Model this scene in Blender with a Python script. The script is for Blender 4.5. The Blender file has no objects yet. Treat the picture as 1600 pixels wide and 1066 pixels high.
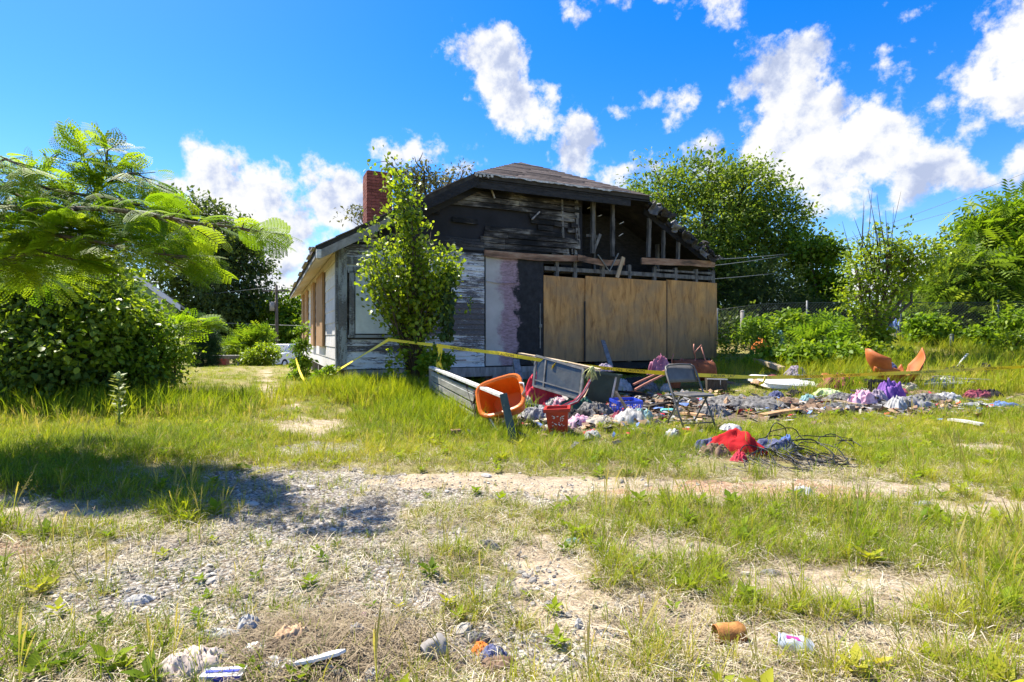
import bpy, math, random
import numpy as np
from mathutils import Vector, Matrix, Euler, noise as mnoise
S = bpy.context.scene
col = S.collection
R = math.radians
rng = np.random.default_rng(11)
random.seed(11)

# ------------------------------------------------------------------ camera
CZ, FPX, CX, HY = 1.14, 855.0, 800.0, 528.0        # eye height, focal length / centre / horizon in photo pixels
cam = bpy.data.cameras.new('camera')
cam.sensor_width = 36.0
cam.lens = 36.0 * FPX / 1600.0
cam.shift_y = -(533.0 - HY) / 1600.0
cam.clip_start, cam.clip_end = 0.05, 4000.0
cam_o = bpy.data.objects.new('camera', cam)
col.objects.link(cam_o)
cam_o.location = (0, 0, CZ)
cam_o.rotation_euler = (R(90), 0, 0)
S.camera = cam_o

# ------------------------------------------------------------------ sun, sky, exposure
SUN_AZ, SUN_EL = R(-52), R(57)                      # azimuth from +Y towards +X
SUN = Vector((math.cos(SUN_EL) * math.sin(SUN_AZ), math.cos(SUN_EL) * math.cos(SUN_AZ), math.sin(SUN_EL)))
sun = bpy.data.lights.new('sun', 'SUN')
sun.energy, sun.angle, sun.color = 5.0, R(0.55), (1.0, 0.94, 0.82)
sun_o = bpy.data.objects.new('sun', sun)
col.objects.link(sun_o)
sun_o.rotation_euler = SUN.to_track_quat('Z', 'Y').to_euler()
sun_o.location = (0, 0, 60)
vs = S.view_settings
vs.view_transform, vs.look, vs.exposure, vs.gamma = 'Standard', 'None', 1.25, 1.0
vs.use_curve_mapping = False
S.render.engine = 'CYCLES'
S.cycles.max_bounces = 8
S.cycles.transparent_max_bounces = 8
S.cycles.use_denoising = True
S.cycles.sample_clamp_indirect = 6.0

SKY_STRENGTH = 0.115
W = bpy.data.worlds.new('World')
S.world = W
W.use_nodes = True
wt = W.node_tree
wt.nodes.clear()

class NT:
    """short-hand for wiring nodes"""
    def __init__(s, tree): s.t = tree
    def n(s, typ, **kw):
        nd = s.t.nodes.new(typ)
        for k, v in kw.items(): setattr(nd, k, v)
        return nd
    def put(s, sock, v):
        if isinstance(v, bpy.types.NodeSocket): s.t.links.new(v, sock)
        elif v is not None: sock.default_value = v
    def math(s, op, a, b=None, c=None, clamp=False):
        nd = s.n('ShaderNodeMath', operation=op, use_clamp=clamp)
        s.put(nd.inputs[0], a); s.put(nd.inputs[1], b); s.put(nd.inputs[2], c)
        return nd.outputs[0]
    def vmath(s, op, a, b=None, c=None):
        nd = s.n('ShaderNodeVectorMath', operation=op)
        s.put(nd.inputs[0], a); s.put(nd.inputs[1], b); s.put(nd.inputs[2], c)
        return nd.outputs['Value'] if op in ('LENGTH', 'DOT_PRODUCT', 'DISTANCE') else nd.outputs[0]
    def mix(s, f, a, b, mode='MIX'):
        nd = s.n('ShaderNodeMix', data_type='RGBA', blend_type=mode)
        s.put(nd.inputs['Factor'], f); s.put(nd.inputs[6], a); s.put(nd.inputs[7], b)
        return nd.outputs[2]
    def noise(s, vec, scale, detail=5, rough=0.55, dist=0.0, out='Fac', lac=2.0):
        nd = s.n('ShaderNodeTexNoise')
        s.put(nd.inputs['Vector'], vec)
        for k, v in (('Scale', scale), ('Detail', detail), ('Roughness', rough), ('Distortion', dist), ('Lacunarity', lac)):
            nd.inputs[k].default_value = v
        return nd.outputs[out]
    def step(s, v, a, b, lo=0.0, hi=1.0):
        nd = s.n('ShaderNodeMapRange', interpolation_type='SMOOTHSTEP')
        s.put(nd.inputs[0], v)
        for i, x in ((1, a), (2, b), (3, lo), (4, hi)): s.put(nd.inputs[i], x)
        return nd.outputs[0]
    def ramp(s, f, stops, interp='LINEAR'):
        nd = s.n('ShaderNodeValToRGB')
        cr = nd.color_ramp
        cr.interpolation = interp
        while len(cr.elements) < len(stops): cr.elements.new(0.5)
        for e, (p, c) in zip(cr.elements, stops):
            e.position = p
            e.color = (*c, 1) if len(c) == 3 else c
        s.put(nd.inputs[0], f)
        return nd.outputs[0]
    def mapping(s, vec, scale=(1, 1, 1), loc=(0, 0, 0), rot=(0, 0, 0)):
        nd = s.n('ShaderNodeMapping')
        s.put(nd.inputs[0], vec)
        nd.inputs['Scale'].default_value = scale
        s.put(nd.inputs['Location'], loc)
        nd.inputs['Rotation'].default_value = rot
        return nd.outputs[0]

def px_dir(px, py):
    return Vector(((px - CX) / FPX, 1.0, (HY - py) / FPX)).normalized()
def azel(px, py):
    d = px_dir(px, py)
    return math.atan2(d.x, d.y), math.asin(d.z)

w = NT(wt)
tc = w.n('ShaderNodeTexCoord').outputs['Generated']
sky = w.n('ShaderNodeTexSky', sky_type='NISHITA')
sky.sun_disc = False
sky.sun_elevation, sky.sun_rotation = SUN_EL, SUN_AZ % (2 * math.pi)
sky.air_density, sky.dust_density, sky.ozone_density, sky.altitude = 1.0, 0.25, 3.0, 0.0
hs = w.n('ShaderNodeHueSaturation')
hs.inputs['Saturation'].default_value = 1.45
hs.inputs['Value'].default_value = 0.90
hs.inputs['Hue'].default_value = 0.511
wt.links.new(sky.outputs[0], hs.inputs['Color'])
sep = w.n('ShaderNodeSeparateXYZ')
wt.links.new(tc, sep.inputs[0])
az = w.math('ARCTAN2', sep.outputs[0], sep.outputs[1])
el = w.math('ARCSINE', sep.outputs[2])
cmb = w.n('ShaderNodeCombineXYZ')
wt.links.new(az, cmb.inputs[0]); wt.links.new(el, cmb.inputs[1])
warp = w.noise(tc, 7.0, 5, 0.6, out='Color')
wv = w.vmath('MULTIPLY_ADD', warp, (0.055, 0.045, 0), (-0.0275, -0.0225, 0))
ae = w.vmath('ADD', cmb.outputs[0], wv)
# cumulus: each puff is an ellipse in azimuth / elevation on the sky
PUFFS = [(745,82,36,36),(785,120,46,46),(818,160,42,42),(836,192,28,26),(730,66,22,26),(895,205,22,26),(895,245,33,36),(902,270,30,16),
 (1003,166,34,18),(1040,173,28,15),(1060,152,27,15),(1240,74,42,28),(1226,115,42,42),(1160,142,42,22),(1135,152,22,12),(1213,182,58,52),
 (1268,212,82,52),(1352,212,74,50),(1250,252,104,50),(1380,242,94,50),(1444,262,64,36),(1500,272,40,18),(1180,240,36,26),(1320,290,100,30),
 (1280,302,38,15),(1420,282,74,26),(1112,222,24,20),(1122,246,22,18),(1235,328,28,14),(1265,336,28,9),(1090,8,40,20),(1132,-2,32,12),
 (922,10,20,12),(980,3,12,6),(1022,-2,26,7),(1430,20,22,13),(1392,70,30,10),(1340,76,14,12),(1384,102,20,10),(1424,52,12,18),(1450,80,13,9),
 (1336,98,8,15),(1572,70,62,46),(1540,112,52,46),(1594,130,64,62),(1478,150,30,20),(1530,190,32,26),(1510,108,32,30),(1606,250,34,60),
 (1590,212,20,20),(1680,150,90,80),(274,290,32,22),(262,304,26,16),(340,266,32,32),(370,250,26,22),(350,312,50,46),(420,266,36,28),
 (412,312,54,42),(380,352,66,40),(446,290,30,26),(486,280,26,26),(502,312,38,42),(540,292,32,28),(520,270,28,12),(552,322,28,32),(440,352,54,42),
 (628,244,46,17),(666,258,30,14),(600,238,26,9),(480,370,34,15),(455,392,32,20),(430,420,56,30),(460,444,56,22),(405,460,60,24),(340,440,70,30),
 (780,46,15,10),(984,270,30,14),(1005,264,22,12),(1400,440,80,26),(1330,455,60,20),(1520,440,60,20)]
acc = None
for (px, py, rx, ry) in PUFFS:
    a0, e0 = azel(px, py)
    ra = max(0.008, abs(azel(px + rx, py)[0] - a0)); re = max(0.006, abs(azel(px, py - ry)[1] - e0))
    sc_ = min(1.0, min(ra, re) / 0.045); ra *= 1.25; re *= 1.25
    v = w.vmath('MULTIPLY_ADD', ae, (1 / ra, 1 / re, 0), (-a0 / ra, -e0 / re, 0))
    l = w.math('MULTIPLY_ADD', w.vmath('LENGTH', v), -sc_, sc_ + 0.16)
    acc = l if acc is None else w.math('SMOOTH_MAX', acc, l, 0.15)
dens = acc
# clouds of the same kind carry on round the sky beyond the frame
gen = w.noise(w.vmath('MULTIPLY', tc, (1, 1, 1.6)), 2.6, 2, 0.5)
gen = w.math('MULTIPLY_ADD', gen, 5.0, -2.9)
outside = w.step(w.math('ABSOLUTE', az), 0.85, 1.05)
hi_el = w.step(el, 0.62, 0.8)
outside = w.math('MAXIMUM', outside, hi_el)
gen = w.math('MULTIPLY_ADD', outside, w.math('ADD', gen, 3.0), -3.0)
dens = w.math('MAXIMUM', dens, gen)
n1 = w.noise(tc, 13.0, 10, 0.62)
off = tuple(0.016 * c for c in (-0.75, 0.1, 0.65))
n2 = w.noise(w.vmath('ADD', tc, off), 13.0, 6, 0.58)
t = w.math('ADD', dens, w.math('MULTIPLY_ADD', n1, 3.2, -1.6))
alpha = w.step(t, 0.0, 0.50)
thick = w.step(t, 0.15, 1.2)
n3 = w.noise(tc, 6.0, 4, 0.5)
n4 = w.noise(tc, 5.5, 3, 0.5); n5 = w.noise(w.vmath('ADD', tc, tuple(0.05 * c for c in (-0.5, 0.1, 0.85))), 5.5, 3, 0.5)
rel = w.math('MULTIPLY_ADD', w.math('SUBTRACT', n1, n2), 5.0, 0.86)
rel = w.math('MULTIPLY_ADD', w.math('SUBTRACT', n4, n5), 4.5, rel)
rel = w.math('MULTIPLY_ADD', thick, w.math('MULTIPLY_ADD', n3, -1.6, 0.52), rel, clamp=True)
ccol = w.ramp(rel, [(0.0, (0.50, 0.58, 0.80)), (0.35, (0.64, 0.71, 0.90)), (0.7, (0.88, 0.91, 0.98)), (1.0, (1.0, 1.0, 1.0))])
ccol = w.vmath('SCALE', ccol)
wt.nodes[-1].inputs['Scale'].default_value = 3.75
# thin pale veil towards the horizon
veil = w.step(el, 0.26, 0.0, 0.0, 0.28)
skyc = w.mix(veil, hs.outputs[0], (1.9, 3.1, 4.6, 1))
final = w.mix(alpha, skyc, ccol)
bg = w.n('ShaderNodeBackground')
bg.inputs['Strength'].default_value = SKY_STRENGTH
wt.links.new(final, bg.inputs['Color'])
wo = w.n('ShaderNodeOutputWorld')
wt.links.new(bg.outputs[0], wo.inputs[0])
W.cycles.sampling_method = 'MANUAL'
W.cycles.sample_map_resolution = 512

# ------------------------------------------------------------------ numpy value noise
def _hash(ix, iy, seed):
    h = (ix.astype(np.int64) * 374761393 + iy.astype(np.int64) * 668265263 + seed * 144665) & 0xffffffff
    h = ((h ^ (h >> 13)) * 1274126177) & 0xffffffff
    return ((h ^ (h >> 16)) & 0xffff) / 65535.0
def vnoise(x, y, seed=0):
    x = np.asarray(x, float); y = np.asarray(y, float)
    ix, iy = np.floor(x), np.floor(y)
    fx, fy = x - ix, y - iy
    fx = fx * fx * (3 - 2 * fx); fy = fy * fy * (3 - 2 * fy)
    a, b = _hash(ix, iy, seed), _hash(ix + 1, iy, seed)
    c, d = _hash(ix, iy + 1, seed), _hash(ix + 1, iy + 1, seed)
    return (a * (1 - fx) + b * fx) * (1 - fy) + (c * (1 - fx) + d * fx) * fy
def fbm(x, y, seed=0, oct=4, gain=0.5):
    s, amp, tot, f = 0, 1, 0, 1
    for k in range(oct):
        s = s + amp * vnoise(np.asarray(x) * f, np.asarray(y) * f, seed + k * 17)
        tot += amp; amp *= gain; f *= 2.03
    return s / tot
def ss(a, b, x):
    t = np.clip((np.asarray(x, float) - a) / (b - a), 0, 1)
    return t * t * (3 - 2 * t)

# ------------------------------------------------------------------ ground height and what covers it
HA = np.array([-3.477, 11.01]); HU = np.array([0.912, 0.410]); HV = np.array([-0.410, 0.912])
HU = HU / np.linalg.norm(HU); HV = np.array([-HU[1], HU[0]])
def house_uv(x, y):
    dx, dy = np.asarray(x) - HA[0], np.asarray(y) - HA[1]
    return dx * HU[0] + dy * HU[1], dx * HV[0] + dy * HV[1]
def gz(x, y):
    x = np.asarray(x, float); y = np.asarray(y, float)
    z = 0.9 * ss(8.5, 18, y) * ss(2.0, 9, x)
    z = z + 0.12 * ss(10, 13, y) * (1 - ss(-9, -4.5, -x) * 0)
    yy = np.clip(y - 13, 0, 32)
    z = z - ss(2.0, 6.0, -x) * (0.008 * yy + 0.0013 * yy * yy)
    z = z + 0.22 * np.exp(-((x + 2.3) ** 2 / 2.6 + (y - 9.9) ** 2 / 1.5))
    z = z + 0.10 * ss(2.2, 3.6, -x) * (1 - ss(8, 12, y))
    near = 1 - ss(18, 40, np.hypot(x, y))
    z = z + near * (0.10 * (fbm(x * 0.6, y * 0.6, 3, 3) - 0.5) + 0.035 * (fbm(x * 3.1, y * 3.1, 5, 3) - 0.5))
    return z
def gzf(x, y): return float(gz(x, y))
def at(px, py, Y): return Vector(((px - CX) / FPX * Y, Y, CZ + (HY - py) / FPX * Y))
def hit(px, py):
    """where the line of sight through a photo pixel meets the ground"""
    Y = 1.5
    dx, dz = (px - CX) / FPX, (HY - py) / FPX
    while Y < 60:
        if CZ + dz * Y <= gzf(dx * Y, Y): break
        Y += 0.02
    return Vector((dx * Y, Y, gzf(dx * Y, Y)))
def ell(x, y, cx, cy, rx, ry, seed, edge=0.35):
    wob = (fbm(x * 1.7, y * 1.7, seed, 4, 0.6) - 0.5) * 1.5
    wob = wob + (fbm(x * 6.5, y * 6.5, seed + 3, 3, .6) - 0.5) * 1.3
    d = np.sqrt(((x - cx) / rx) ** 2 + ((y - cy) / ry) ** 2) + wob
    return 1 - ss(1 - edge, 1 + edge, d)
def covers(x, y):
    """gravel, bare sand, red earth, charred dirt : 0..1 each"""
    x = np.asarray(x, float); y = np.asarray(y, float)
    g = np.maximum.reduce([ell(x, y, -1.15, 3.05, 0.95, 0.95, 21), ell(x, y, -1.55, 4.2, 1.1, 0.45, 22), ell(x, y, -0.05, 4.0, 0.6, 0.34, 23), ell(x, y, -.15, 2.02, .55, .16, 26),
                           ell(x, y, -0.75, 2.35, 0.9, 0.35, 24), ell(x, y, -1.9, 5.6, 0.5, 0.35, 25)])
    s = np.maximum.reduce([ell(x, y, 0.16, 2.75, 0.22, 0.32, 31), ell(x, y, 0.85, 2.95, 0.5, 0.16, 32), ell(x, y, 1.55, 2.5, 0.62, 0.26, 33),
                           ell(x, y, -.3, 4.3, .75, 0.2, 34), ell(x, y, .75, 4.2, .8, 0.24, 30), ell(x, y, 2.6, 4.1, .9, 0.2, 36), ell(x, y, 4.9, 5.7, 0.45, 0.25, 37),
                           ell(x, y, -2.6, 7.0, 0.6, 0.5, 38), ell(x, y, 3.4, 3.6, 0.8, 0.3, 39), ell(x, y, 1.2, 2.05, 0.5, 0.14, 40),
                           ell(x, y, 0.5, 2.3, 0.35, 0.2, 41), ell(x, y, -3.0, 3.4, 0.7, 0.3, 42)])
    pathx = np.interp(y, [5.0, 7.0, 9.5, 13.0, 17.0, 26.0], [-1.7, -2.5, -4.1, -5.9, -7.6, -11.5])
    s = np.maximum(s, 0.62 * (1 - ss(0.10, 0.42, np.abs(x - pathx) + 1.1 * (fbm(x * 1.4, y * 1.4, 44, 4) - 0.42))) * ss(5, 6.5, y) * (1 - ss(22, 26, y)))
    r = np.maximum(ell(x, y, 1.65, 4.05, 0.85, 0.27, 51), 0.7 * ell(x, y, -3.2, 2.7, 0.8, 0.3, 52))
    c = np.maximum.reduce([ell(x, y, 1.2, 9.2, 2.6, 1.6, 61), ell(x, y, 5.2, 8.9, 2.4, 1.0, 62), 0.8 * ell(x, y, 2.6, 8.0, 1.3, 0.8, 63), ell(x, y, 0.6, 7.4, 0.9, 0.8, 64)])
    return g, s, r, c
# ------------------------------------------------------------------ mesh helpers
class MB:
    def __init__(s): s.v, s.f = [], []
    def add(s, vs_, fs_):
        o = len(s.v); s.v += [tuple(p) for p in vs_]; s.f += [tuple(i + o for i in f) for f in fs_]; return s
    def box(s, c, size, rot=None, jit=0.0):
        x, y, z = (k / 2 for k in size)
        pts = [Vector((a * x, b * y, d * z)) for d in (-1, 1) for b in (-1, 1) for a in (-1, 1)]
        if jit: pts = [p + Vector((random.uniform(-jit, jit) for _ in range(3))) for p in pts]
        if rot is not None: pts = [rot @ p for p in pts]
        return s.add([p + Vector(c) for p in pts], [(0, 2, 3, 1), (4, 5, 7, 6), (0, 1, 5, 4), (2, 6, 7, 3), (0, 4, 6, 2), (1, 3, 7, 5)])
    def bar(s, p0, p1, w_, h_, up=(0, 0, 1)):
        """rectangular bar from p0 to p1"""
        p0, p1 = Vector(p0), Vector(p1)
        d = (p1 - p0).normalized(); sd = d.cross(Vector(up))
        if sd.length < 1e-4: sd = d.cross(Vector((1, 0, 0)))
        sd.normalize(); u = sd.cross(d)
        pts = [p + sd * (a * w_ / 2) + u * (b * h_ / 2) for p in (p0, p1) for b in (-1, 1) for a in (-1, 1)]
        return s.add(pts, [(0, 2, 3, 1), (4, 5, 7, 6), (0, 1, 5, 4), (2, 6, 7, 3), (0, 4, 6, 2), (1, 3, 7, 5)])
    def tube(s, pts, r, n=6, cap=True):
        pts = [Vector(p) for p in pts]
        rr = list(r) if hasattr(r, '__len__') else [r] * len(pts)
        vs_, fs_ = [], []
        ref = Vector((0.123, 0.31, 0.94))
        for i, p in enumerate(pts):
            d = (pts[min(i + 1, len(pts) - 1)] - pts[max(i - 1, 0)])
            d = d.normalized() if d.length > 1e-9 else Vector((0, 0, 1))
            a = d.cross(ref)
            if a.length < 1e-3: a = d.cross(Vector((1, 0, 0)))
            a.normalize(); b = d.cross(a)
            for k in range(n):
                th = 2 * math.pi * k / n
                vs_.append(p + (a * math.cos(th) + b * math.sin(th)) * rr[i])
        for i in range(len(pts) - 1):
            for k in range(n):
                k2 = (k + 1) % n
                fs_.append((i * n + k, i * n + k2, (i + 1) * n + k2, (i + 1) * n + k))
        if cap:
            fs_.append(tuple(range(n))[::-1]); fs_.append(tuple((len(pts) - 1) * n + k for k in range(n)))
        return s.add(vs_, fs_)
    def prism(s, poly, axis_pts):
        """poly: list of 3-D points (a planar ring), extruded by vector"""
        n = len(poly); e = Vector(axis_pts)
        a = [Vector(p) for p in poly]; b = [p + e for p in a]
        fs_ = [tuple(range(n))[::-1], tuple(range(n, 2 * n))] + [(i, (i + 1) % n, n + (i + 1) % n, n + i) for i in range(n)]
        return s.add(a + b, fs_)
    def lathe(s, prof, n=16, mat=None, a0=0.0, a1=2 * math.pi):
        """prof: (radius, height) pairs about local Z"""
        full = abs(a1 - a0 - 2 * math.pi) < 1e-6
        m = n if full else n + 1
        vs_ = []
        for (r, z) in prof:
            for k in range(m):
                th = a0 + (a1 - a0) * k / n
                p = Vector((r * math.cos(th), r * math.sin(th), z))
                vs_.append(mat @ p if mat else p)
        fs_ = []
        for i in range(len(prof) - 1):
            for k in range(n):
                k2 = (k + 1) % m
                fs_.append((i * m + k, i * m + k2, (i + 1) * m + k2, (i + 1) * m + k))
        return s.add(vs_, fs_)
    def mesh(s, name, mat, smooth=False):
        me = bpy.data.meshes.new(name)
        me.from_pydata(s.v, [], s.f)
        me.materials.append(mat)
        if smooth: me.polygons.foreach_set('use_smooth', [True] * len(me.polygons))
        me.update()
        return me
    def build(s, name, mat, parent=None, smooth=False, loc=None, rotz=None):
        return ob(name, s.mesh(name, mat, smooth), parent, loc, rotz)

def ob(name, me, parent=None, loc=None, rotz=None):
    o = bpy.data.objects.new(name, me)
    col.objects.link(o)
    if parent: o.parent = parent
    if loc is not None: o.location = loc
    if rotz is not None: o.rotation_euler = (0, 0, rotz)
    return o
def tag(o, label=None, cat=None, group=None, kind=None):
    if label: o['label'] = label
    if cat: o['category'] = cat
    if group: o['group'] = group
    if kind: o['kind'] = kind
    return o
def thing(name, label, cat, loc=(0, 0, 0), rotz=0.0, group=None):
    o = bpy.data.objects.new(name, None)
    col.objects.link(o)
    o.empty_display_size = 0.2
    o.location = loc; o.rotation_euler = (0, 0, rotz)
    return tag(o, label, cat, group)
def np_mesh(name, V, F, mat, var=None, attr='var', smooth=False):
    """V (n,3), F (m,k) one face size"""
    me = bpy.data.meshes.new(name)
    n, m, k = len(V), len(F), F.shape[1]
    me.vertices.add(n); me.vertices.foreach_set('co', np.ascontiguousarray(V, np.float32).ravel())
    me.loops.add(m * k); me.loops.foreach_set('vertex_index', np.ascontiguousarray(F, np.int32).ravel())
    me.polygons.add(m)
    me.polygons.foreach_set('loop_start', np.arange(0, m * k, k, dtype=np.int32))
    me.polygons.foreach_set('loop_total', np.full(m, k, np.int32))
    me.update(calc_edges=True)
    if smooth: me.polygons.foreach_set('use_smooth', np.ones(m, bool))
    if var is not None:
        a = me.attributes.new(attr, 'FLOAT', 'POINT'); a.data.foreach_set('value', np.ascontiguousarray(var, np.float32))
    if mat: me.materials.append(mat)
    return me

# ------------------------------------------------------------------ materials
def new_mat(name):
    m = bpy.data.materials.new(name); m.use_nodes = True
    m.node_tree.nodes.clear()
    return m, NT(m.node_tree)
def finish(m, k, shader):
    o = k.n('ShaderNodeOutputMaterial'); m.node_tree.links.new(shader, o.inputs[0]); return m
def principled(k, colr, rough=0.8, metal=0.0, spec=0.3, height=None, bump=0.3, bdist=0.01):
    p = k.n('ShaderNodeBsdfPrincipled')
    k.put(p.inputs['Base Color'], colr); k.put(p.inputs['Roughness'], rough)
    p.inputs['Metallic'].default_value = metal; p.inputs['Specular IOR Level'].default_value = spec
    if height is not None:
        b = k.n('ShaderNodeBump'); b.inputs['Strength'].default_value = bump; b.inputs['Distance'].default_value = bdist
        k.put(b.inputs['Height'], height); k.t.links.new(b.outputs[0], p.inputs['Normal'])
    return p.outputs[0]
def c4(c): return (*c, 1.0)
def surf(name, c1, c2, scale=6.0, stretch=(1, 1, 1), rough=0.8, metal=0.0, spec=0.3, bump=0.4, bdist=0.008, rand=0.25, c3=None, spots=None, lo=0.3, hi=0.7, detail=6):
    """two-colour noise stuff with fine relief; rand varies value from object to object; spots=(colour, threshold, scale)"""
    m, k = new_mat(name)
    tco = k.n('ShaderNodeTexCoord').outputs['Object']
    oi = k.n('ShaderNodeObjectInfo').outputs['Random']
    loc = k.n('ShaderNodeCombineXYZ'); k.put(loc.inputs[0], k.math('MULTIPLY', oi, 37.0)); k.put(loc.inputs[2], k.math('MULTIPLY', oi, 91.0))
    v = k.mapping(tco, stretch, loc.outputs[0])
    n1 = k.noise(v, scale, detail, 0.62)
    stops = [(lo, c1), (hi, c2)] if c3 is None else [(lo, c1), ((lo + hi) / 2, c2), (hi, c3)]
    c = k.ramp(n1, stops)
    if spots:
        sc, th, ssz = spots
        n2 = k.noise(v, ssz, 7, 0.65)
        c = k.mix(k.step(n2, th, th + 0.06), c, c4(sc))
    h = k.n('ShaderNodeHueSaturation')
    k.put(h.inputs['Value'], k.math('MULTIPLY_ADD', oi, 2 * rand, 1 - rand)); k.put(h.inputs['Color'], c)
    n3 = k.noise(v, scale * 6, 4, 0.6)
    return finish(m, k, principled(k, h.outputs[0], rough, metal, spec, k.math('ADD', n1, k.math('MULTIPLY', n3, 0.4)), bump, bdist))
def leaf_mat(name, stops, trans=0.4, rough=0.5, spec=0.25, attr='var', inst=False, dry=None, tint=1.25):
    """leaf colour by a per-leaf number; light also comes through the blade"""
    m, k = new_mat(name)
    a = k.n('ShaderNodeAttribute', attribute_name=attr)
    if inst: a.attribute_type = 'INSTANCER'
    f = a.outputs['Fac']
    if dry is not None:
        b = k.n('ShaderNodeAttribute', attribute_name='dry')
        c = k.mix(b.outputs['Fac'], k.ramp(f, stops), c4(dry))
    else:
        c = k.ramp(f, stops)
    p = principled(k, c, rough, 0, spec)
    t = k.n('ShaderNodeBsdfTranslucent')
    g = k.mix(1.0, c, (1.15 * tint, 1.12 * tint, 0.55, 1), 'MULTIPLY')
    k.put(t.inputs['Color'], g)
    mx = k.n('ShaderNodeMixShader'); mx.inputs[0].default_value = trans
    k.t.links.new(p, mx.inputs[1]); k.t.links.new(t.outputs[0], mx.inputs[2])
    return finish(m, k, mx.outputs[0])

def plain(name, c, rough=0.6, metal=0.0, spec=0.4, rand=0.08, var=0.25, scale=9.0, bump=0.15):
    d = tuple(x * (1 - var) for x in c); e = tuple(min(1, x * (1 + var)) for x in c)
    return surf(name, d, e, scale, rough=rough, metal=metal, spec=spec, bump=bump, rand=rand)

# weathered boards, peeling paint, soot
def painted_boards(name, paint, wood, peel=0.5, soot=True, stretch=(0.7, 0.7, 9)):
    m, k = new_mat(name)
    tco = k.n('ShaderNodeTexCoord').outputs['Object']
    oi = k.n('ShaderNodeObjectInfo').outputs['Random']
    loc = k.n('ShaderNodeCombineXYZ'); k.put(loc.inputs[0], k.math('MULTIPLY', oi, 23.0))
    v = k.mapping(tco, stretch, loc.outputs[0])
    n1 = k.noise(v, 3.2, 9, 0.68)
    n2 = k.noise(k.mapping(tco, (1, 1, 5), loc.outputs[0]), 20.0, 6, 0.7)
    nb = k.noise(tco, 0.9, 3, 0.5)
    pe = k.math('ADD', k.math('MULTIPLY_ADD', k.math('SUBTRACT', n2, 0.5), 0.5, n1), k.math('MULTIPLY_ADD', nb, 0.85, -0.425))
    pe = k.math('ADD', pe, k.math('MULTIPLY_ADD', oi, 0.16, -0.08))
    mask = k.step(pe, peel - 0.03, peel + 0.03)
    wcol = k.ramp(n2, [(0.3, tuple(x * 0.45 for x in wood)), (0.7, tuple(x * 1.35 for x in wood))])
    pcol = k.ramp(k.noise(tco, 4.0, 5, 0.6), [(0.3, tuple(x * 0.72 for x in paint)), (0.7, paint)])
    c = k.mix(mask, wcol, pcol)
    h = k.math('ADD', k.math('MULTIPLY', mask, 0.6), n2)
    if soot:      # scorch from the fire: spreads from the burnt doorway and up the gable
        sp = k.n('ShaderNodeSeparateXYZ'); k.t.links.new(tco, sp.inputs[0])
        wob = k.noise(tco, 2.2, 7, 0.65)
        e = k.math('ADD', k.math('MULTIPLY_ADD', sp.outputs[2], 1.0, -3.05), k.math('MULTIPLY_ADD', wob, 1.2, -0.6))
        e = k.math('ADD', e, k.math('MULTIPLY_ADD', sp.outputs[0], 0.14, -0.28))
        c = k.mix(k.step(e, -0.12, 0.12, 0, 0.93), c, (0.02, 0.019, 0.02, 1))
        h = k.math('ADD', h, k.math('MULTIPLY', wob, 0.4))
    hv = k.n('ShaderNodeHueSaturation'); k.put(hv.inputs['Value'], k.math('MULTIPLY_ADD', oi, 0.4, 0.8)); k.put(hv.inputs['Color'], c)
    return finish(m, k, principled(k, hv.outputs[0], 0.75, 0, 0.25, h, 0.6, 0.006))
def scorched_panel(name):
    m, k = new_mat(name)
    tco = k.n('ShaderNodeTexCoord').outputs['Object']
    sp = k.n('ShaderNodeSeparateXYZ'); k.t.links.new(tco, sp.inputs[0])
    wob = k.noise(k.mapping(tco, (1, 1, 1.1)), 2.2, 9, 0.72)
    u = k.math('ADD', sp.outputs[0], k.math('MULTIPLY_ADD', wob, 0.8, -0.4))
    base = k.ramp(k.noise(tco, 2.0, 6, 0.6), [(0.3, (0.40, 0.38, 0.36)), (0.7, (0.55, 0.52, 0.50))])
    pink = k.ramp(k.noise(k.mapping(tco, (1, 1, 4)), 9.0, 6, 0.7), [(0.35, (0.22, 0.15, 0.16)), (0.65, (0.44, 0.30, 0.36))])
    c = k.mix(k.step(u, 3.40, 3.60), base, pink)
    chip = k.step(k.noise(k.mapping(tco, (2, 1, 9)), 7.0, 6, 0.7), 0.60, 0.64)
    c = k.mix(k.math('MULTIPLY', chip, k.step(u, 3.4, 3.9)), c, (0.05, 0.04, 0.04, 1))
    c = k.mix(k.step(u, 3.86, 3.98), c, k.ramp(k.noise(tco, 8, 6, 0.7), [(0.35, (0.010, 0.010, 0.012)), (0.75, (0.035, 0.035, 0.04))]))
    scr = k.step(k.noise(k.mapping(tco, (1.4, 1, 16)), 2.6, 5, 0.75), 0.69, 0.72, 0, 0.6)
    c = k.mix(k.math('MULTIPLY', scr, k.step(u, 3.8, 4.0)), c, (0.30, 0.30, 0.31, 1))
    return finish(m, k, principled(k, c, 0.7, 0, 0.3, wob, 0.5, 0.01))
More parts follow.
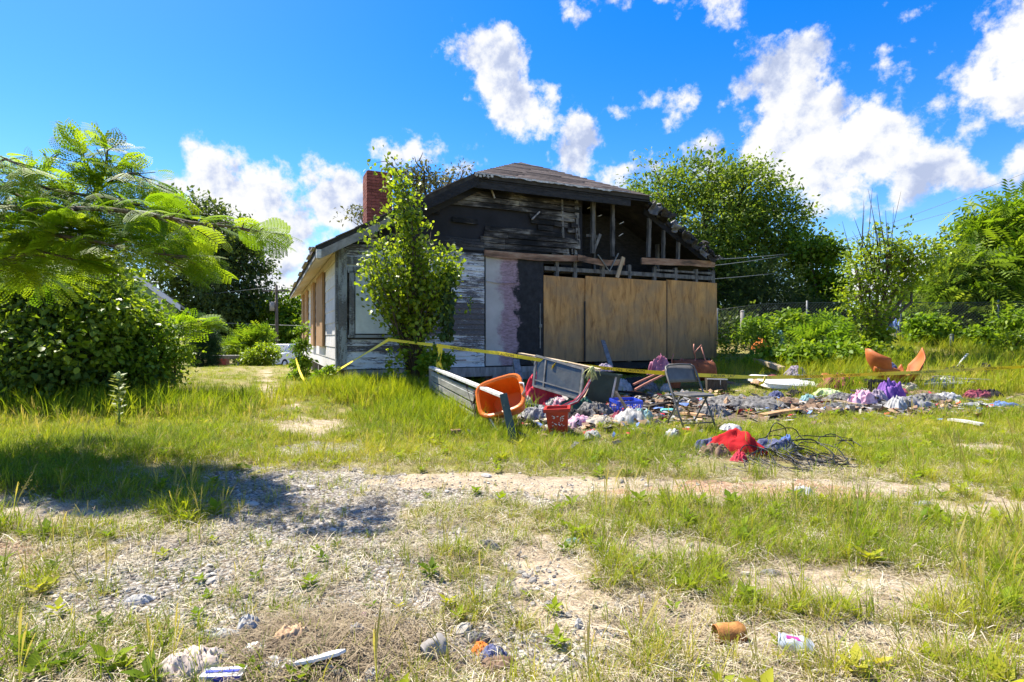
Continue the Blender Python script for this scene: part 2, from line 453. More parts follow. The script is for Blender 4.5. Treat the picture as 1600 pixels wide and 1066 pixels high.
def plywood(name):
    m, k = new_mat(name)
    tco = k.n('ShaderNodeTexCoord').outputs['Object']
    oi = k.n('ShaderNodeObjectInfo').outputs['Random']
    loc = k.n('ShaderNodeCombineXYZ'); k.put(loc.inputs[0], k.math('MULTIPLY', oi, 19.0)); k.put(loc.inputs[2], k.math('MULTIPLY', oi, 7.0))
    v = k.mapping(tco, (3.4, 1, 0.7), loc.outputs[0])
    n1 = k.noise(v, 2.0, 9, 0.66, 1.2)
    n2 = k.noise(k.mapping(tco, (1, 1, 1), loc.outputs[0]), 1.3, 5, 0.6)
    fl = k.noise(k.mapping(tco, (1.6, 1, 0.8), loc.outputs[0]), 24, 3, 0.7)
    c = k.ramp(n1, [(0.30, (0.22, 0.10, 0.033)), (0.5, (0.53, 0.275, 0.092)), (0.70, (0.70, 0.39, 0.14))])
    c = k.mix(k.step(n2, 0.40, 0.66, 0, 0.65), c, (0.28, 0.20, 0.12, 1))
    c = k.mix(k.step(fl, 0.62, 0.72, 0, 0.4), c, (0.44, 0.30, 0.14, 1))
    c = k.mix(k.step(fl, 0.38, 0.28, 0, 0.45), c, (0.09, 0.055, 0.03, 1))
    spx = k.n('ShaderNodeSeparateXYZ'); k.t.links.new(tco, spx.inputs[0])
    dirt = k.math('ADD', spx.outputs[2], k.math('MULTIPLY_ADD', k.noise(v, 1.1, 5, 0.6), -1.6, 0.8))
    c = k.mix(k.step(dirt, 1.9, 0.5, 0, 0.55), c, (0.15, 0.12, 0.085, 1))       # splashed mud and weathering at the foot
    return finish(m, k, principled(k, c, 0.75, 0, 0.25, k.math('ADD', n1, fl), 0.35, 0.004))

def burnt_boards(name):
    """boards scorched in one continuous sweep across the joints, grey where the fire only licked them"""
    m, k = new_mat(name)
    tco = k.n('ShaderNodeTexCoord').outputs['Object']; oi = k.n('ShaderNodeObjectInfo').outputs['Random']
    big = k.noise(k.mapping(tco, (0.75, 1, 1.9)), 1.35, 6, 0.6, 0.6); streak = k.noise(k.mapping(tco, (1.1, 1, 13)), 3.0, 7, 0.7)
    f = k.math('ADD', k.math('ADD', big, k.math('MULTIPLY_ADD', streak, 0.55, -0.275)), k.math('MULTIPLY_ADD', oi, 0.10, -0.05))
    c = k.ramp(f, [(0.40, (0.010, 0.010, 0.010)), (0.52, (0.045, 0.040, 0.036)), (0.60, (0.15, 0.135, 0.115)), (0.70, (0.33, 0.305, 0.26)), (0.82, (0.44, 0.41, 0.36))])
    return finish(m, k, principled(k, c, 0.8, 0, 0.2, streak, 0.7, 0.008))
MT = {}
MT['clap'] = painted_boards('peeling_white_paint', (0.70, 0.71, 0.72), (0.16, 0.15, 0.155), 0.50)
MT['window_sheet'] = painted_boards('pale_blue_white_sheet', (0.62, 0.67, 0.66), (0.30, 0.33, 0.33), 0.33, soot=False, stretch=(1.3, 1, 1.1))
MT['trim'] = painted_boards('weathered_grey_trim', (0.40, 0.43, 0.44), (0.17, 0.17, 0.17), 0.46, soot=False, stretch=(3, 3, 0.8))
MT['panel'] = surf('white_cement_panel', (0.56, 0.54, 0.52), (0.72, 0.70, 0.69), 3.0, rough=0.85, rand=0.05, bump=0.1)
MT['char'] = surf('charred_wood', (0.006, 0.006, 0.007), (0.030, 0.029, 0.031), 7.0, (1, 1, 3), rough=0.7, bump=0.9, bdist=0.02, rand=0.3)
MT['charplank'] = surf('scorched_grey_boards', (0.010, 0.010, 0.010), (0.055, 0.052, 0.049), 1.5, (0.6, 1, 4), rough=0.75, bump=0.7, rand=0.5, c3=(0.26, 0.24, 0.21), lo=0.36, hi=0.80)
MT['burntboard'] = burnt_boards('scorched_boards')
MT['ashplank'] = surf('ash_grey_boards', (0.05, 0.048, 0.045), (0.34, 0.32, 0.28), 1.6, (0.6, 1, 5), rough=0.8, bump=0.7, rand=0.3, c3=(0.50, 0.47, 0.40), lo=0.32, hi=0.72)
MT['tarpaper'] = surf('black_tar_paper', (0.010, 0.010, 0.013), (0.026, 0.026, 0.032), 1.5, rough=0.8, bump=0.2, rand=0.1)
MT['stud'] = surf('charred_studs', (0.030, 0.029, 0.028), (0.21, 0.20, 0.19), 5.0, (2, 2, 0.6), rough=0.8, bump=0.8, rand=0.3)
MT['scorch'] = scorched_panel('scorched_pink_panel')
MT['ply'] = plywood('osb_plywood')
MT['fascia'] = surf('burnt_brown_fascia', (0.04, 0.03, 0.025), (0.26, 0.15, 0.10), 2.2, (0.7, 2, 3), rough=0.75, bump=0.5, rand=0.2, c3=(0.42, 0.33, 0.25))
MT['brownboard'] = surf('orange_brown_board', (0.30, 0.17, 0.08), (0.52, 0.32, 0.17), 3.0, (3, 3, 0.6), rough=0.75, bump=0.3, rand=0.12)
MT['soffit'] = surf('cream_soffit_boards', (0.45, 0.37, 0.27), (0.66, 0.58, 0.46), 3.0, (1, 4, 1), rough=0.8, rand=0.12, bump=0.3)
MT['greyfascia'] = surf('greyed_fascia', (0.16, 0.15, 0.14), (0.38, 0.36, 0.34), 3.0, (2, 2, 2), rough=0.8, rand=0.1)
MT['shingle'] = surf('brown_asphalt_shingle', (0.10, 0.078, 0.068), (0.22, 0.17, 0.15), 9.0, (0.6, 3, 3), rough=0.95, bump=0.6, rand=0.28)
MT['roofdeck'] = surf('dark_roof_deck', (0.02, 0.019, 0.019), (0.06, 0.055, 0.05), 5.0, rough=0.9, bump=0.5, rand=0.1)
MT['felt'] = surf('curled_roofing_felt', (0.03, 0.03, 0.032), (0.20, 0.20, 0.21), 6.0, rough=0.55, bump=0.7, rand=0.2, spec=0.5)
MT['drip'] = surf('flaking_white_drip_edge', (0.20, 0.18, 0.16), (0.70, 0.68, 0.64), 14.0, rough=0.7, rand=0.1)
MT['brick'] = surf('red_brick', (0.16, 0.05, 0.036), (0.30, 0.095, 0.068), 10.0, rough=0.9, bump=0.5, rand=0.28, spots=((0.42, 0.25, 0.2), 0.70, 9.0))
MT['mortar'] = surf('brick_mortar', (0.20, 0.10, 0.08), (0.30, 0.18, 0.15), 12.0, rough=0.95)
MT['greywood'] = surf('greyed_timber', (0.13, 0.12, 0.115), (0.36, 0.33, 0.31), 3.0, (4, 4, 0.7), rough=0.85, bump=0.6, rand=0.25)
MT['tanwood'] = surf('tan_timber', (0.36, 0.26, 0.16), (0.62, 0.49, 0.34), 3.0, (4, 4, 0.7), rough=0.8, bump=0.4, rand=0.15)
MT['greenwood'] = surf('chipped_dark_green_paint', (0.018, 0.035, 0.030), (0.045, 0.075, 0.065), 4.0, (3, 3, 0.8), rough=0.45, bump=0.4, rand=0.2, spots=((0.42, 0.36, 0.22), 0.62, 3.0))
MT['greybench'] = surf('grey_weathered_rail', (0.20, 0.19, 0.165), (0.42, 0.40, 0.35), 3.0, (1, 1, 4), rough=0.7, bump=0.5, rand=0.15, spots=((0.07, 0.06, 0.05), 0.62, 4.0))
MT['whiteedge'] = surf('chipped_white_edge', (0.42, 0.40, 0.37), (0.78, 0.76, 0.72), 8.0, rough=0.55, rand=0.05)
MT['orange'] = plain('orange_plastic', (0.80, 0.17, 0.010), 0.38, var=0.10, spec=0.5, scale=3) if False else surf('scuffed_orange_plastic', (0.66, 0.13, 0.010), (0.84, 0.19, 0.012), 2.5, rough=0.42, spec=0.45, rand=0.04, spots=((0.42, 0.20, 0.09), 0.66, 4.0))
MT['redplastic'] = surf('red_plastic', (0.30, 0.018, 0.012), (0.52, 0.03, 0.02), 6.0, rough=0.4, spec=0.5, rand=0.05, spots=((0.55, 0.50, 0.48), 0.72, 5.0))
MT['bluepl'] = plain('blue_plastic', (0.03, 0.07, 0.52), 0.4, var=0.2, spec=0.5)
MT['darkgreenpl'] = surf('dark_green_plastic', (0.025, 0.05, 0.042), (0.05, 0.085, 0.070), 5.0, rough=0.4, spec=0.5, rand=0.05, spots=((0.36, 0.34, 0.28), 0.68, 2.5))
MT['blackpl'] = plain('black_plastic', (0.022, 0.023, 0.025), 0.5, var=0.4)
MT['steel'] = surf('dull_grey_enamel', (0.075, 0.07, 0.064), (0.15, 0.142, 0.13), 7.0, rough=0.45, metal=0.0, spec=0.5, rand=0.05, spots=((0.30, 0.24, 0.19), 0.70, 14.0))
MT['alu'] = surf('scratched_aluminium', (0.09, 0.09, 0.085), (0.25, 0.245, 0.23), 9.0, rough=0.45, metal=0.15, rand=0.1)
MT['rust'] = surf('rusted_steel', (0.15, 0.045, 0.018), (0.36, 0.115, 0.045), 7.0, rough=0.85, metal=0.1, bump=0.6, rand=0.2, spots=((0.10, 0.035, 0.02), 0.60, 6.0))
MT['rustcan'] = surf('rusty_tin', (0.20, 0.07, 0.02), (0.50, 0.24, 0.07), 26.0, rough=0.8, metal=0.15, bump=0.6, rand=0.05)
MT['copper'] = plain('reddish_wire', (0.36, 0.15, 0.11), 0.55, metal=0.2)
MT['terracotta'] = surf('rust_orange_shell', (0.34, 0.085, 0.022), (0.54, 0.165, 0.05), 4.0, rough=0.6, rand=0.1, bump=0.3, spots=((0.20, 0.06, 0.03), 0.64, 5.0))
MT['tape'] = plain('yellow_tape', (0.90, 0.66, 0.02), 0.4, var=0.08)
MT['tapeink'] = plain('black_ink', (0.02, 0.018, 0.015), 0.5)
MT['bark'] = surf('grey_brown_bark', (0.055, 0.042, 0.032), (0.16, 0.13, 0.10), 9.0, (3, 3, 0.7), rough=0.95, bump=0.9, bdist=0.02, rand=0.2)
MT['barkdark'] = surf('dark_bark', (0.03, 0.025, 0.02), (0.09, 0.072, 0.058), 9.0, (3, 3, 0.7), rough=0.95, bump=0.9, bdist=0.02, rand=0.2)
MT['pole'] = surf('creosoted_pole', (0.06, 0.045, 0.035), (0.15, 0.12, 0.10), 6.0, (4, 4, 0.5), rough=0.9, rand=0.2)
MT['wire'] = plain('dull_wire', (0.20, 0.21, 0.20), 0.6)
MT['blackcable'] = plain('black_cable', (0.012, 0.012, 0.014), 0.4, var=0.3)
MT['galv'] = plain('galvanised_steel', (0.17, 0.18, 0.185), 0.6, metal=0.3)
MT['darkpost'] = plain('dark_green_post', (0.03, 0.045, 0.045), 0.6)
MT['carwhite'] = plain('white_car_paint', (0.70, 0.71, 0.73), 0.25, var=0.04, spec=0.6)
MT['carblue'] = plain('faded_teal_car_paint', (0.22, 0.33, 0.35), 0.4, var=0.2)
MT['carglass'] = plain('tinted_car_glass', (0.05, 0.07, 0.09), 0.08, var=0.1, spec=0.8, bump=0.0)
MT['tyre'] = plain('tyre_rubber', (0.02, 0.02, 0.02), 0.8)
MT['greenwall'] = surf('pale_green_siding', (0.20, 0.34, 0.20), (0.28, 0.42, 0.27), 3.0, rough=0.8, rand=0.05)
MT['whitetrim'] = surf('white_trim', (0.62, 0.60, 0.64), (0.82, 0.80, 0.84), 6.0, rough=0.6, rand=0.05)
MT['greyshingle'] = surf('grey_shingle', (0.16, 0.15, 0.14), (0.30, 0.29, 0.27), 8.0, rough=0.9)
MT['asphalt'] = surf('pale_worn_asphalt', (0.24, 0.22, 0.215), (0.34, 0.32, 0.31), 3.0, rough=0.9, rand=0)
MT['bluetarp'] = plain('blue_tarp', (0.02, 0.07, 0.35), 0.45, var=0.3, scale=4)
MT['rubber'] = surf('grey_dusty_rubber', (0.16, 0.145, 0.13), (0.34, 0.31, 0.28), 11.0, rough=0.85, rand=0.1)
MT['cardboard'] = surf('grey_brown_card', (0.34, 0.27, 0.23), (0.50, 0.42, 0.37), 7.0, rough=0.9, rand=0.1)
MT['whitepl'] = plain('white_plastic', (0.66, 0.66, 0.67), 0.35, var=0.08)
MT['clearpl'] = plain('milky_plastic', (0.48, 0.46, 0.43), 0.25, var=0.15)
MT['blueprint'] = plain('blue_print', (0.03, 0.05, 0.42), 0.4)
MT['magenta'] = plain('magenta_print', (0.35, 0.04, 0.24), 0.3)
MT['can'] = plain('bare_aluminium', (0.72, 0.73, 0.75), 0.38, metal=0.55, var=0.06)
MT['caninside'] = plain('can_liner', (0.46, 0.40, 0.27), 0.5, metal=0.3)
MT['rock'] = surf('pale_stone', (0.34, 0.31, 0.28), (0.56, 0.52, 0.47), 9.0, rough=0.9, bump=0.6, rand=0.3)
MT['flower'] = plain('pale_flower_head', (0.44, 0.50, 0.24), 0.7)
def fabric(name, c, c2=None, scale=5.0):
    return surf('fabric_' + name, tuple(x * 0.75 for x in c), c2 or c, scale, rough=0.9, spec=0.15, bump=0.35, rand=0.06)
FB = {n: fabric(n, *c) for n, c in dict(
    red=((0.52, 0.020, 0.025),), crimson=((0.52, 0.03, 0.06), (0.60, 0.06, 0.09)), pink=((0.62, 0.20, 0.34), (0.72, 0.55, 0.60), 14.0), grey=((0.13, 0.127, 0.13), (0.38, 0.37, 0.38), 7.0),
    white=((0.24, 0.235, 0.23), (0.58, 0.57, 0.56), 8.0), purple=((0.17, 0.075, 0.32), (0.26, 0.13, 0.42)), burgundy=((0.22, 0.03, 0.055), (0.34, 0.10, 0.13)), black=((0.018, 0.017, 0.017), (0.05, 0.047, 0.045)),
    navy=((0.04, 0.05, 0.14), (0.16, 0.17, 0.28), 12.0), lime=((0.42, 0.58, 0.10), (0.66, 0.72, 0.45), 9.0), teal=((0.04, 0.20, 0.20), (0.34, 0.48, 0.47), 10.0), charcoal=((0.022, 0.021, 0.021), (0.26, 0.25, 0.245), 19.0),
    cream=((0.30, 0.25, 0.19), (0.54, 0.48, 0.40), 9.0), brown=((0.16, 0.10, 0.065), (0.28, 0.19, 0.13)), plum=((0.26, 0.07, 0.14), (0.42, 0.20, 0.27)), orange=((0.62, 0.14, 0.02), (0.70, 0.25, 0.07)),
    blue=((0.05, 0.11, 0.40), (0.20, 0.30, 0.58)), lilac=((0.15, 0.11, 0.17), (0.42, 0.36, 0.43), 12.0), tan=((0.44, 0.27, 0.15), (0.55, 0.38, 0.24)), green=((0.04, 0.11, 0.08), (0.08, 0.18, 0.13))).items()}

# ------------------------------------------------------------------ ground sheet (structure)
def axis(fine0, fine1, step, lo, hi, grow=1.22):
    a = list(np.arange(fine0, fine1 + 1e-6, step))
    s_, x = step, fine1
    while x < hi: s_ *= grow; x += s_; a.append(x)
    s_, x = step, fine0
    while x > lo: s_ *= grow; x -= s_; a.insert(0, x)
    return np.array(a)
gx, gy = axis(-9.0, 11.0, 0.075, -900, 900), axis(1.4, 14.0, 0.07, -400, 1500)
X, Y = np.meshgrid(gx, gy)
Z = gz(X, Y)
V = np.stack([X, Y, Z], -1).reshape(-1, 3)
nx, ny = len(gx), len(gy)
idx = np.arange(nx * ny).reshape(ny, nx)
F = np.stack([idx[:-1, :-1], idx[:-1, 1:], idx[1:, 1:], idx[1:, :-1]], -1).reshape(-1, 4)
def ground_mat():
    m, k = new_mat('ground_cover')
    tco = k.n('ShaderNodeTexCoord').outputs['Object']
    at_ = {n: k.n('ShaderNodeAttribute', attribute_name=n).outputs['Fac'] for n in ('gravel', 'sand', 'red', 'char')}
    nf = k.noise(tco, 60, 6, 0.7); nm = k.noise(tco, 9, 6, 0.62); nl = k.noise(tco, 1.3, 4, 0.55)
    thatch = k.ramp(k.noise(tco, 38, 5, 0.75, 1.5), [(0.34, (0.10, 0.075, 0.035)), (0.5, (0.28, 0.215, 0.105)), (0.66, (0.46, 0.37, 0.20))])
    green = k.ramp(nm, [(0.35, (0.11, 0.125, 0.022)), (0.65, (0.24, 0.25, 0.05))])
    base = k.mix(k.step(nl, 0.40, 0.62, 0.15, 0.75), thatch, green)
    sandc = k.ramp(k.math('ADD', k.math('MULTIPLY', nf, 0.5), k.math('MULTIPLY', nm, 0.5)), [(0.36, (0.25, 0.185, 0.12)), (0.5, (0.41, 0.325, 0.225)), (0.64, (0.55, 0.46, 0.34))])
    vor = k.n('ShaderNodeTexVoronoi', feature='F1'); vor.inputs['Scale'].default_value = 52; k.put(vor.inputs['Vector'], tco)
    cellv = k.n('ShaderNodeSeparateColor'); k.t.links.new(vor.outputs['Color'], cellv.inputs[0])
    gravc = k.ramp(cellv.outputs[0], [(0.0, (0.17, 0.155, 0.135)), (0.5, (0.34, 0.31, 0.27)), (1.0, (0.52, 0.47, 0.41))])
    gravc = k.mix(k.step(vor.outputs['Distance'], 0.45, 0.75), gravc, (0.15, 0.115, 0.085, 1))
    redc = k.ramp(k.noise(tco, 30, 6, .7), [(0.35, (0.25, 0.14, 0.08)), (0.65, (0.50, 0.33, 0.21))])
    charc = k.ramp(k.noise(tco, 24, 6, 0.7), [(0.35, (0.05, 0.04, 0.033)), (0.55, (0.17, 0.125, 0.09)), (0.72, (0.36, 0.28, 0.20))])
    wob = k.math('MULTIPLY_ADD', nm, 0.7, -0.35)
    c = base
    for nme, cc in (('gravel', gravc), ('sand', sandc), ('red', redc), ('char', charc)):
        c = k.mix(k.step(k.math('ADD', at_[nme], wob), 0.38, 0.62), c, cc)
    h = k.math('ADD', k.math('MULTIPLY', nf, 0.6), k.math('SUBTRACT', nm, k.math('MULTIPLY', vor.outputs['Distance'], k.math('MULTIPLY', at_['gravel'], 0.8))))
    return finish(m, k, principled(k, c, 0.95, 0, 0.15, h, 0.9, 0.02))
MT['ground'] = ground_mat()
gme = np_mesh('ground', V, F, MT['ground'], smooth=True)
for nme, arr in zip(('gravel', 'sand', 'red', 'char'), covers(V[:, 0], V[:, 1])):
    a = gme.attributes.new(nme, 'FLOAT', 'POINT'); a.data.foreach_set('value', arr.astype(np.float32))
tag(ob('ground', gme), 'sandy yard with gravel, thatch and worn bare patches', kind='structure')

# far road beyond the lawn
mb = MB()
ry = [(-40, 30.5), (-24, 31.5), (-17, 32.5), (-12, 35), (-9, 39), (-6, 46)]
vs_, fs_ = [], []
for i, (x, y) in enumerate(ry):
    for o_ in (0, 2.2, 4.4): vs_.append((x, y + o_, gzf(x, y + o_) + 0.03))
    if i: fs_ += [(3 * i - 3, 3 * i, 3 * i + 1, 3 * i - 2), (3 * i - 2, 3 * i + 1, 3 * i + 2, 3 * i - 1)]
mb.add(vs_, fs_)
tag(mb.build('road', MT['asphalt']), 'pale road crossing beyond the lawn', kind='structure')
# ------------------------------------------------------------------ the burnt house (local frame: x along the front, y into the house, z up)
HROT = math.atan2(HU[1], HU[0])
house = thing('burnt_house', 'fire-damaged white wooden house with charred open gable and plywood over its doorway', 'house', (HA[0], HA[1], 0), HROT)
HW, HD = 10.0, 12.6
def wall(px, py, off=0.0):
    """point of the plane y=off of the house frame seen through a photo pixel -> (u, z)"""
    dx, dz = (px - CX) / FPX, (HY - py) / FPX
    Yd = (off + HA @ HV) / (dx * HV[0] + HV[1])
    p = np.array([dx * Yd, Yd]) - HA
    return float(p @ HU), CZ + dz * Yd
SL, EZ, EU = 0.56, 2.90, -0.45                      # roof slope, eave height at u = EU
RU, RZ = 5.1, EZ + (5.1 - EU) * SL                  # ridge
CLZ = 4.70                                          # height where the gable is clipped
def roofz(u): return EZ + (u - EU) * SL if u < RU else EZ + (2 * RU - u - EU) * SL
uCL, uCR = EU + (CLZ - EZ) / SL, 2 * RU - EU - (CLZ - EZ) / SL
def hpart(name, mb, mat, smooth=False, parent=house): return mb.build(name, MT[mat] if isinstance(mat, str) else mat, parent, smooth)

# --- lapped weatherboards of the front, left of the doorway
U_PANEL = wall(757, 480)[0]; U_PLY0 = wall(848, 500)[0]; U_PLY1 = wall(911, 500)[0]; U_PLY2 = wall(1038, 500)[0]; U_END = wall(1118, 500)[0]
def lap(u0, u1, z0, h, mat, v=0.0, name='plank', droop=0.0):
    mb = MB(); n = max(1, int((u1 - u0) / 0.5)); vs_, fs_ = [], []
    for i in range(n + 1):
        u = u0 + (u1 - u0) * i / n
        j = random.uniform(-.004, .004); z_ = z0 - droop * (i / n) + j
        vs_ += [(u, v - 0.030 + random.uniform(-.003, .003), z_), (u, v - 0.008, z_ + h), (u, v + 0.012, z_ + h), (u, v + 0.012, z_)]
        if i:
            a = 4 * (i - 1); b = 4 * i
            fs_ += [(a, b, b + 1, a + 1), (a + 1, b + 1, b + 2, a + 2), (a + 3, a, b, b + 3)][:] if False else [(a, b, b + 1, a + 1), (a + 1, b + 1, b + 2, a + 2), (a + 3, b + 3, b, a)]
    fs_ += [(0, 1, 2, 3), (4 * n, 4 * n + 3, 4 * n + 2, 4 * n + 1)]
    return hpart(name, mb.add(vs_, fs_), mat)
H = 0.118
z = 0.50
zs = []
while z < 3.32: zs.append(z); z += H
WIN = (0.20, 1.42, 1.20, 2.47)
for zc in zs:
    u0 = 0.13
    uL = max(u0, (zc + H - EZ) / SL + EU + 0.25)
    top = 3.02 if True else 0
    if zc < WIN[3] and zc + H > WIN[2]:
        lap(WIN[1] + random.uniform(-.05, 0), U_PANEL - 0.01, zc, H + 0.012, 'clap')
        continue
    cut = random.uniform(0.9, 2.4)
    if random.random() < 0.5:
        lap(uL, cut - .003, zc, H + 0.012, 'clap'); lap(cut + .003, U_PANEL - 0.01, zc, H + 0.012, 'clap')
    else: lap(uL, U_PANEL - 0.01, zc, H + 0.012, 'clap')
# wall core behind the boards
mb = MB().box((U_PANEL / 2, 0.075, 1.75), (U_PANEL, 0.11, 2.6)); hpart('wall_core', mb, 'charplank')
mb = MB().box((0.065, -0.012, 1.72), (0.16, 0.085, 2.45)); mb.box((-0.035, 0.10, 1.72), (0.055, 0.17, 2.45)); hpart('corner_board', mb, 'trim')
wfr = MB()
wfr.box((0.24, -0.03, 1.84), (0.10, 0.07, 1.30)); wfr.box((0.81, -0.032, 1.17), (1.30, 0.08, 0.055)); wfr.box((0.81, -0.03, 2.52), (1.30, 0.07, 0.13)); wfr.box((1.41, -0.03, 1.84), (0.10, 0.07, 1.20))
win = hpart('boarded_window', wfr, 'trim')
hpart('window_sheet', MB().box((0.835, -0.040, 1.835), (1.05, 0.02, 1.22), jit=0.004), 'window_sheet', parent=win)
hpart('header_board', MB().box((0.66, -0.035, 2.70), (1.05, 0.05, 0.15), jit=.004), 'trim')

# --- doorway panel, plywood sheets, charred surround
dm = MB(); dm.box(((U_PANEL + U_PLY0) / 2 + 0.01, -0.012, 1.78), (U_PLY0 - U_PANEL - 0.02, 0.05, 2.54))
dpan = hpart('door_panel', dm, 'scorch')
hpart('hasp_strip', MB().box((U_PLY0 - 0.09, -0.045, 1.42), (0.022, 0.012, 1.05)).box((U_PLY0 - 0.09, -0.058, 1.42), (0.07, 0.03, 0.075)), 'alu', parent=dpan)
hpart('panel_rib', MB().tube([(U_PANEL + .02, -0.05, 2.42), (U_PANEL + .3, -0.05, 2.38), (U_PANEL + .75, -0.05, 2.40)], 0.018, 5), 'scorch', parent=dpan)
def sheet(u0, u1, z0, z1, v, tilt=0.0, name='plywood_sheet', warp=0.012):
    n = 6; vs_, fs_ = [], []
    for s_ in (0, 1):
        for j in range(n + 1):
            for i in range(n + 1):
                u = u0 + (u1 - u0) * i / n; zz = z0 + (z1 - z0 + tilt * (i / n)) * j / n
                vs_.append((u, v + 0.014 * s_ + warp * (mnoise.noise(Vector((u * 1.1, zz * 1.1, v * 9))) - 0.0), zz))
    N = (n + 1) ** 2
    for j in range(n):
        for i in range(n):
            a = j * (n + 1) + i
            fs_ += [(a, a + 1, a + n + 2, a + n + 1), (N + a, N + a + n + 1, N + a + n + 2, N + a + 1)]
    for i in range(n):
        for a, b in ((i, i + 1), (n * (n + 1) + i + 1, n * (n + 1) + i), ((i + 1) * (n + 1), i * (n + 1)), (i * (n + 1) + n, (i + 1) * (n + 1) + n)):
            fs_.append((b, a, N + a, N + b))
    return hpart(name, MB().add(vs_, fs_), 'ply')
zt = lambda px, py: wall(px, py, -0.06)[1]
sheet(U_PLY0, U_PLY1 + 0.02, 0.56, zt(850, 430), -0.055, -0.03)
sheet(U_PLY1 + 0.015, U_PLY2, 0.56, zt(915, 431.5), -0.085, -0.02)
sheet(U_PLY2 + 0.024, U_END, 0.58, zt(1040, 437), -0.052, -0.02)
hpart('gap_strip', MB().box((U_PLY2 + 0.012, -0.088, 1.62), (0.020, 0.010, 2.04)), 'char')
hpart('gap_strip', MB().box((U_PLY1 - 0.005, -0.092, 1.30), (0.035, 0.012, 1.45)), 'char')
# dark frame behind the gap over the plywood
fr = MB()
for u in (5.0, 5.5, 6.3, 7.1, 7.9, 8.6, 9.3, 9.9): fr.box((u, 0.05, 1.75), (0.09, 0.10, 2.5), jit=0.006)
fr.box((7.3, 0.05, 2.78), (5.3, 0.11, 0.10), jit=0.01); fr.box((8.9, 0.055, 2.92), (1.9, 0.06, 0.05), jit=.01)
hpart('burnt_frame', fr, 'stud')
# --- brown fascia boards over the doorway
def board_px(p0, p1, hgt, thick, v0, v1, mat, name, sag=0.0, n=6, parent=house):
    (u0, z0), (u1, z1) = wall(*p0, v0), wall(*p1, v1)
    vs_, fs_ = [], []
    for i in range(n + 1):
        f = i / n; u = u0 + (u1 - u0) * f; zz = z0 + (z1 - z0) * f - sag * math.sin(math.pi * f) + random.uniform(-.006, .006); v = v0 + (v1 - v0) * f
        rag = random.uniform(0.0, .018)
        vs_ += [(u, v, zz - hgt + rag), (u, v - 0.02, zz), (u, v + thick, zz), (u, v + thick, zz - hgt + rag)]
        if i:
            a, b = 4 * i - 4, 4 * i
            fs_ += [(a, b, b + 1, a + 1), (a + 1, b + 1, b + 2, a + 2), (a + 3, b + 3, b, a)]
    fs_ += [(0, 1, 2, 3), (4 * n, 4 * n + 3, 4 * n + 2, 4 * n + 1)]
    return hpart(name, MB().add(vs_, fs_), mat, parent=parent)
board_px((757, 391), (914, 400), 0.15, 0.04, -0.12, -0.10, 'fascia', 'fascia_board', 0.02)
board_px((903, 398), (976, 405), 0.15, 0.04, -0.15, -0.12, 'fascia', 'fascia_board', 0.07)
board_px((1003, 403), (1117, 408), 0.17, 0.04, -0.12, -0.12, 'fascia', 'fascia_board', 0.0)
def brace(a, b, v0, v1, w_, mat, name):
    (u0, z0), (u1, z1) = wall(*a, v0), wall(*b, v1)
    return hpart(name, MB().bar((u0, v0, z0), (u1, v1, z1), w_, 0.035, (0, 1, 0.1)), mat)
brace((974, 402), (964, 434), -0.16, -0.11, 0.10, 'tanwood', 'broken_brace')
brace((934, 398), (952, 424), -0.18, -0.18, 0.02, 'alu', 'bent_strip')
brace((952, 424), (966, 396), -0.18, -0.16, 0.02, 'alu', 'bent_strip')
brace((766, 292), (773, 310), -0.05, -0.10, 0.03, 'greywood', 'split_lath')
brace((843, 331), (831, 343), -0.05, -0.12, 0.03, 'greywood', 'split_lath')

# --- gable: black backing, scorched boards, bare studs
def rake(u): return roofz(u) - 0.10 if uCL < 0 else min(roofz(u) - 0.10, CLZ - 0.05)
gb = MB()
gb.prism([(0.1, 0.05, 2.9), (5.72, 0.05, 2.9), (5.72, 0.05, rake(5.72)), (uCL, 0.05, rake(uCL)), (0.5, 0.05, rake(0.5))], (0, 0.05, 0))
hpart('gable_backing', gb, 'tarpaper')
BLK = [[(687, 317), (815, 327), (840, 362), (776, 352), (690, 334)], [(652, 337), (670, 336), (752, 352), (752, 375), (655, 372)], [(658, 300), (735, 283), (905, 296), (905, 300), (735, 292), (660, 316)]]
def inpoly(p, poly):
    c = False; j = len(poly) - 1
    for i in range(len(poly)):
        if (poly[i][1] > p[1]) != (poly[j][1] > p[1]) and p[0] < (poly[j][0] - poly[i][0]) * (p[1] - poly[i][1]) / (poly[j][1] - poly[i][1]) + poly[i][0]: c = not c
        j = i
    return c
def to_px(u, v, zz):
    P = HA + HU * u + HV * v
    return CX + FPX * P[0] / P[1], HY - FPX * (zz - CZ) / P[1]
zc = 3.04; GH = 0.128
while zc < CLZ - 0.16:
    uL = (zc + GH + 0.14 - EZ) / SL + EU + 0.05
    if zc < 3.3: uL = max(uL, U_PANEL - 1.9)
    u = uL; uR = 5.72 - random.uniform(0, 0.25)
    while u < uR - 0.1:
        ln = random.choice((1.1, 1.6, 2.4, 3.2)); u2 = min(u + ln, uR)
        pts = np.linspace(u, u2, 9)
        run = []
        for a, b in zip(pts[:-1], pts[1:]):
            pm = to_px((a + b) / 2, 0, zc + GH / 2)
            dead = any(inpoly(pm, q) for q in BLK) or (a > 4.7 and random.random() < 0.30)
            if not dead: run.append((a, b))
            if (dead or b == pts[-1]) and run:
                lap(run[0][0] + .004, run[-1][1] - .004, zc + random.uniform(-.01, .004), GH * random.uniform(0.86, 1.02), 'burntboard', name='gable_plank', droop=random.choice((0, 0, 0, .02)))
                run = []
        u = u2
    zc += GH
hpart('soot_band', MB().box((2.3, -0.005, 3.055), (4.6, 0.03, 0.11)), 'tarpaper')
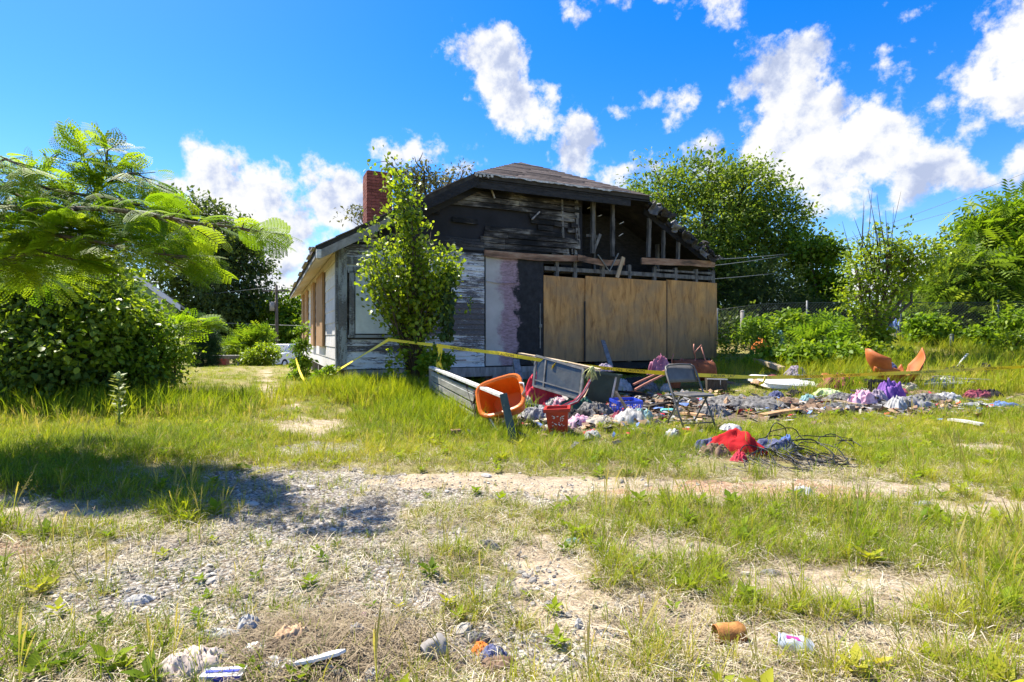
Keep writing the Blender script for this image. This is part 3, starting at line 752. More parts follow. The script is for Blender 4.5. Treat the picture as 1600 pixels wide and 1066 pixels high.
def stud(pxt, pyt, pxb, pyb, w_=0.07, v=0.03):
    (u0, z0), (u1, z1) = wall(pxt, pyt, v), wall(pxb, pyb, v)
    n = 5; vs_ = []; mb = MB()
    pts = [((u0 + (u1 - u0) * i / n), v, z0 + (z1 - z0) * i / n) for i in range(n + 1)]
    for i in range(n):
        ww = w_ * random.uniform(0.72, 1.1)
        mb.bar(pts[i], (Vector(pts[i + 1]) + Vector((0, 0, -.004))), ww, 0.09, (0, 1, 0))
    return hpart('stud', mb, 'stud')
stud(899, 310, 903, 388, 0.10); stud(926, 314, 926, 396, 0.085); stud(957, 302, 957, 401, 0.085); stud(1015, 326, 1013, 402, 0.08)
stud(1037, 350, 1036, 404, 0.07); stud(1060, 372, 1059, 406, 0.07); stud(877, 312, 879, 372, 0.05, 0.02)
brace((938, 366), (926, 396), 0.02, 0.02, 0.07, 'stud', 'stud')
brace((916, 368), (934, 370), 0.02, 0.02, 0.06, 'stud', 'lath')
for (a, b) in (((943, 316), (950, 312)), ((935, 338), (940, 336)), ((968, 350), (974, 347)), ((967, 369), (973, 365)), ((918, 326), (922, 324))):
    brace(a, b, 0.25, 0.28, 0.015, 'whiteedge', 'loose_strip')
# dark inside
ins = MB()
ins.prism([(0.15, 2.6, .1), (9.85, 2.6, .1), (9.85, 2.6, roofz(9.85) - .2), (RU, 2.6, RZ - .25), (0.15, 2.6, roofz(.15) - .2)], (0, .06, 0)); hpart('light_block_wall', ins, 'char')  # black wall added so that no light comes into the gable
hpart('shade_backing', MB().prism([(5.8, 1.25, 2.78), (9.75, 1.25, 2.78), (9.75, 1.25, roofz(9.75) - .2), (uCR, 1.25, roofz(uCR) - .2), (5.8, 1.25, roofz(uCR) - .2)], (0, .05, 0)), 'char')  # added black sheet stands for the deep shade behind the studs
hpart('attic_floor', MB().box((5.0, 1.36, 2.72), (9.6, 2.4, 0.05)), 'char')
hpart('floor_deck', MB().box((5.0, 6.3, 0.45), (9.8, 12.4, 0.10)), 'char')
# rafters seen through the burnt gable
for u in (6.6, 8.7):
    hpart('rafter', MB().bar((u, 0.9, roofz(u) - 0.22), (u, 0.9 + 0.01, 2.8), 0.06, 0.12), 'stud')
# --- shell: right, back and left walls
hpart('right_wall', MB().box((HW - 0.04, HD / 2 + .1, 1.75), (0.10, HD - .25, 2.6)), 'clap')
hpart('back_wall', MB().box((HW / 2, HD, 1.75), (HW - .1, 0.10, 2.6)), 'clap')
bgab = MB().prism([(0.1, HD, 3.06), (HW - .1, HD, 3.06), (RU, HD, RZ - 0.2)], (0, 0.06, 0)); hpart('back_gable', bgab, 'clap')
hpart('side_wall_core', MB().box((0.06, HD / 2 + .1, 1.72), (0.07, HD - .2, 2.52)), 'trim')
# white cement panels of the side wall, in courses
zz = 0.42; crs = 0
while zz < 2.78:
    h_ = min(0.262, 2.80 - zz); v = 0.19 + (0.6 if crs % 2 else 1.2)
    v0 = 0.19
    while v0 < HD - 0.05:
        v1 = min(v, HD - 0.02)
        mb = MB()
        t0, t1 = -0.016, -0.004
        mb.add([(t0, v0 + .003, zz), (t0, v1 - .003, zz), (t1, v1 - .003, zz + h_ + .01), (t1, v0 + .003, zz + h_ + .01), (0.025, v0 + .003, zz), (0.025, v1 - .003, zz), (0.025, v1 - .003, zz + h_ + .01), (0.025, v0 + .003, zz + h_ + .01)],
               [(1, 0, 3, 2), (0, 1, 5, 4), (3, 7, 6, 2), (0, 4, 7, 3), (1, 2, 6, 5)])
        hpart('panel', mb, 'panel')
        v0, v = v1, v1 + 1.2
    zz += 0.262; crs += 1
# four boards over the side windows
for (v0, v1, zb) in ((2.72, 4.46, 0.93), (5.5, 6.5, 0.90), (8.43, 9.40, 0.92), (10.4, 11.3, 0.92)):
    hpart('window_board', MB().box((-0.055, (v0 + v1) / 2, (zb + 2.76) / 2), (0.06, v1 - v0, 2.76 - zb), jit=.004), 'brownboard')
# piers and sill
for v in (0.2, 2.4, 4.8, 7.2, 9.6, 12.2): hpart('pier', MB().box((0.12, v, 0.0), (0.24, 0.24, 0.82)), 'greywood')
for u in (1.6, 3.3, 4.3, 6.3, 8.3, 9.8): hpart('pier', MB().box((u, 0.22, 0.1), (0.2, 0.24, 0.70), jit=.01), 'greywood')
hpart('sill_beam', MB().box((2.9, 0.00, 0.385), (5.6, 0.10, 0.20), jit=.012), 'greywood')
hpart('sill_beam', MB().box((8.0, 0.03, 0.44), (3.9, 0.10, 0.16), jit=.01), 'char')
hpart('skirt_board', MB().box((4.15, -0.05, 0.27), (1.7, 0.03, 0.17), Matrix.Rotation(R(-3), 3, 'Y')), 'greywood')
hpart('skirt_board', MB().box((5.5, -0.06, 0.20), (1.1, 0.03, 0.12), Matrix.Rotation(R(4), 3, 'Y')), 'greywood')
hpart('crawlspace_shade', MB().box((5.0, 1.6, 0.0), (9.6, 0.05, 0.95)), 'char')  # black sheet added in place of the shade under the floor

# --- roof: two slopes, clipped front, burnt right-hand edge
FV = -0.36
def slab(poly, th): # poly in (u,v,z) ccw from above
    return MB().prism([(u, v, z_ - th) for u, v, z_ in poly], (0, 0, th))
apx_v = 2.26
roof = hpart('roof', slab([(EU, FV, EZ), (uCL, FV, CLZ), (RU, apx_v, RZ), (RU, HD + .35, RZ), (EU, HD + .35, EZ)], 0.10), 'roofdeck')
# right slope with ragged burnt front
pr = [(RU, apx_v, RZ), (uCR, FV, CLZ)]
N = 16
random.seed(5)
for i in range(1, N + 1):
    u = uCR + (9.98 - uCR) * i / N
    pr.append((u, FV + 0.10 + 0.16 * i / N + random.uniform(-.12, .2), roofz(u) + random.uniform(-.04, .05)))
pr += [(10.5, 1.2, roofz(10.5)), (10.5, HD + .35, roofz(10.5)), (RU, HD + .35, RZ)]
hpart('right_slope', slab(pr, 0.11), 'roofdeck', parent=roof)
hipz = lambda v: CLZ + (RZ - CLZ) * (v - FV) / (apx_v - FV)
hpart('hip_face', slab([(uCL, FV, CLZ), (uCR, FV, CLZ), (RU, apx_v, RZ)], 0.10), 'roofdeck', parent=roof)
# shingle strips on the clipped face, course over course
NC = 17
for c in range(NC):
    f0, f1 = c / NC, (c + 1) / NC
    va, vb = FV - 0.03 + (apx_v - FV) * f0, FV - 0.03 + (apx_v - FV) * (f1 + 0.25 / NC)
    uL0, uR0 = uCL - .03 + (RU - uCL) * f0, uCR + .03 - (uCR - RU) * f0
    if c >= NC - 2: continue
    k = max(1, int((uR0 - uL0) / 0.95))
    cuts = [uL0] + sorted(uL0 + (uR0 - uL0) * (j + random.uniform(-.3, .3)) / k for j in range(1, k)) + [uR0]
    for a, b in zip(cuts[:-1], cuts[1:]):
        sh = lambda u, f: max(uCL + (RU - uCL) * f, min(uCR - (uCR - RU) * f, u))
        a1, b1 = sh(a, min(1, f1)), sh(b, min(1, f1))
        za, zb_ = hipz(va) + 0.022, hipz(vb) + 0.006
        mb = MB().add([(a + .004, va, za + random.uniform(0, .012)), (b - .004, va, za + random.uniform(0, .012)), (b1 - .003, vb, zb_), (a1 + .003, vb, zb_), (a, va, za - .02), (b, va, za - .02)], [(0, 1, 2, 3), (4, 5, 1, 0)])
        hpart('shingle', mb, 'shingle', parent=roof)
# shingle strips on the left slope (seen edge-on along the rake)
for c in range(15):
    f0 = c / 15
    for j in range(6):
        v0 = FV - .03 + (HD + .7) * j / 6; v1 = FV - .03 + (HD + .7) * (j + 1) / 6
        u0 = EU - .03 + (RU - EU) * f0; u1 = u0 + (RU - EU) / 15 + .06
        u1 = min(u1, RU)
        if u1 > uCL: v0 = max(v0, FV + (apx_v - FV) * (u1 - uCL) / (RU - uCL) + .02)
        if v0 >= v1 - .05: continue
        if j == 0 and u0 > uCL - .2: continue
        zf = lambda u: EZ + (u - EU) * SL
        mb = MB().add([(u0, v0, zf(u0) + .024), (u1, v0, zf(u1) + .006), (u1, v1 - .006, zf(u1) + .006), (u0, v1 - .006, zf(u0) + .024), (u0, v0, zf(u0)), (u0, v1 - .006, zf(u0)), (u1, v0, zf(u1) - .01)], [(0, 1, 2, 3), (4, 0, 3, 5), (4, 6, 1, 0)])
        hpart('shingle', mb, 'shingle', parent=roof)
# ragged pale drip edge under the clip
mb = MB(); n = 46; vs_, fs_ = [], []
for i in range(n + 1):
    u = uCL + (uCR - 0.6 - uCL) * i / n
    lo = random.uniform(.012, .05) if i < 40 else random.uniform(.0, .015)
    vs_ += [(u, FV - .045, CLZ + .015), (u, FV - .05, CLZ + .01 - lo), (u, FV - .03, CLZ + .015)]
    if i: a, b = 3 * i - 3, 3 * i; fs_ += [(a + 1, b + 1, b, a), (a, b, b + 2, a + 2)]
hpart('drip_edge', mb.add(vs_, fs_), 'drip', parent=roof)
mb = MB()
for i in range(5):
    u = uCL + 0.02 + .09 * i; mb.box((u, FV - .06, CLZ - .02 - random.uniform(0, .05)), (.06, .02, .05), Matrix.Rotation(random.uniform(-.6, .6), 3, 'Y'))
hpart('paint_flake', mb, 'drip', parent=roof)
# clip soffit band (deep black board) and rake boards
hpart('clip_fascia', MB().box(((uCL + uCR) / 2 - .3, FV + .06, CLZ - .20), (uCR - uCL - .5, 0.05, 0.20)), 'char', parent=roof)
hpart('clip_soffit', MB().box(((uCL + uCR) / 2, FV / 2 + .04, CLZ - .13), (uCR - uCL, 0.40, 0.03)), 'char', parent=roof)
def rake_board(u0, u1, v, drop, hgt, mat, name, th=0.035):
    mb = MB(); n = 8; vs_, fs_ = [], []
    for i in range(n + 1):
        u = u0 + (u1 - u0) * i / n; zt_ = roofz(u) - drop; j = random.uniform(-.004, .004)
        vs_ += [(u, v + j, zt_ - hgt), (u, v + j, zt_), (u, v + th, zt_), (u, v + th, zt_ - hgt)]
        if i:
            a, b = 4 * i - 4, 4 * i
            fs_ += [(a, b, b + 1, a + 1), (a + 1, b + 1, b + 2, a + 2), (a + 3, b + 3, b, a)]
    fs_ += [(0, 1, 2, 3), (4 * n, 4 * n + 3, 4 * n + 2, 4 * n + 1)]
    return hpart(name, mb.add(vs_, fs_), mat, parent=roof)
rake_board(EU + .02, 0.95, FV - .005, 0.10, 0.17, 'greyfascia', 'rake_board')
rake_board(0.95, uCL + .1, FV - .005, 0.10, 0.20, 'char', 'rake_board')
rake_board(0.75, uCL + .25, -0.09, 0.22, 0.20, 'charplank', 'rake_trim')
hpart('fascia_end', MB().box((EU + .03, FV + .0, EZ - .15), (.09, .10, .17)), 'whiteedge', parent=roof)
# left eave: soffit boards, fascia
for i in range(8):
    v0 = FV + (HD + .6) * i / 8; v1 = FV + (HD + .6) * (i + 1) / 8
    hpart('soffit_board', MB().add([(EU + .03, v0 + .004, EZ - .145), (0.02, v0 + .004, EZ + .06), (0.02, v1 - .004, EZ + .06), (EU + .03, v1 - .004, EZ - .145), (EU + .03, v0 + .004, EZ - .125), (0.02, v0 + .004, EZ + .08), (0.02, v1 - .004, EZ + .08), (EU + .03, v1 - .004, EZ - .125)], [(0, 3, 2, 1), (4, 5, 6, 7), (0, 1, 5, 4), (2, 3, 7, 6)]), 'soffit', parent=roof)
hpart('frieze_board', MB().box((-0.03, HD / 2, 2.83), (0.03, HD - .1, 0.16)), 'soffit')
hpart('eave_fascia', MB().box((EU + .015, HD / 2, EZ - .10), (0.03, HD + .66, 0.13)), 'greyfascia', parent=roof)
for v0, ln in ((-.2, .5), (.9, .7), (2.1, 1.2), (4.2, .9), (7.0, 1.8)):
    hpart('shingle_lip', MB().box((EU - .04, v0 + ln / 2, EZ - .005), (.07, ln, .025), jit=.006), 'greyfascia', parent=roof)
# curled felt and charred lumps on the burnt edge
def felt(px, py, w_, h_, v, seed, mat='felt', curl=1.0, ang=0.0):
    u0, z0 = wall(px, py, v); n = 7; vs_, fs_ = [], []
    ca, sa = math.cos(ang), math.sin(ang)
    for j in range(n + 1):
        for i in range(n + 1):
            a, b = (i / n - .5), (j / n - .5)
            q = mnoise.noise(Vector((a * 2.2 + seed, b * 2.2, seed * .37)))
            uu, zz_ = a * w_ * (1 + .5 * q), b * h_ * (1 + .4 * q)
            vs_.append((u0 + ca * uu - sa * zz_, v - curl * (0.16 * a * a + .12 * q) - 0.05, z0 + sa * uu + ca * zz_))
    for j in range(n):
        for i in range(n):
            a = j * (n + 1) + i; fs_.append((a, a + 1, a + n + 2, a + n + 1))
    o = hpart('roofing_felt', MB().add(vs_, fs_), mat, True, parent=roof)
    sm = o.modifiers.new('thick', 'SOLIDIFY'); sm.thickness = 0.015
    return o
felt(1019, 328, .24, .22, -.26, 1.3, 'felt', 1.5, -.7); felt(1040, 336, .42, .15, -.28, 2.2, 'roofdeck', 1.7, -.2); felt(1052, 357, .26, .20, -.25, 3.9, 'felt', 1.4, -.5)
felt(1070, 372, .36, .18, -.22, 4.4, 'roofdeck', 1.4, -.7); felt(1085, 385, .3, .18, -.2, 5.1, 'roofdeck', 1.5, -.7); felt(1096, 396, .3, .16, -.2, 6.6, 'felt', 1.2, -.6); felt(1108, 404, .26, .12, -.2, 7.7, 'roofdeck', 1.2, -.5)
rng2 = random.Random(8)
for i in range(60):
    u = uCR + (9.95 - uCR) * rng2.random(); s_ = rng2.uniform(.035, .10)
    hpart('charred_chunk', MB().box((u, -.22 + rng2.uniform(-.14, .3), roofz(u) - .02 + rng2.uniform(-.12, .05)), (s_ * 1.6, s_, s_ * .7), Euler((rng2.uniform(-1, 1), rng2.uniform(-1, 1), rng2.uniform(-1, 1))).to_matrix(), jit=s_ * .25), rng2.choice(('char', 'roofdeck', 'roofdeck', 'felt')), parent=roof)
rake_board(uCR + .1, 9.9, -.02, 0.16, 0.16, 'char', 'rake_board')
# --- chimney, brick by brick
cu, cv, cs = 1.31, 3.0, 0.62
ctop, cbase = 5.42, 3.6
chim = hpart('chimney', MB().box((cu, cv, (ctop + cbase) / 2 - .01), (cs - .03, cs - .03, ctop - cbase - .02)), 'mortar', parent=house)
bw, bh = 0.2, 0.067
brick_me = {}
for i in range(int((ctop - cbase) / (bh + .011))):
    zz = cbase + i * (bh + .011) + bh / 2
    if zz < roofz(cu) - .4: continue
    for side in range(4):
        for j in range(3):
            offs = (-1 + j) * 0.207 + (0.0 if i % 2 else 0.0)
            ln = 0.196
            if i % 2: offs, ln = ((-.258, .098), (-.105, .196), (.155, .29))[j]
            key = (ln,)
            if key not in brick_me: brick_me[key] = MB().box((0, 0, 0), (ln, 0.06, bh), jit=.003).mesh('brick', MT['brick'])
            o = bpy.data.objects.new('brick', brick_me[key]); col.objects.link(o); o.parent = chim
            a = side * math.pi / 2; d = cs / 2 - 0.018 + random.uniform(-.003, .004)
            o.location = (cu + math.cos(a) * offs + math.sin(a) * d, cv + math.sin(a) * offs - math.cos(a) * d, zz)
            o.rotation_euler = (0, 0, a)
vt = MB().box((0.0, 6.0, 3.42), (0.30, 0.30, 0.75)); vt.box((0.0, 6.0, 3.82), (0.36, 0.36, 0.05)); hpart('roof_vent', vt, 'greyfascia')
random.seed(21)
# ------------------------------------------------------------------ vegetation
LEAF = (np.array([(0, 0, 0), (-.27, .42, .07), (0, 1, -.08), (.27, .42, .07)], float), np.array([(0, 2, 1), (0, 3, 2)]))
ROUND = (np.array([(0, 0, 0), (-.36, .30, .06), (-.30, .72, .05), (0, 1, -.06), (.30, .72, .05), (.36, .30, .06)], float), np.array([(0, 3, 2), (0, 2, 1), (0, 4, 3), (0, 5, 4)]))
def compound(pairs=6, ll=0.30, lw=0.055, droop=0.5, tip=True):
    v, f = [], []
    for i in range(pairs):
        y = 0.14 + 0.80 * i / (pairs - 1); z0 = -droop * 0.25 * y * y; L = ll * (0.75 + 0.5 * math.sin(math.pi * (i + .6) / (pairs + .3)))
        for s_ in (-1, 1):
            o = len(v)
            v += [(0, y, z0), (s_ * L * .5, y + .10 + lw, z0 + .01), (s_ * L, y + .16, z0 - droop * .22 * L), (s_ * L * .5, y + .10 - lw, z0 - .01)]
            f += [(o, o + 1, o + 2), (o, o + 2, o + 3)]
    o = len(v)
    v += [(-.008, 0, 0), (.008, 0, 0), (0, .98, -droop * .25)]; f += [(o, o + 1, o + 2)]
    return np.array(v, float), np.array(f)
FROND = compound()
NEEDLE = (np.array([(-.03, 0, 0), (.03, 0, 0), (0, 1, 0), (0, 0, .05), (0, 0.1, -.05), (.25, .6, .1), (-.25, .62, -.1)], float), np.array([(0, 1, 2), (3, 4, 5), (3, 4, 6)]))

def instances(P, fwd, nrm, size, proto, var):
    """numpy copies of a proto leaf: +Y goes along fwd, +Z along nrm"""
    pv, pf = proto
    f = fwd / np.maximum(1e-6, np.linalg.norm(fwd, axis=1, keepdims=True))
    x = np.cross(f, nrm); x /= np.maximum(1e-6, np.linalg.norm(x, axis=1, keepdims=True))
    z = np.cross(x, f)
    M_ = np.stack([x, f, z], 2) * size[:, None, None]
    V_ = np.einsum('nij,kj->nki', M_, pv) + P[:, None, :]
    n, k = len(P), len(pv)
    F_ = (pf[None] + (np.arange(n) * k)[:, None, None]).reshape(-1, 3)
    return V_.reshape(-1, 3), F_, np.repeat(var, k)
def blob(px, py, Y, rpx, squash=1.0, ry=None):
    c = at(px, py, Y); r = rpx / FPX * Y
    return (c.x, c.y, c.z, r, r * (ry or 1.0), r * squash)
def crown_points(blobs, clumps, per, sigma, g, shell=0.5):
    w_ = np.array([(b[3] * b[4] * b[5]) ** 0.66 for b in blobs]); w_ /= w_.sum()
    which = g.choice(len(blobs), clumps, p=w_)
    B = np.array(blobs)[which]
    d = g.normal(size=(clumps, 3)); d /= np.linalg.norm(d, axis=1, keepdims=True)
    r = shell + (1.08 - shell) * g.random(clumps) ** 0.7
    ctr = B[:, :3] + d * B[:, 3:6] * r[:, None]
    P = np.repeat(ctr, per, 0) + np.repeat(g.uniform(.6, 1.5, clumps), per)[:, None] * np.clip(g.normal(size=(clumps * per, 3)), -1.7, 1.7) * np.array([sigma, sigma, sigma * .55])
    out = np.repeat(d, per, 0)
    cv = np.repeat(g.random(clumps), per)
    return ctr, P, out, cv
def make_crown(name, blobs, clumps, per, sigma, size, proto, mat, parent, seed, shell=0.5, droop=0.2, org=(0, 0, 0), szvar=0.3, upn=1.0, vary=0.45, zmin=None):
    g = np.random.default_rng(seed)
    ctr, P, out, cv = crown_points(blobs, clumps, per, sigma, g, shell)
    if zmin is not None:
        keep = P[:, 2] > zmin; P, out, cv = P[keep], out[keep], cv[keep]
    n = len(P)
    fwd = out * 0.8 + g.normal(size=(n, 3)) * 0.75; fwd[:, 2] -= droop
    nrm = g.normal(size=(n, 3)) * 0.75 + out * 0.35; nrm[:, 2] += upn
    sz = size * (1 + szvar * g.normal(size=n)).clip(0.4, 1.7)
    var = np.clip(cv * vary + (1 - vary) * g.random(n), 0, 1)
    V_, F_, A_ = instances(P, fwd, nrm, sz, proto, var)
    V_ -= np.array(org)
    return ob(name, np_mesh(name, V_, F_, mat, A_), parent), ctr
def limbs(mb, base, blobs, ctr, r0, g, org, fork=0.35, twigs=40, stems=1, spread=0.12):
    base = Vector(base)
    tops = []
    for b in blobs: tops.append(Vector(b[:3]))
    zlo = min(t.z for t in tops); hgt = max(t.z for t in tops) - base.z
    starts = []
    for s_ in range(stems):
        b0 = base + Vector((g.normal() * spread, g.normal() * spread * .6, -0.1)) if stems > 1 else base + Vector((0, 0, -.15))
        mid = sum(tops, Vector()) / len(tops) if stems == 1 else tops[s_ % len(tops)]
        fk = b0.lerp(mid, fork) ; fk.x += g.normal() * .03 * hgt
        pts = [b0, b0.lerp(fk, .35) + Vector((g.normal(), g.normal(), 0)) * .012 * hgt, b0.lerp(fk, .7) + Vector((g.normal(), g.normal(), 0)) * .015 * hgt, fk]
        rr = r0 / (stems ** .5)
        mb.tube([p - Vector(org) for p in pts], [rr * 1.25, rr, rr * .88, rr * .75], 8)
        starts.append((fk, rr))
    for i, t_ in enumerate(tops):
        fk, rr = starts[i % len(starts)]
        m1 = fk.lerp(t_, .5) + Vector((g.normal(), g.normal(), g.random())) * .04 * hgt
        mb.tube([p - Vector(org) for p in (fk - Vector((0, 0, .02)), fk.lerp(m1, .5), m1, t_)], [rr * .62, rr * .5, rr * .36, rr * .16], 6)
    sel = g.choice(len(ctr), min(twigs, len(ctr)), replace=False)
    for i in sel:
        c = Vector(ctr[i]); j = min(range(len(tops)), key=lambda q: (tops[q] - c).length)
        a = tops[j].lerp(starts[j % len(starts)][0], g.uniform(0, .4))
        m = a.lerp(c, .5) + Vector((0, 0, .08 * (c - a).length))
        mb.tube([p - Vector(org) for p in (a, m, c)], [rr * .16 + .006, rr * .1 + .005, .004], 4, cap=False)
def tree(name, label, cat, base, blobs, clumps, per, sigma, size, proto, leaf, bark='bark', r0=0.15, seed=1, group=None, shell=0.5, droop=0.2, twigs=40, stems=1, fork=0.35, spread=.12, **kw):
    t = thing(name, label, cat, base, 0, group)
    cr, ctr = make_crown('crown', blobs, clumps, per, sigma, size, proto, leaf, t, seed, shell, droop, base, **kw)
    mb = MB(); limbs(mb, base, blobs, ctr, r0, np.random.default_rng(seed + 5), base, fork, twigs, stems, spread)
    mb.build('trunk', MT[bark], t, True)
    return t

LM = {}
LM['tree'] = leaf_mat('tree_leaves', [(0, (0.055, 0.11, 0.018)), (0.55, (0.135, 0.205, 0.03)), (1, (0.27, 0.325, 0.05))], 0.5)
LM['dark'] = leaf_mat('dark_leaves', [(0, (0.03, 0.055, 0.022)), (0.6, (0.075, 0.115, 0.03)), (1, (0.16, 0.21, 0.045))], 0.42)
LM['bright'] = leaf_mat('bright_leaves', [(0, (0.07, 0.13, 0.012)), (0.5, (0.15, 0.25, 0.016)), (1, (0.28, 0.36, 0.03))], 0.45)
LM['mimosa'] = leaf_mat('mimosa_leaves', [(0, (0.08, 0.16, 0.010)), (0.5, (0.17, 0.28, 0.013)), (1, (0.30, 0.38, 0.022))], 0.55, inst=False)
LM['hedge'] = leaf_mat('hedge_leaves', [(0, (0.045, 0.085, 0.022)), (0.6, (0.12, 0.19, 0.038)), (1, (0.27, 0.34, 0.05))], 0.45, rough=0.55, spec=0.25)
LM['shrub'] = leaf_mat('shrub_leaves', [(0, (0.075, 0.13, 0.014)), (0.5, (0.20, 0.285, 0.02)), (1, (0.36, 0.43, 0.035))], 0.5, rough=0.4, spec=0.4)
LM['vine'] = leaf_mat('vine_leaves', [(0, (0.02, 0.045, 0.014)), (1, (0.08, 0.14, 0.025))], 0.35)
LM['olive'] = leaf_mat('grey_olive_leaves', [(0, (0.05, 0.06, 0.035)), (0.6, (0.12, 0.13, 0.07)), (1, (0.22, 0.20, 0.12))], 0.3)
LM['conifer'] = leaf_mat('conifer_sprays', [(0, (0.010, 0.035, 0.014)), (1, (0.035, 0.095, 0.022))], 0.2)
LM['weed'] = leaf_mat('weed_leaves', [(0, (0.07, 0.14, 0.012)), (0.5, (0.15, 0.26, 0.02)), (1, (0.28, 0.36, 0.04))], 0.45)
gnd = lambda p, Y: ((p - CX) / FPX * Y, Y, gzf((p - CX) / FPX * Y, Y))

# big trees behind the house, right
tree('broadleaf_tree', 'tallest leafy green tree rising behind the burnt gable', 'tree', gnd(1110, 25),
     [blob(1028, 300, 24, 52, .8), blob(1100, 285, 24.5, 56, .7), blob(1160, 300, 25, 56, .75), blob(1200, 345, 25, 52), blob(1090, 360, 24, 74), blob(1165, 395, 25, 74), blob(1010, 350, 23.5, 40), blob(1232, 395, 25, 34), blob(1120, 455, 24, 80), blob(1050, 420, 23.5, 60)],
     800, 62, .40, .165, LEAF, LM['tree'], r0=.32, seed=41, shell=.5, twigs=160, vary=.6)
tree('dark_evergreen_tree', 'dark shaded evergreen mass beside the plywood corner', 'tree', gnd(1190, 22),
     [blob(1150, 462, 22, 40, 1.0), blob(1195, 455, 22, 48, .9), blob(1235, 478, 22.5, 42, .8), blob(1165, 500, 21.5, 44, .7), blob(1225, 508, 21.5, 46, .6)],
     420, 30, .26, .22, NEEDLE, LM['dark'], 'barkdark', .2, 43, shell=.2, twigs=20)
tree('broadleaf_tree', 'mid-height yellow-green tree around the far utility pole', 'tree', gnd(1285, 23),
     [blob(1265, 385, 23, 24), blob(1295, 392, 23, 22), blob(1280, 425, 23.5, 38), blob(1262, 470, 24, 34), blob(1300, 450, 23.5, 26), blob(1290, 490, 23, 34)],
     330, 36, .26, .17, LEAF, LM['bright'], r0=.16, seed=45, shell=.3, twigs=40)
tree('young_elm', 'young tree with bare dead twigs sticking out of its top', 'tree', gnd(1367, 14.2),
     [blob(1365, 400, 14.2, 36, 1.2), blob(1395, 380, 14, 28, 1.0), blob(1425, 395, 14.2, 34, .9), blob(1348, 455, 14, 32), blob(1385, 445, 14.3, 40), blob(1425, 430, 14.5, 30, .7), blob(1452, 400, 14.6, 22, .8), blob(1362, 495, 14, 30), blob(1340, 420, 13.9, 20)],
     235, 18, .13, .105, LEAF, LM['shrub'], r0=.10, seed=47, shell=.25, twigs=110, fork=.3)
elm = bpy.context.scene.objects[-1] if False else [o for o in col.objects if o.name.startswith('young_elm')][0]
mb = MB(); g_ = random.Random(3)
eb = Vector(elm.location)
for i in range(22):
    x0 = g_.uniform(1345, 1392); x1 = x0 + g_.uniform(-26, 18) + (x0 - 1368) * .3; y1 = g_.uniform(292, 372)
    a, b = at(x0, g_.uniform(400, 460), 14.2), at(x1, y1, 14.2 + g_.uniform(-.4, .4))
    m = a.lerp(b, .5) + Vector((g_.uniform(-.12, .12), 0, 0))
    mb.tube([a - eb, m - eb, b - eb], [.016, .010, .003], 4, cap=False)
for i in range(11):                                  # long leafy shoots reaching up and right
    x0, y0 = g_.uniform(1370, 1430), g_.uniform(400, 470); L = g_.uniform(40, 85); an = g_.uniform(.5, 1.15)
    a = at(x0, y0, 14.2); b = at(x0 + L * math.cos(an) * 1.2, y0 - L * math.sin(an), 14.2 + g_.uniform(-.4, .4))
    mb.tube([a - eb, a.lerp(b, .5) - eb + Vector((0, 0, .05)), b - eb], [.014, .009, .003], 4, cap=False)
mb.build('bare_twigs', MT['barkdark'], elm)
gq = np.random.default_rng(9); PP, FF = [], []
for i in range(24):
    x0, y0 = gq.uniform(1372, 1448), gq.uniform(385, 470); L = gq.uniform(35, 80); an = gq.uniform(.35, 1.2)
    a = np.array(at(x0, y0, 14.2)); b = np.array(at(x0 + L * math.cos(an) * 1.15, y0 - L * math.sin(an), 14.2 + gq.uniform(-.5, .5)))
    tt = gq.random(34)[:, None]
    PP.append(a + (b - a) * tt + gq.normal(size=(34, 3)) * .03); FF.append(np.repeat(((b - a) / np.linalg.norm(b - a))[None], 34, 0) * .7 + gq.normal(size=(34, 3)) * .6)
P_, F0 = np.concatenate(PP), np.concatenate(FF)
nn = gq.normal(size=P_.shape) * .6; nn[:, 2] += 1
V_, F_, A_ = instances(P_ - np.array(eb), F0, nn, gq.uniform(.08, .15, len(P_)), LEAF, gq.random(len(P_)))
ob('leafy_shoots', np_mesh('leafy_shoots', V_, F_, LM['shrub'], A_), elm)

tree('ailanthus_tree', 'feathery-leaved tree at the far right rim with an open pale top', 'tree', gnd(1590, 19),
     [blob(1560, 352, 19, 34, .7), blob(1600, 340, 19, 40, .8), blob(1535, 385, 19, 26, .8), blob(1585, 400, 18.6, 50), blob(1530, 440, 18.5, 42), blob(1590, 465, 18, 56), blob(1540, 490, 18, 40, .7), blob(1650, 400, 19, 70)],
     430, 9, .30, .62, FROND, LM['bright'], r0=.14, seed=49, shell=.3, droop=.5, twigs=80)
tree('ailanthus_tree', 'dark-hearted bushy tree next to the far right feathery tree', 'tree', gnd(1510, 18),
     [blob(1505, 455, 18, 36, 1.1), blob(1480, 490, 17.8, 30, .8), blob(1525, 500, 17.6, 36, .7), blob(1500, 425, 18.2, 22)],
     170, 9, .26, .52, FROND, LM['tree'], 'barkdark', .1, 51, shell=.25, droop=.5, twigs=30)
tree('leafy_bush', 'bright rounded bush behind the chain-link fence near the young tree', 'bush', gnd(1435, 19),
     [blob(1418, 478, 19, 30, .8), blob(1455, 465, 19, 34, .8), blob(1440, 500, 18.5, 46, .6), blob(1475, 440, 20, 18)],
     260, 20, .22, .20, LEAF, LM['bright'], r0=.08, seed=53, shell=.35, twigs=20, stems=3)
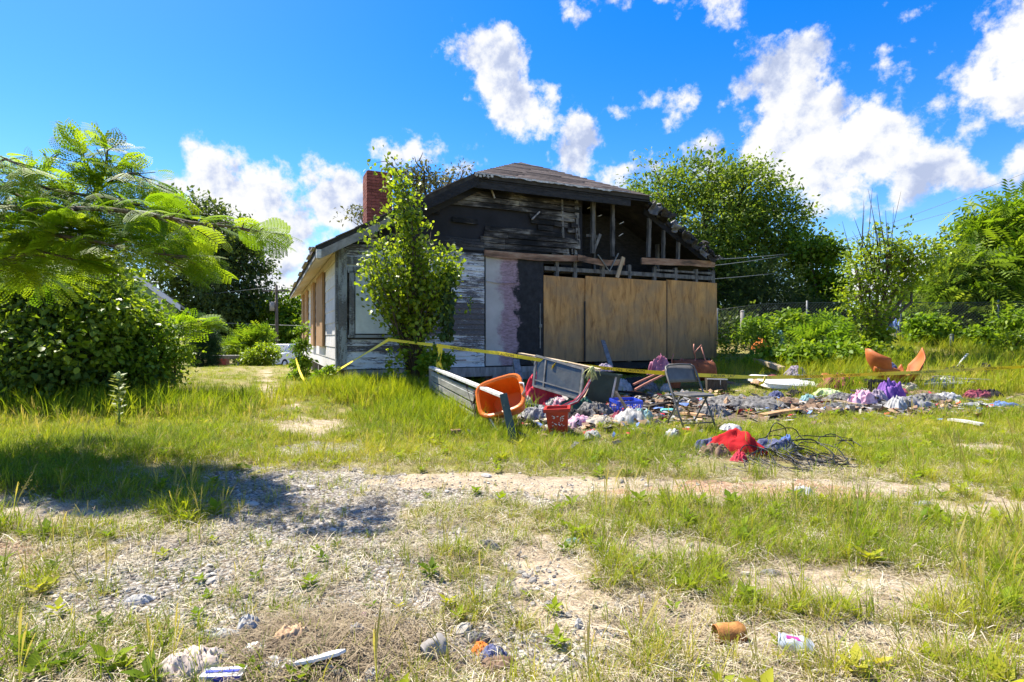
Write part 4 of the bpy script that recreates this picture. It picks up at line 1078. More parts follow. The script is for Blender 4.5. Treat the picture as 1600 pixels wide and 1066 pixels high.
# dark bushes added to stand for the shade under the trees behind the fence
for i, (px, py, Yd, rp, lab) in enumerate(((1140, 520, 20, 46, 'dark bush added for tree shade behind the plywood corner of the house'), (1225, 535, 20.5, 40, 'dark bush added for tree shade behind the white scrap sheet'), (1310, 515, 22, 44, 'dark bush added for tree shade under the far utility pole'),
                                          (1400, 520, 21, 46, 'dark bush added for tree shade behind the blue tarp'), (1490, 520, 20.5, 40, 'dark bush added for tree shade behind the short fence post'), (1580, 515, 20, 46, 'dark bush added for tree shade behind the pale rubble on the right'))):
    tree('shade_bush', lab, 'bush', gnd(px, Yd), [blob(px, py, Yd, rp, .75), blob(px + 28, py - 12, Yd + .5, rp * .7, .8), blob(px - 28, py - 6, Yd + .3, rp * .7, .8)], 190, 20, .26, .19, LEAF, LM['dark'], 'barkdark', .07, 60 + i, 'dark bushes added for tree shade behind the fence', shell=.15, twigs=16, stems=3)
# bare grey tree behind the chimney
tree('sparse_tree', 'thin grey half-dead tree showing around the brick chimney', 'tree', gnd(640, 29),
     [blob(655, 275, 29, 34, .8), blob(640, 320, 29, 40, .8), blob(700, 285, 29.5, 30, .5), blob(560, 335, 29, 24, .5), blob(622, 265, 29, 20, .6), blob(724, 265, 29.5, 14, .5)],
     230, 13, .26, .17, LEAF, LM['olive'], r0=.2, seed=71, shell=.1, twigs=160)
t9 = [o for o in col.objects if o.name.startswith('sparse_tree')][0]
b9 = Vector(t9.location); mb = MB()
mb.tube([at(668, 320, 29) - b9, at(662, 290, 29) - b9, at(663, 268, 29) - b9, at(655, 248, 29) - b9], [.09, .07, .05, .02], 5)
mb.tube([at(663, 268, 29) - b9, at(650, 254, 29) - b9, at(648, 245, 29) - b9], [.05, .03, .012], 5); mb.tube([at(655, 252, 29) - b9, at(661, 238, 29) - b9], [.03, .01], 5)
mb.build('bare_top', MT['barkdark'], t9)
# left background
tree('broadleaf_tree', 'large dark tree behind the green neighbouring house', 'tree', gnd(335, 50),
     [blob(300, 340, 50, 46, .7), blob(335, 385, 50, 62), blob(385, 400, 50, 36, .8), blob(345, 450, 49, 70), blob(395, 445, 50, 22, .6), blob(290, 420, 51, 60), blob(260, 360, 51, 50), blob(340, 500, 49, 60, .8)],
     700, 40, .60, .36, LEAF, LM['dark'], 'barkdark', .5, 73, shell=.3, twigs=80)
tree('tall_bush_tree', 'loose green tree right of the lawn behind the utility pole', 'tree', gnd(450, 52),
     [blob(430, 495, 52, 34), blob(465, 485, 52, 28), blob(445, 530, 51, 42, .8), blob(478, 520, 51, 38)], 330, 26, .5, .42, LEAF, LM['bright'], r0=.2, seed=75, shell=.3, twigs=30)
tree('tall_bush_tree', 'darker tree between the large dark tree and the utility pole', 'tree', gnd(390, 54),
     [blob(385, 500, 54, 34, .8), blob(410, 480, 54, 20, .8), blob(370, 525, 53, 44, .6), blob(405, 528, 53, 36, .6), blob(340, 530, 54, 40, .6)], 330, 26, .5, .42, LEAF, LM['tree'], r0=.2, seed=77, shell=.3, twigs=30)
tree('low_bush', 'rounded low bush at the end of the dirt path', 'bush', gnd(402, 27),
     [blob(400, 560, 27, 20, .8), blob(418, 553, 27, 20, .8), blob(385, 566, 27, 12, .7)], 190, 20, .15, .14, LEAF, LM['shrub'], r0=.06, seed=79, shell=.3, twigs=10, stems=3)
tree('low_bush', 'arching bush with drooping sprays beside the far road', 'bush', gnd(388, 31),
     [blob(380, 540, 31, 20, .8), blob(405, 530, 31, 14, .8)], 90, 8, .2, .55, FROND, LM['bright'], r0=.06, seed=80, shell=.3, twigs=10, stems=3)
tree('conifer_shrub', 'clipped egg-shaped dark green conifer on the left lawn', 'bush', gnd(318, 24),
     [blob(318, 550, 24, 23, 1.3), blob(320, 530, 24, 17, 1.2)], 520, 30, .10, .12, NEEDLE, LM['conifer'], 'barkdark', .08, 81, shell=.55, twigs=0, upn=.2)
# weeds at the left corner of the house
tree('weed_bush', 'leafy weed bush hugging the far left end of the house', 'bush', gnd(462, 13.2),
     [blob(470, 566, 13.2, 11, .9), blob(470, 542, 13.4, 8, 1.4), blob(468, 586, 13, 11, .5), blob(473, 515, 13.4, 5, 1.5)], 130, 14, .08, .085, LEAF, LM['weed'], r0=.025, seed=83, shell=.2, twigs=26, stems=3, spread=.06)
tree('weed_bush', 'small weed bush at the near left house corner', 'bush', gnd(505, 10.4),
     [blob(502, 590, 10.4, 14, .9), blob(515, 582, 10.5, 9, .9)], 70, 13, .05, .07, LEAF, LM['weed'], r0=.02, seed=84, shell=.2, twigs=14, stems=3, spread=.05)
tree('weed_bush', 'leafy weed clump between the shrub stem and the grey rail', 'bush', gnd(675, 9.9),
     [blob(672, 568, 9.9, 17, .9), blob(690, 560, 9.9, 12, .9)], 80, 13, .06, .07, ROUND, LM['weed'], r0=.02, seed=85, shell=.2, twigs=14, stems=3, spread=.05)

# ---- overgrown hedge at the left, four shrubs one can walk round
HED = [((-7.5, 8.5), [(-7.5, 8.4, 1.1, 1.2, .9, 1.1), (-7.6, 8.7, 2.0, 1.2, 1.0, .85), (-7.2, 7.8, .6, .8, .5, .6)], 'dark overgrown shrub at the left rim of the yard'),
       ((-6.6, 8.7), [(-6.8, 8.5, 1.1, .72, .8, 1.05), (-7.1, 8.8, 1.8, .68, .7, .7), (-6.6, 7.9, .65, .62, .5, .6)], 'dark overgrown shrub behind the tall flowering weed'),
       ((-6.25, 9.3), [(-6.4, 9.1, .85, .58, .7, .85), (-6.65, 9.3, 1.25, .55, .7, .5), (-6.1, 8.7, .55, .5, .45, .5)], 'dark overgrown shrub below the green house wall'),
       ((-7.0, 10.6), [(-7.0, 10.4, .75, .42, .6, .65), (-7.6, 10.8, 1.0, .6, .6, .5)], 'sunlit shrub at the lawn end of the hedge'),
       ((-8.9, 10.5), [(-9.0, 10.2, 1.4, 1.5, 1.2, 1.4), (-8.6, 10.6, 2.1, 1.2, 1.1, .7)], 'dark tall shrub at the back of the hedge')]
for i, ((bx, by), bl, lab) in enumerate(HED):
    tree('overgrown_shrub', lab, 'shrub', (bx, by, gzf(bx, by)), bl, 620 if i < 2 else 430, 30, .17, .070, ROUND if i % 2 else LEAF, LM['hedge'] if i != 3 else LM['shrub'], 'barkdark', .09, 90 + i, 'overgrown shrubs of the left hedge', shell=.30, twigs=60, stems=4, spread=.3, droop=.35, zmin=.12, szvar=.45, vary=.65)
# ---- mimosa: branches with feathery fronds
def mimosa_proto(pin=9, lf=11):
    v, f = [], []
    def quad(a, b, c, d):
        o = len(v); v.extend([a, b, c, d]); f.extend([(o, o + 1, o + 2), (o, o + 2, o + 3)])
    quad((-.006, 0, 0), (.006, 0, 0), (.004, 1, -.12), (-.004, 1, -.12))
    for i in range(pin):
        y = .14 + .84 * i / (pin - 1); L = .42 * math.sin(math.pi * (.16 + .72 * (i + .5) / pin)) + .05; z0 = -.12 * y * y
        for s_ in (-1, 1):
            for j in range(lf):
                t_ = (j + 1) / (lf + .3); cx_, cy_, cz_ = s_ * L * t_, y + .30 * L * t_ + .05 * t_, z0 - .38 * L * t_ * t_
                ll, lw = .050 * (1 - .45 * abs(t_ - .5)), L / lf * .68
                for q in (-1, 1):
                    quad((cx_ - s_ * lw * .5, cy_, cz_), (cx_ + s_ * lw * .5, cy_, cz_), (cx_ + s_ * (lw * .9 + .010), cy_ + q * ll, cz_ - .008), (cx_ + s_ * .006, cy_ + q * ll, cz_ - .008))
    return np.array(v), np.array(f)
MIM = mimosa_proto()
mim = thing('mimosa_tree', 'feathery mimosa tree reaching over the yard from the left', 'tree', (-6.3, 5.5, gzf(-6.3, 5.5)))
mo = Vector(mim.location); nearer = lambda Y: 4.2 + (Y - 4.2) * .55 if Y > 4.2 else Y; g_ = np.random.default_rng(124)
MBR = [([(-40, 330, 6.2), (0, 322, 5.6), (45, 330, 5.3), (100, 326, 5.0), (162, 326, 4.7), (240, 336, 4.5), (300, 348, 4.35), (360, 354, 4.25), (405, 362, 4.2)], .030),
       ([(-30, 380, 6.0), (60, 364, 5.3), (105, 370, 5.0), (153, 378, 4.8), (220, 395, 4.7), (290, 400, 4.7)], .022),
       ([(-20, 420, 5.6), (0, 408, 5.2), (60, 392, 5.0), (130, 410, 4.9)], .02),
       ([(-30, 300, 6.2), (40, 285, 5.8), (100, 300, 5.6), (170, 310, 5.4), (230, 325, 5.3)], .02),
       ([(110, 350, 6.4), (150, 300, 6.3), (165, 265, 6.2), (168, 235, 6.2)], .03),
       ([(150, 300, 6.3), (185, 275, 6.1), (215, 270, 6.0), (238, 290, 5.9)], .016),
       ([(150, 300, 6.3), (140, 270, 6.3), (130, 245, 6.3)], .014),
       ([(-20, 262, 5.6), (10, 248, 5.2), (40, 262, 5.0)], .014),
       ([(180, 370, 5.6), (225, 385, 5.4), (262, 398, 5.3), (285, 404, 5.2)], .012),
       ([(-60, 280, 6.4), (20, 300, 6.0), (70, 330, 5.8), (120, 345, 5.6), (190, 350, 5.4)], .02)]
mb = MB(); fr_P, fr_D, fr_S = [], [], []
for pts, r in MBR:
    W_ = [at(p[0], p[1], nearer(p[2])) - mo for p in pts]
    if pts[0][0] < 0 or pts[0][0] in (110, 180):
        mb.tube([Vector((0.1, 0, 1.9)), (Vector((0, 0, 2.1)) + W_[0]) / 2 + Vector((0, 0, .15)), W_[0]], [r * 1.9, r * 1.5, r * 1.1], 6)
    mb.tube(W_, [r * (1 - .75 * i / (len(W_) - 1)) for i in range(len(W_))], 6)
    # side twigs and fronds
    L = [0]
    for a, b in zip(W_[:-1], W_[1:]): L.append(L[-1] + (b - a).length)
    ns = int(L[-1] / .065)
    for k_ in range(ns):
        s_ = (k_ + g_.random()) / ns * L[-1]
        i = max(j for j in range(len(L)) if L[j] <= s_ + 1e-9); i = min(i, len(W_) - 2)
        f_ = (s_ - L[i]) / max(1e-6, L[i + 1] - L[i]); p = W_[i].lerp(W_[i + 1], f_); d = (W_[i + 1] - W_[i]).normalized()
        sd = d.cross(Vector((0, 0, 1))).normalized() * (1 if k_ % 2 else -1)
        for q in range(2):
            dirv = (d * g_.uniform(.35, 1.0) + sd * g_.uniform(.2, 1.1) * (1 if q == 0 else -1) + Vector((0, 0, g_.uniform(-.30, .32)))).normalized()
            tw = g_.uniform(.02, .26)
            e = p + dirv * tw
            if tw > .12: mb.tube([p, e], [.006, .004], 4, cap=False)
            fr_P.append(e); fr_D.append(dirv + Vector((0, 0, -.14))); fr_S.append(g_.uniform(.13, .27))
    e = W_[-1]; d = (W_[-1] - W_[-2]).normalized()
    for q in range(6):
        dirv = d + Vector((g_.normal() * .5, g_.normal() * .5, g_.normal() * .35)); fr_P.append(e); fr_D.append(dirv); fr_S.append(g_.uniform(.20, .32))
mb.tube([Vector((0, 0, -.2)), Vector((.05, .02, .9)), Vector((.1, 0, 1.9)), Vector((0.25, .1, 2.6))], [.12, .10, .085, .06], 8)
mb.build('trunk', MT['bark'], mim, True)
# fronds filling the canopy layers
CAN = [(40, 290, 6.0, 80, .35), (150, 300, 6.4, 70, .4), (168, 262, 6.3, 55, .55), (210, 340, 6.0, 75, .35), (70, 350, 5.3, 86, .35), (120, 372, 5.2, 80, .26), (250, 372, 4.9, 46, .25), (20, 400, 5.6, 60, .4),  (190, 285, 6.2, 50, .5), (60, 425, 6.6, 80, .3)]
for (px, py, Yd, rp, sq) in CAN:
    Yd = nearer(Yd); c = at(px, py, Yd) - mo; r = rp / FPX * Yd
    for k_ in range(int((230 * r * r + 34) * (.55 if px > 140 else 1))):
        d = Vector(g_.normal(size=3)).normalized(); rr = g_.uniform(.3, 1.0)
        p = c + Vector((d.x * r, d.y * r * .9, d.z * r * sq)) * rr
        fr_P.append(p); fr_D.append(Vector((d.x, d.y, d.z * .3 + g_.uniform(-.25, .25)))); fr_S.append(g_.uniform(.13, .26))
allF = list(zip(fr_P, fr_D, fr_S))
dist = [((p + mo) - Vector((0, 0, CZ))).length / s_ for p, d, s_ in allF]
order = sorted(range(len(allF)), key=lambda i: dist[i])
vis = [i for i in order if abs((allF[i][0] + mo).x) < .98 * (allF[i][0] + mo).y]
big = vis[:300]; rest = [i for i in range(len(allF)) if i not in set(big)]
mims = []
for k_ in range(5):                                  # five shades of the same frond
    mims.append(np_mesh('frond', MIM[0], MIM[1], LM['mimosa'], np.clip(np.full(len(MIM[0]), .15 + .17 * k_) + 0.0, 0, 1)))
def frame(d, roll):
    f = d.normalized(); x = f.cross(Vector((0, 0, 1))).normalized(); z_ = x.cross(f)
    return Matrix((x, f, z_)).transposed() @ Matrix.Rotation(roll, 3, 'Y')
for i in big:
    p, d, s_ = allF[i]
    o = bpy.data.objects.new('frond', random.choice(mims)); col.objects.link(o); o.parent = mim
    o.matrix_local = Matrix.Translation(p) @ frame(d, random.gauss(0, .45)).to_4x4() @ Matrix.Scale(s_, 4)
SMALL = mimosa_proto(8, 4)
sv = SMALL[0].copy()
P_ = np.array([allF[i][0] for i in rest]); D_ = np.array([allF[i][1] for i in rest]); S_ = np.array([allF[i][2] for i in rest])
N_ = g_.normal(size=P_.shape) * .4; N_[:, 2] += 1
V_, F_, A_ = instances(P_, D_, N_, S_, SMALL, g_.random(len(P_)))
tag(ob('frond_mass', np_mesh('frond_mass', V_, F_, LM['mimosa'], A_), mim), kind='stuff')
# bare dead sprig in the mimosa top
tb = MB(); bb = at(70, 275, 5.6) - mo
for k_ in range(9):
    a = at(66, 275, 5.6) - mo; tb.tube([a, at(72 + random.uniform(-6, 10), 255, 5.6) - mo, at(74 + random.uniform(-8, 22), random.uniform(232, 250), 5.6) - mo], [.012, .008, .003], 4, cap=False)
tb.build('dead_twigs', MT['bark'], mim)

# mimosa sapling reaching out beyond the hedge end
sp_ = thing('mimosa_sapling', 'small feathery mimosa sapling leaning out at the lawn end of the hedge', 'sapling', gnd(272, 9.2)); q0 = Vector(sp_.location); W_ = [Vector((0, 0, -.05)), Vector((.02, 0, .8)), at(285, 505, 9.2) - q0, at(312, 503, 9.2) - q0, at(332, 505, 9.2) - q0]
MB().tube(W_, [.02, .016, .012, .008, .004], 6).build('stem', MT['bark'], sp_, True); P_, D_ = [], []
for k_ in range(46):
    a, b = ((W_[2], W_[3]), (W_[3], W_[4]), (W_[1], W_[2]))[k_ % 3]; P_.append(a.lerp(b, g_.random())); D_.append(Vector((g_.uniform(.1, 1), g_.normal() * .7, g_.uniform(-.35, .4))))
P_, D_ = np.array(P_), np.array(D_); N_ = g_.normal(size=P_.shape) * .4; N_[:, 2] += 1; V_, F_, A_ = instances(P_, D_, N_, g_.uniform(.22, .42, len(P_)), SMALL, g_.random(len(P_))); ob('fronds', np_mesh('fronds', V_, F_, LM['mimosa'], A_), sp_)
# loose climbers draped over the hedge
for i, (bl, lab) in enumerate((([blob(20, 430, 8.3, 62, .7), blob(70, 470, 7.9, 50, .8), blob(30, 540, 7.7, 60, .8)], 'yellow-green climber draped over the hedge at the left rim'), ([blob(130, 425, 8.4, 56, .7), blob(170, 480, 8.2, 46, .8), blob(120, 540, 7.8, 50, .7)], 'yellow-green climber draped over the hedge above the flowering weed'),
                               ([blob(225, 500, 8.9, 36, .9), blob(250, 550, 8.9, 30, .9), blob(215, 575, 8.5, 34, .8)], 'leafy climber on the hedge end below the green house'))):
    tree('climbing_vine', lab, 'vine', (bl[1][0], bl[1][1] + .3, gzf(bl[1][0], bl[1][1])), bl, 170, 17, .15, .075, ROUND if i % 2 else LEAF, LM['shrub'] if i < 2 else LM['bright'], 'barkdark', .03, 440 + i, None, shell=.55, twigs=40, stems=3, spread=.15, droop=.5, zmin=.15, szvar=.4)
# ---- many-stemmed shrub in front of the house
sb = gnd(652, 10.3)
sh = thing('tall_shrub', 'tall many-stemmed leafy shrub growing against the white house front', 'shrub', sb)
so = Vector(sb); g_ = np.random.default_rng(200); mb = MB(); PP, FF = [], []
stems = []
for k_ in range(42):
    x1 = g_.uniform(566, 722); top = 372 + abs(x1 - 645) * .5 + g_.uniform(-25, 70)
    stems.append([(640 + g_.uniform(-4, 22), 590, 10.3), (642 + (x1 - 642) * .28 + g_.uniform(-4, 4), 520 + g_.uniform(-10, 10), 10.3 + g_.uniform(-.15, .15)), (642 + (x1 - 642) * .8, 455 + g_.uniform(-20, 20), 10.3 + g_.uniform(-.45, .35)), (x1 + g_.uniform(-6, 6), top, 10.3 + g_.uniform(-.6, .35))])
for x_ in (648, 640, 655, 632):
    stems.append([(650, 590, 10.3), (648, 500, 10.2), (x_ - 2, 410, 10.15), (x_ + g_.uniform(-4, 4), 350, 10.1), (x_ - 10 + g_.uniform(-8, 8), 290 + g_.uniform(0, 30), 10.0)])
for (xa, xb, yt) in ((650, 628, 290), (646, 616, 305), (655, 636, 300), (640, 604, 320), (660, 648, 330), (652, 622, 270)):
    stems.append([(650, 590, 10.3), (648, 480, 10.15), (xa, 400, 10.05), ((xa + xb) / 2 + g_.uniform(-5, 5), (400 + yt) / 2, 10.0), (xb, yt, 9.95)])
stems.append([(655, 590, 10.3), (648, 490, 10.2), (645, 390, 10.0), (642, 330, 9.95), (632, 290, 9.9), (618, 263, 9.9), (602, 252, 9.9), (588, 254, 9.9), (578, 262, 9.9)])
stems.append([(640, 590, 10.3), (620, 480, 10.1), (600, 400, 9.9), (590, 345, 9.8)])
stems.append([(640, 590, 10.3), (615, 490, 10.0), (590, 430, 9.8), (576, 350, 9.8)])
for st in stems:
    W_ = [at(*p) - so for p in st]
    mb.tube(W_, [max(.004, .026 * (1 - i / (len(W_) - .6))) for i in range(len(W_))], 5)
    tot = sum((b - a).length for a, b in zip(W_[:-1], W_[1:]))
    segs = list(zip(W_[:-1], W_[1:]))
    for a, b in segs[1:]:
        n = int((b - a).length * 62)
        for q in range(n):
            p = a.lerp(b, g_.random()) + Vector(np.clip(g_.normal(size=3), -1.7, 1.7)) * .125
            PP.append(p); FF.append(((b - a).normalized() * .7 + Vector(g_.normal(size=3)) * .8))
for (x0, y0, x1, y1, n) in ((596, 262, 640, 300, 110), (605, 290, 650, 350, 170), (602, 545, 640, 600, 150), (655, 540, 690, 598, 170), (625, 500, 680, 560, 160), (722, 385, 680, 440, 260), (700, 430, 672, 500, 200), (705, 405, 690, 455, 130), (580, 380, 600, 440, 90), (690, 440, 660, 480, 120), (715, 400, 700, 440, 70)):
    for q in range(n): PP.append(at(g_.uniform(min(x0, x1), max(x0, x1)), g_.uniform(y0, y1), 10.1 + g_.normal() * .2) - so); FF.append(Vector(g_.normal(size=3)))
P_, D_ = np.array(PP), np.array(FF)
N_ = g_.normal(size=P_.shape) * .7; N_[:, 2] += .8
V_, F_, A_ = instances(P_, D_, N_, g_.uniform(.055, .10, len(P_)), ROUND, g_.random(len(P_)))
mb.tube([Vector((-.06, 0, -.1)), Vector((-.05, 0, .5)), Vector((-.08, 0, 1.1))], [.06, .052, .04], 8); mb.tube([Vector((.12, .02, -.1)), Vector((.10, 0, .5)), Vector((.06, 0, 1.2))], [.055, .045, .035], 8)
mb.build('stems', MT['bark'], sh, True)
tag(ob('foliage', np_mesh('foliage', V_, F_, LM['shrub'], A_), sh))
# dark vine hanging on its right side
P_ = np.array([at(g_.uniform(688, 708) + (0 if y_ > 470 else g_.uniform(-4, 6)), y_, 9.95 + g_.normal() * .07) - so for y_ in g_.uniform(420, 528, 420)]); N_ = g_.normal(size=P_.shape) * .5; N_[:, 1] -= 1
D_ = g_.normal(size=P_.shape) * .4; D_[:, 2] -= 1
V_, F_, A_ = instances(P_, D_, N_, g_.uniform(.06, .10, len(P_)), ROUND, g_.random(len(P_)))
ob('hanging_vine', np_mesh('hanging_vine', V_, F_, LM['vine'], A_), sh)

# ---- tall stalky weeds at the right corner of the house
def stalk(name, label, cat, base, h, r, n, size, leafm, seed, group=None, lean=0.0, proto=LEAF):
    g = np.random.default_rng(seed); t = thing(name, label, cat, base, 0, group)
    mb = MB(); P, D = [], []
    tip = Vector((lean * h, 0, h)); mb.tube([Vector((0, 0, -.03)), Vector((lean * h * .3, 0, h * .5)), tip], [.012, .009, .003], 5)
    for i in range(n):
        f = g.uniform(.12, 1.0) ** .8; p = Vector((lean * h * f * f, 0, h * f)); a = g.uniform(0, 6.28); rr = r * (1.15 - .85 * f)
        P.append(p + Vector((math.cos(a), math.sin(a), 0)) * rr * g.uniform(0, .5)); D.append(Vector((math.cos(a), math.sin(a), .5)))
    P, D = np.array(P), np.array(D); N = g.normal(size=P.shape) * .3; N[:, 2] += 1
    V_, F_, A_ = instances(P, D, N, g.uniform(.6, 1.3, n) * size, proto, g.random(n))
    mb.build('stem', MT['tanwood'] if False else MT['weedstem'], t); ob('leaves', np_mesh('leaves', V_, F_, leafm, A_), t)
    return t
MT['weedstem'] = plain('green_stem', (0.14, 0.20, 0.05), 0.7)
sw = [(1127, 515, 14.2), (1140, 508, 14.4), (1152, 498, 14.6), (1164, 512, 14.3), (1176, 507, 14.6), (1134, 530, 13.9), (1149, 525, 14.0), (1186, 520, 14.2), (1210, 505, 15.2), (1232, 500, 15.5)]
WL = ['bright weed stalk pressed against the plywood corner', 'tall bright weed stalk second from the plywood corner', 'tallest weed stalk, before the pale wooden post', 'bright weed stalk just right of the tallest one', 'bright weed stalk beside the left scrap-heap bush',
      'short weed stalk low at the foot of the plywood corner', 'short weed stalk in front of the tallest one', 'rightmost short weed stalk of the corner clump', 'lone weed stalk rising behind the teal scrap sheet', 'lone weed stalk rising behind the white scrap sheet']
for i, (px, py, Yd) in enumerate(sw):
    b = gnd(px, Yd); stalk('tall_weed', WL[i], 'weed', b, at(px, py, Yd).z - b[2], .20, 110, .10, LM['weed'], 300 + i, 'tall weeds at the right house corner', random.uniform(-.06, .06))
b = gnd(186, 6.55); stalk('flowering_weed', 'single tall pale weed stalk standing before the dark hedge', 'weed', (b[0], b[1], b[2]), .60, .10, 70, .085, leaf_mat('pale_weed', [(0, (.16, .20, .07)), (1, (.36, .40, .17))], .4), 330)
fw = [o for o in col.objects if o.name == 'flowering_weed'][0]
mb = MB()
for k_ in range(26): mb.box((random.gauss(0, .018), random.gauss(0, .018), .60 + random.gauss(0, .022)), (.016, .016, .016), Euler((random.random() * 3, random.random() * 3, 0)).to_matrix())
mb.build('flower_head', MT['flower'], fw)
b = Vector(gnd(732, 11.3)); 
stalk('wall_sapling', 'tiny yellow-green seedling sprouting from the weathered wall boards', 'weed', (b.x, 11.75, at(731, 489, 11.75).z), .36, .08, 20, .075, LM['weed'], 333)
# leafy bushes before the scrap
for i, (px, py, Yd, rx_, lab) in enumerate(((1205, 560, 13.6, 26, 'leafy green bush left of the white scrap sheet'), (1255, 556, 13.2, 30, 'leafy green bush in front of the white scrap sheet'), (1305, 555, 13.3, 30, 'leafy green bush beside the young tree trunk'), (1285, 535, 14.2, 22, 'compound-leaved sapling before the scrap heap'))):
    tree('leafy_bush', lab, 'bush', gnd(px, Yd), [blob(px, py, Yd, rx_, .65), blob(px + 16, py + 6, Yd - .2, rx_ * .7, .6), blob(px - 18, py + 8, Yd - .1, rx_ * .7, .55)] if i < 3 else [blob(px, py, Yd, rx_, .7)],
         150 if i < 3 else 60, 16 if i < 3 else 8, .12, .10 if i < 3 else .36, ROUND if i < 3 else FROND, LM['weed'] if i != 1 else LM['bright'], r0=.03, seed=340 + i, shell=.3, twigs=20, stems=3, spread=.1, zmin=None)
tree('vine_bush', 'yellowish vine-clad bush around the young tree trunk', 'bush', gnd(1350, 13.6), [blob(1348, 545, 13.6, 20, .7), blob(1372, 520, 13.8, 12, 1.6), blob(1395, 560, 13.3, 20, .5)], 130, 15, .10, .095, ROUND, LM['shrub'], r0=.03, seed=350, shell=.2, twigs=20, stems=3)
for i, (px, py, Yd, rx_, lab) in enumerate(((1180, 518, 16.6, 22, 'leafy vine on the fence behind the weed stalks'), (1235, 508, 16.9, 24, 'leafy vine on the fence behind the white scrap sheet'), (1295, 512, 16.9, 22, 'leafy vine on the fence left of the young tree'),
                                            (1442, 515, 16.0, 12, 'upright vine column on the fence right of the blue tarp'), (1470, 518, 15.9, 12, 'second upright vine column left of the short dark post'), (1530, 528, 15.4, 16, 'weedy vine at the fence foot beside the pale rubble'), (1592, 505, 15.2, 26, 'leafy vine hanging over the fence at the right rim'))):
    tree('fence_vine', lab, 'vine', gnd(px, Yd), [blob(px, py, Yd, rx_, 1.0 if i < 3 else 1.9 if i < 5 else .8), blob(px + rx_ * .7, py + rx_ * .5, Yd - .2, rx_ * .7, .8)], 150, 15, .15, .105, ROUND if i % 2 else LEAF, LM['weed'] if i in (0, 2, 3) else LM['bright'], r0=.02, seed=370 + i, shell=.15, twigs=22, stems=3, spread=.12)
tree('sprig_bush', 'dry twiggy bush at the right rim before the rubble', 'bush', gnd(1588, 13.2), [blob(1588, 530, 13.2, 18, .8), blob(1570, 535, 13.2, 10, .8)], 60, 9, .09, .09, LEAF, LM['shrub'], r0=.03, seed=352, shell=.1, twigs=40, stems=4)

# ------------------------------------------------------------------ grass, straw and pebbles (stuff)
proto_col = {}
def proto_collection(name, meshes):
    c = bpy.data.collections.new(name)
    for i, me in enumerate(meshes):
        o = bpy.data.objects.new('%s_%02d' % (name, i), me); c.objects.link(o)
    proto_col[name] = c
    return c
def blade_tuft(n, h, spread, width, lean, mat, seed, dryp=0.15, segs=3):
    g = np.random.default_rng(seed); V_, F_, dry = [], [], []
    for b in range(n):
        a = g.uniform(0, 2 * math.pi); r = spread * math.sqrt(g.random()); p0 = np.array([math.cos(a) * r, math.sin(a) * r, -.01])
        a2 = a + g.normal() * .9; dirh = np.array([math.cos(a2), math.sin(a2), 0]); side = np.array([-math.sin(a2), math.cos(a2), 0])
        hh = h * g.uniform(.45, 1.15); le = lean * g.uniform(.2, 1.4) * hh; wd = width * g.uniform(.7, 1.3)
        isdry = g.random() < dryp
        if isdry: le *= 1.5; hh *= .75
        o = len(V_)
        for i in range(segs + 1):
            t_ = i / segs; c = p0 + dirh * le * t_ ** 1.9 + np.array([0, 0, hh * (t_ - .28 * (le / hh) * t_ ** 2.5)]); w2 = wd * (1 - t_) ** .7 * .5
            if i < segs:
                V_ += [c - side * w2, c + side * w2]; dry += [max(isdry * .95, .45 * (1 - t_) ** 2.2)] * 2
            else: V_.append(c); dry.append(isdry * .95)
        for i in range(segs - 1):
            q = o + 2 * i; F_ += [(q, q + 1, q + 3), (q, q + 3, q + 2)]
        q = o + 2 * (segs - 1); F_.append((q, q + 1, q + 2))
    me = np_mesh('tuft', np.array(V_), np.array(F_), mat)
    a = me.attributes.new('dry', 'FLOAT', 'POINT'); a.data.foreach_set('value', np.array(dry, np.float32))
    return me
def rosette(seed):
    """low broad-leaved weed"""
    g = np.random.default_rng(seed); n = 13; P = np.zeros((n, 3)); a = np.arange(n) * 2.4 + g.normal(size=n) * .3
    P[:, 2] = .006 + .004 * np.arange(n); P[:, 0] = np.cos(a) * .01; P[:, 1] = np.sin(a) * .01
    D = np.stack([np.cos(a), np.sin(a), .22 + .05 * np.arange(n)], 1); N = np.stack([-np.cos(a) * .3, -np.sin(a) * .3, np.ones(n)], 1)
    V_, F_, A_ = instances(P, D, N, g.uniform(.045, .095, n), LEAF, g.random(n) * .12)
    me = np_mesh('tuft', V_, F_, GM, A_, 'dry'); return me
def seed_stalks(seed):
    g = np.random.default_rng(seed); V_, F_, dry = [], [], []
    for b in range(5):
        a = g.uniform(0, 6.28); le = g.uniform(.05, .14); h = g.uniform(.22, .36); d = np.array([math.cos(a), math.sin(a), 0]); s_ = np.array([-math.sin(a), math.cos(a), 0]); prev = None
        for i in range(6):
            t_ = i / 5; c = d * le * t_ ** 2 + np.array([0, 0, h * t_]); w_ = .0012 if i < 4 else .0042 if i == 4 else .0015
            o = len(V_); V_ += [c - s_ * w_, c + s_ * w_]; dry += [.25 + .6 * t_] * 2
            if i: F_ += [(o - 2, o - 1, o + 1), (o - 2, o + 1, o)]
        for q in range(7):
            c = d * le * .8 + np.array([0, 0, h * (.72 + .04 * q)]); e = np.array([g.normal(), g.normal(), .8]) * .012; o = len(V_); V_ += [c, c + e, c + e * .6 + s_ * .004]; dry += [.9] * 3; F_.append((o, o + 1, o + 2))
    return np_mesh('tuft', np.array(V_), np.array(F_), GM, np.array(dry), 'dry')
GM = leaf_mat('grass_blades', [(0, (0.11, 0.19, 0.008)), (0.45, (0.235, 0.32, 0.010)), (0.8, (0.37, 0.385, 0.020)), (1, (0.47, 0.42, 0.065))], 0.42, rough=.6, spec=.12, inst=True, dry=(0.43, 0.335, 0.145), tint=1.15)
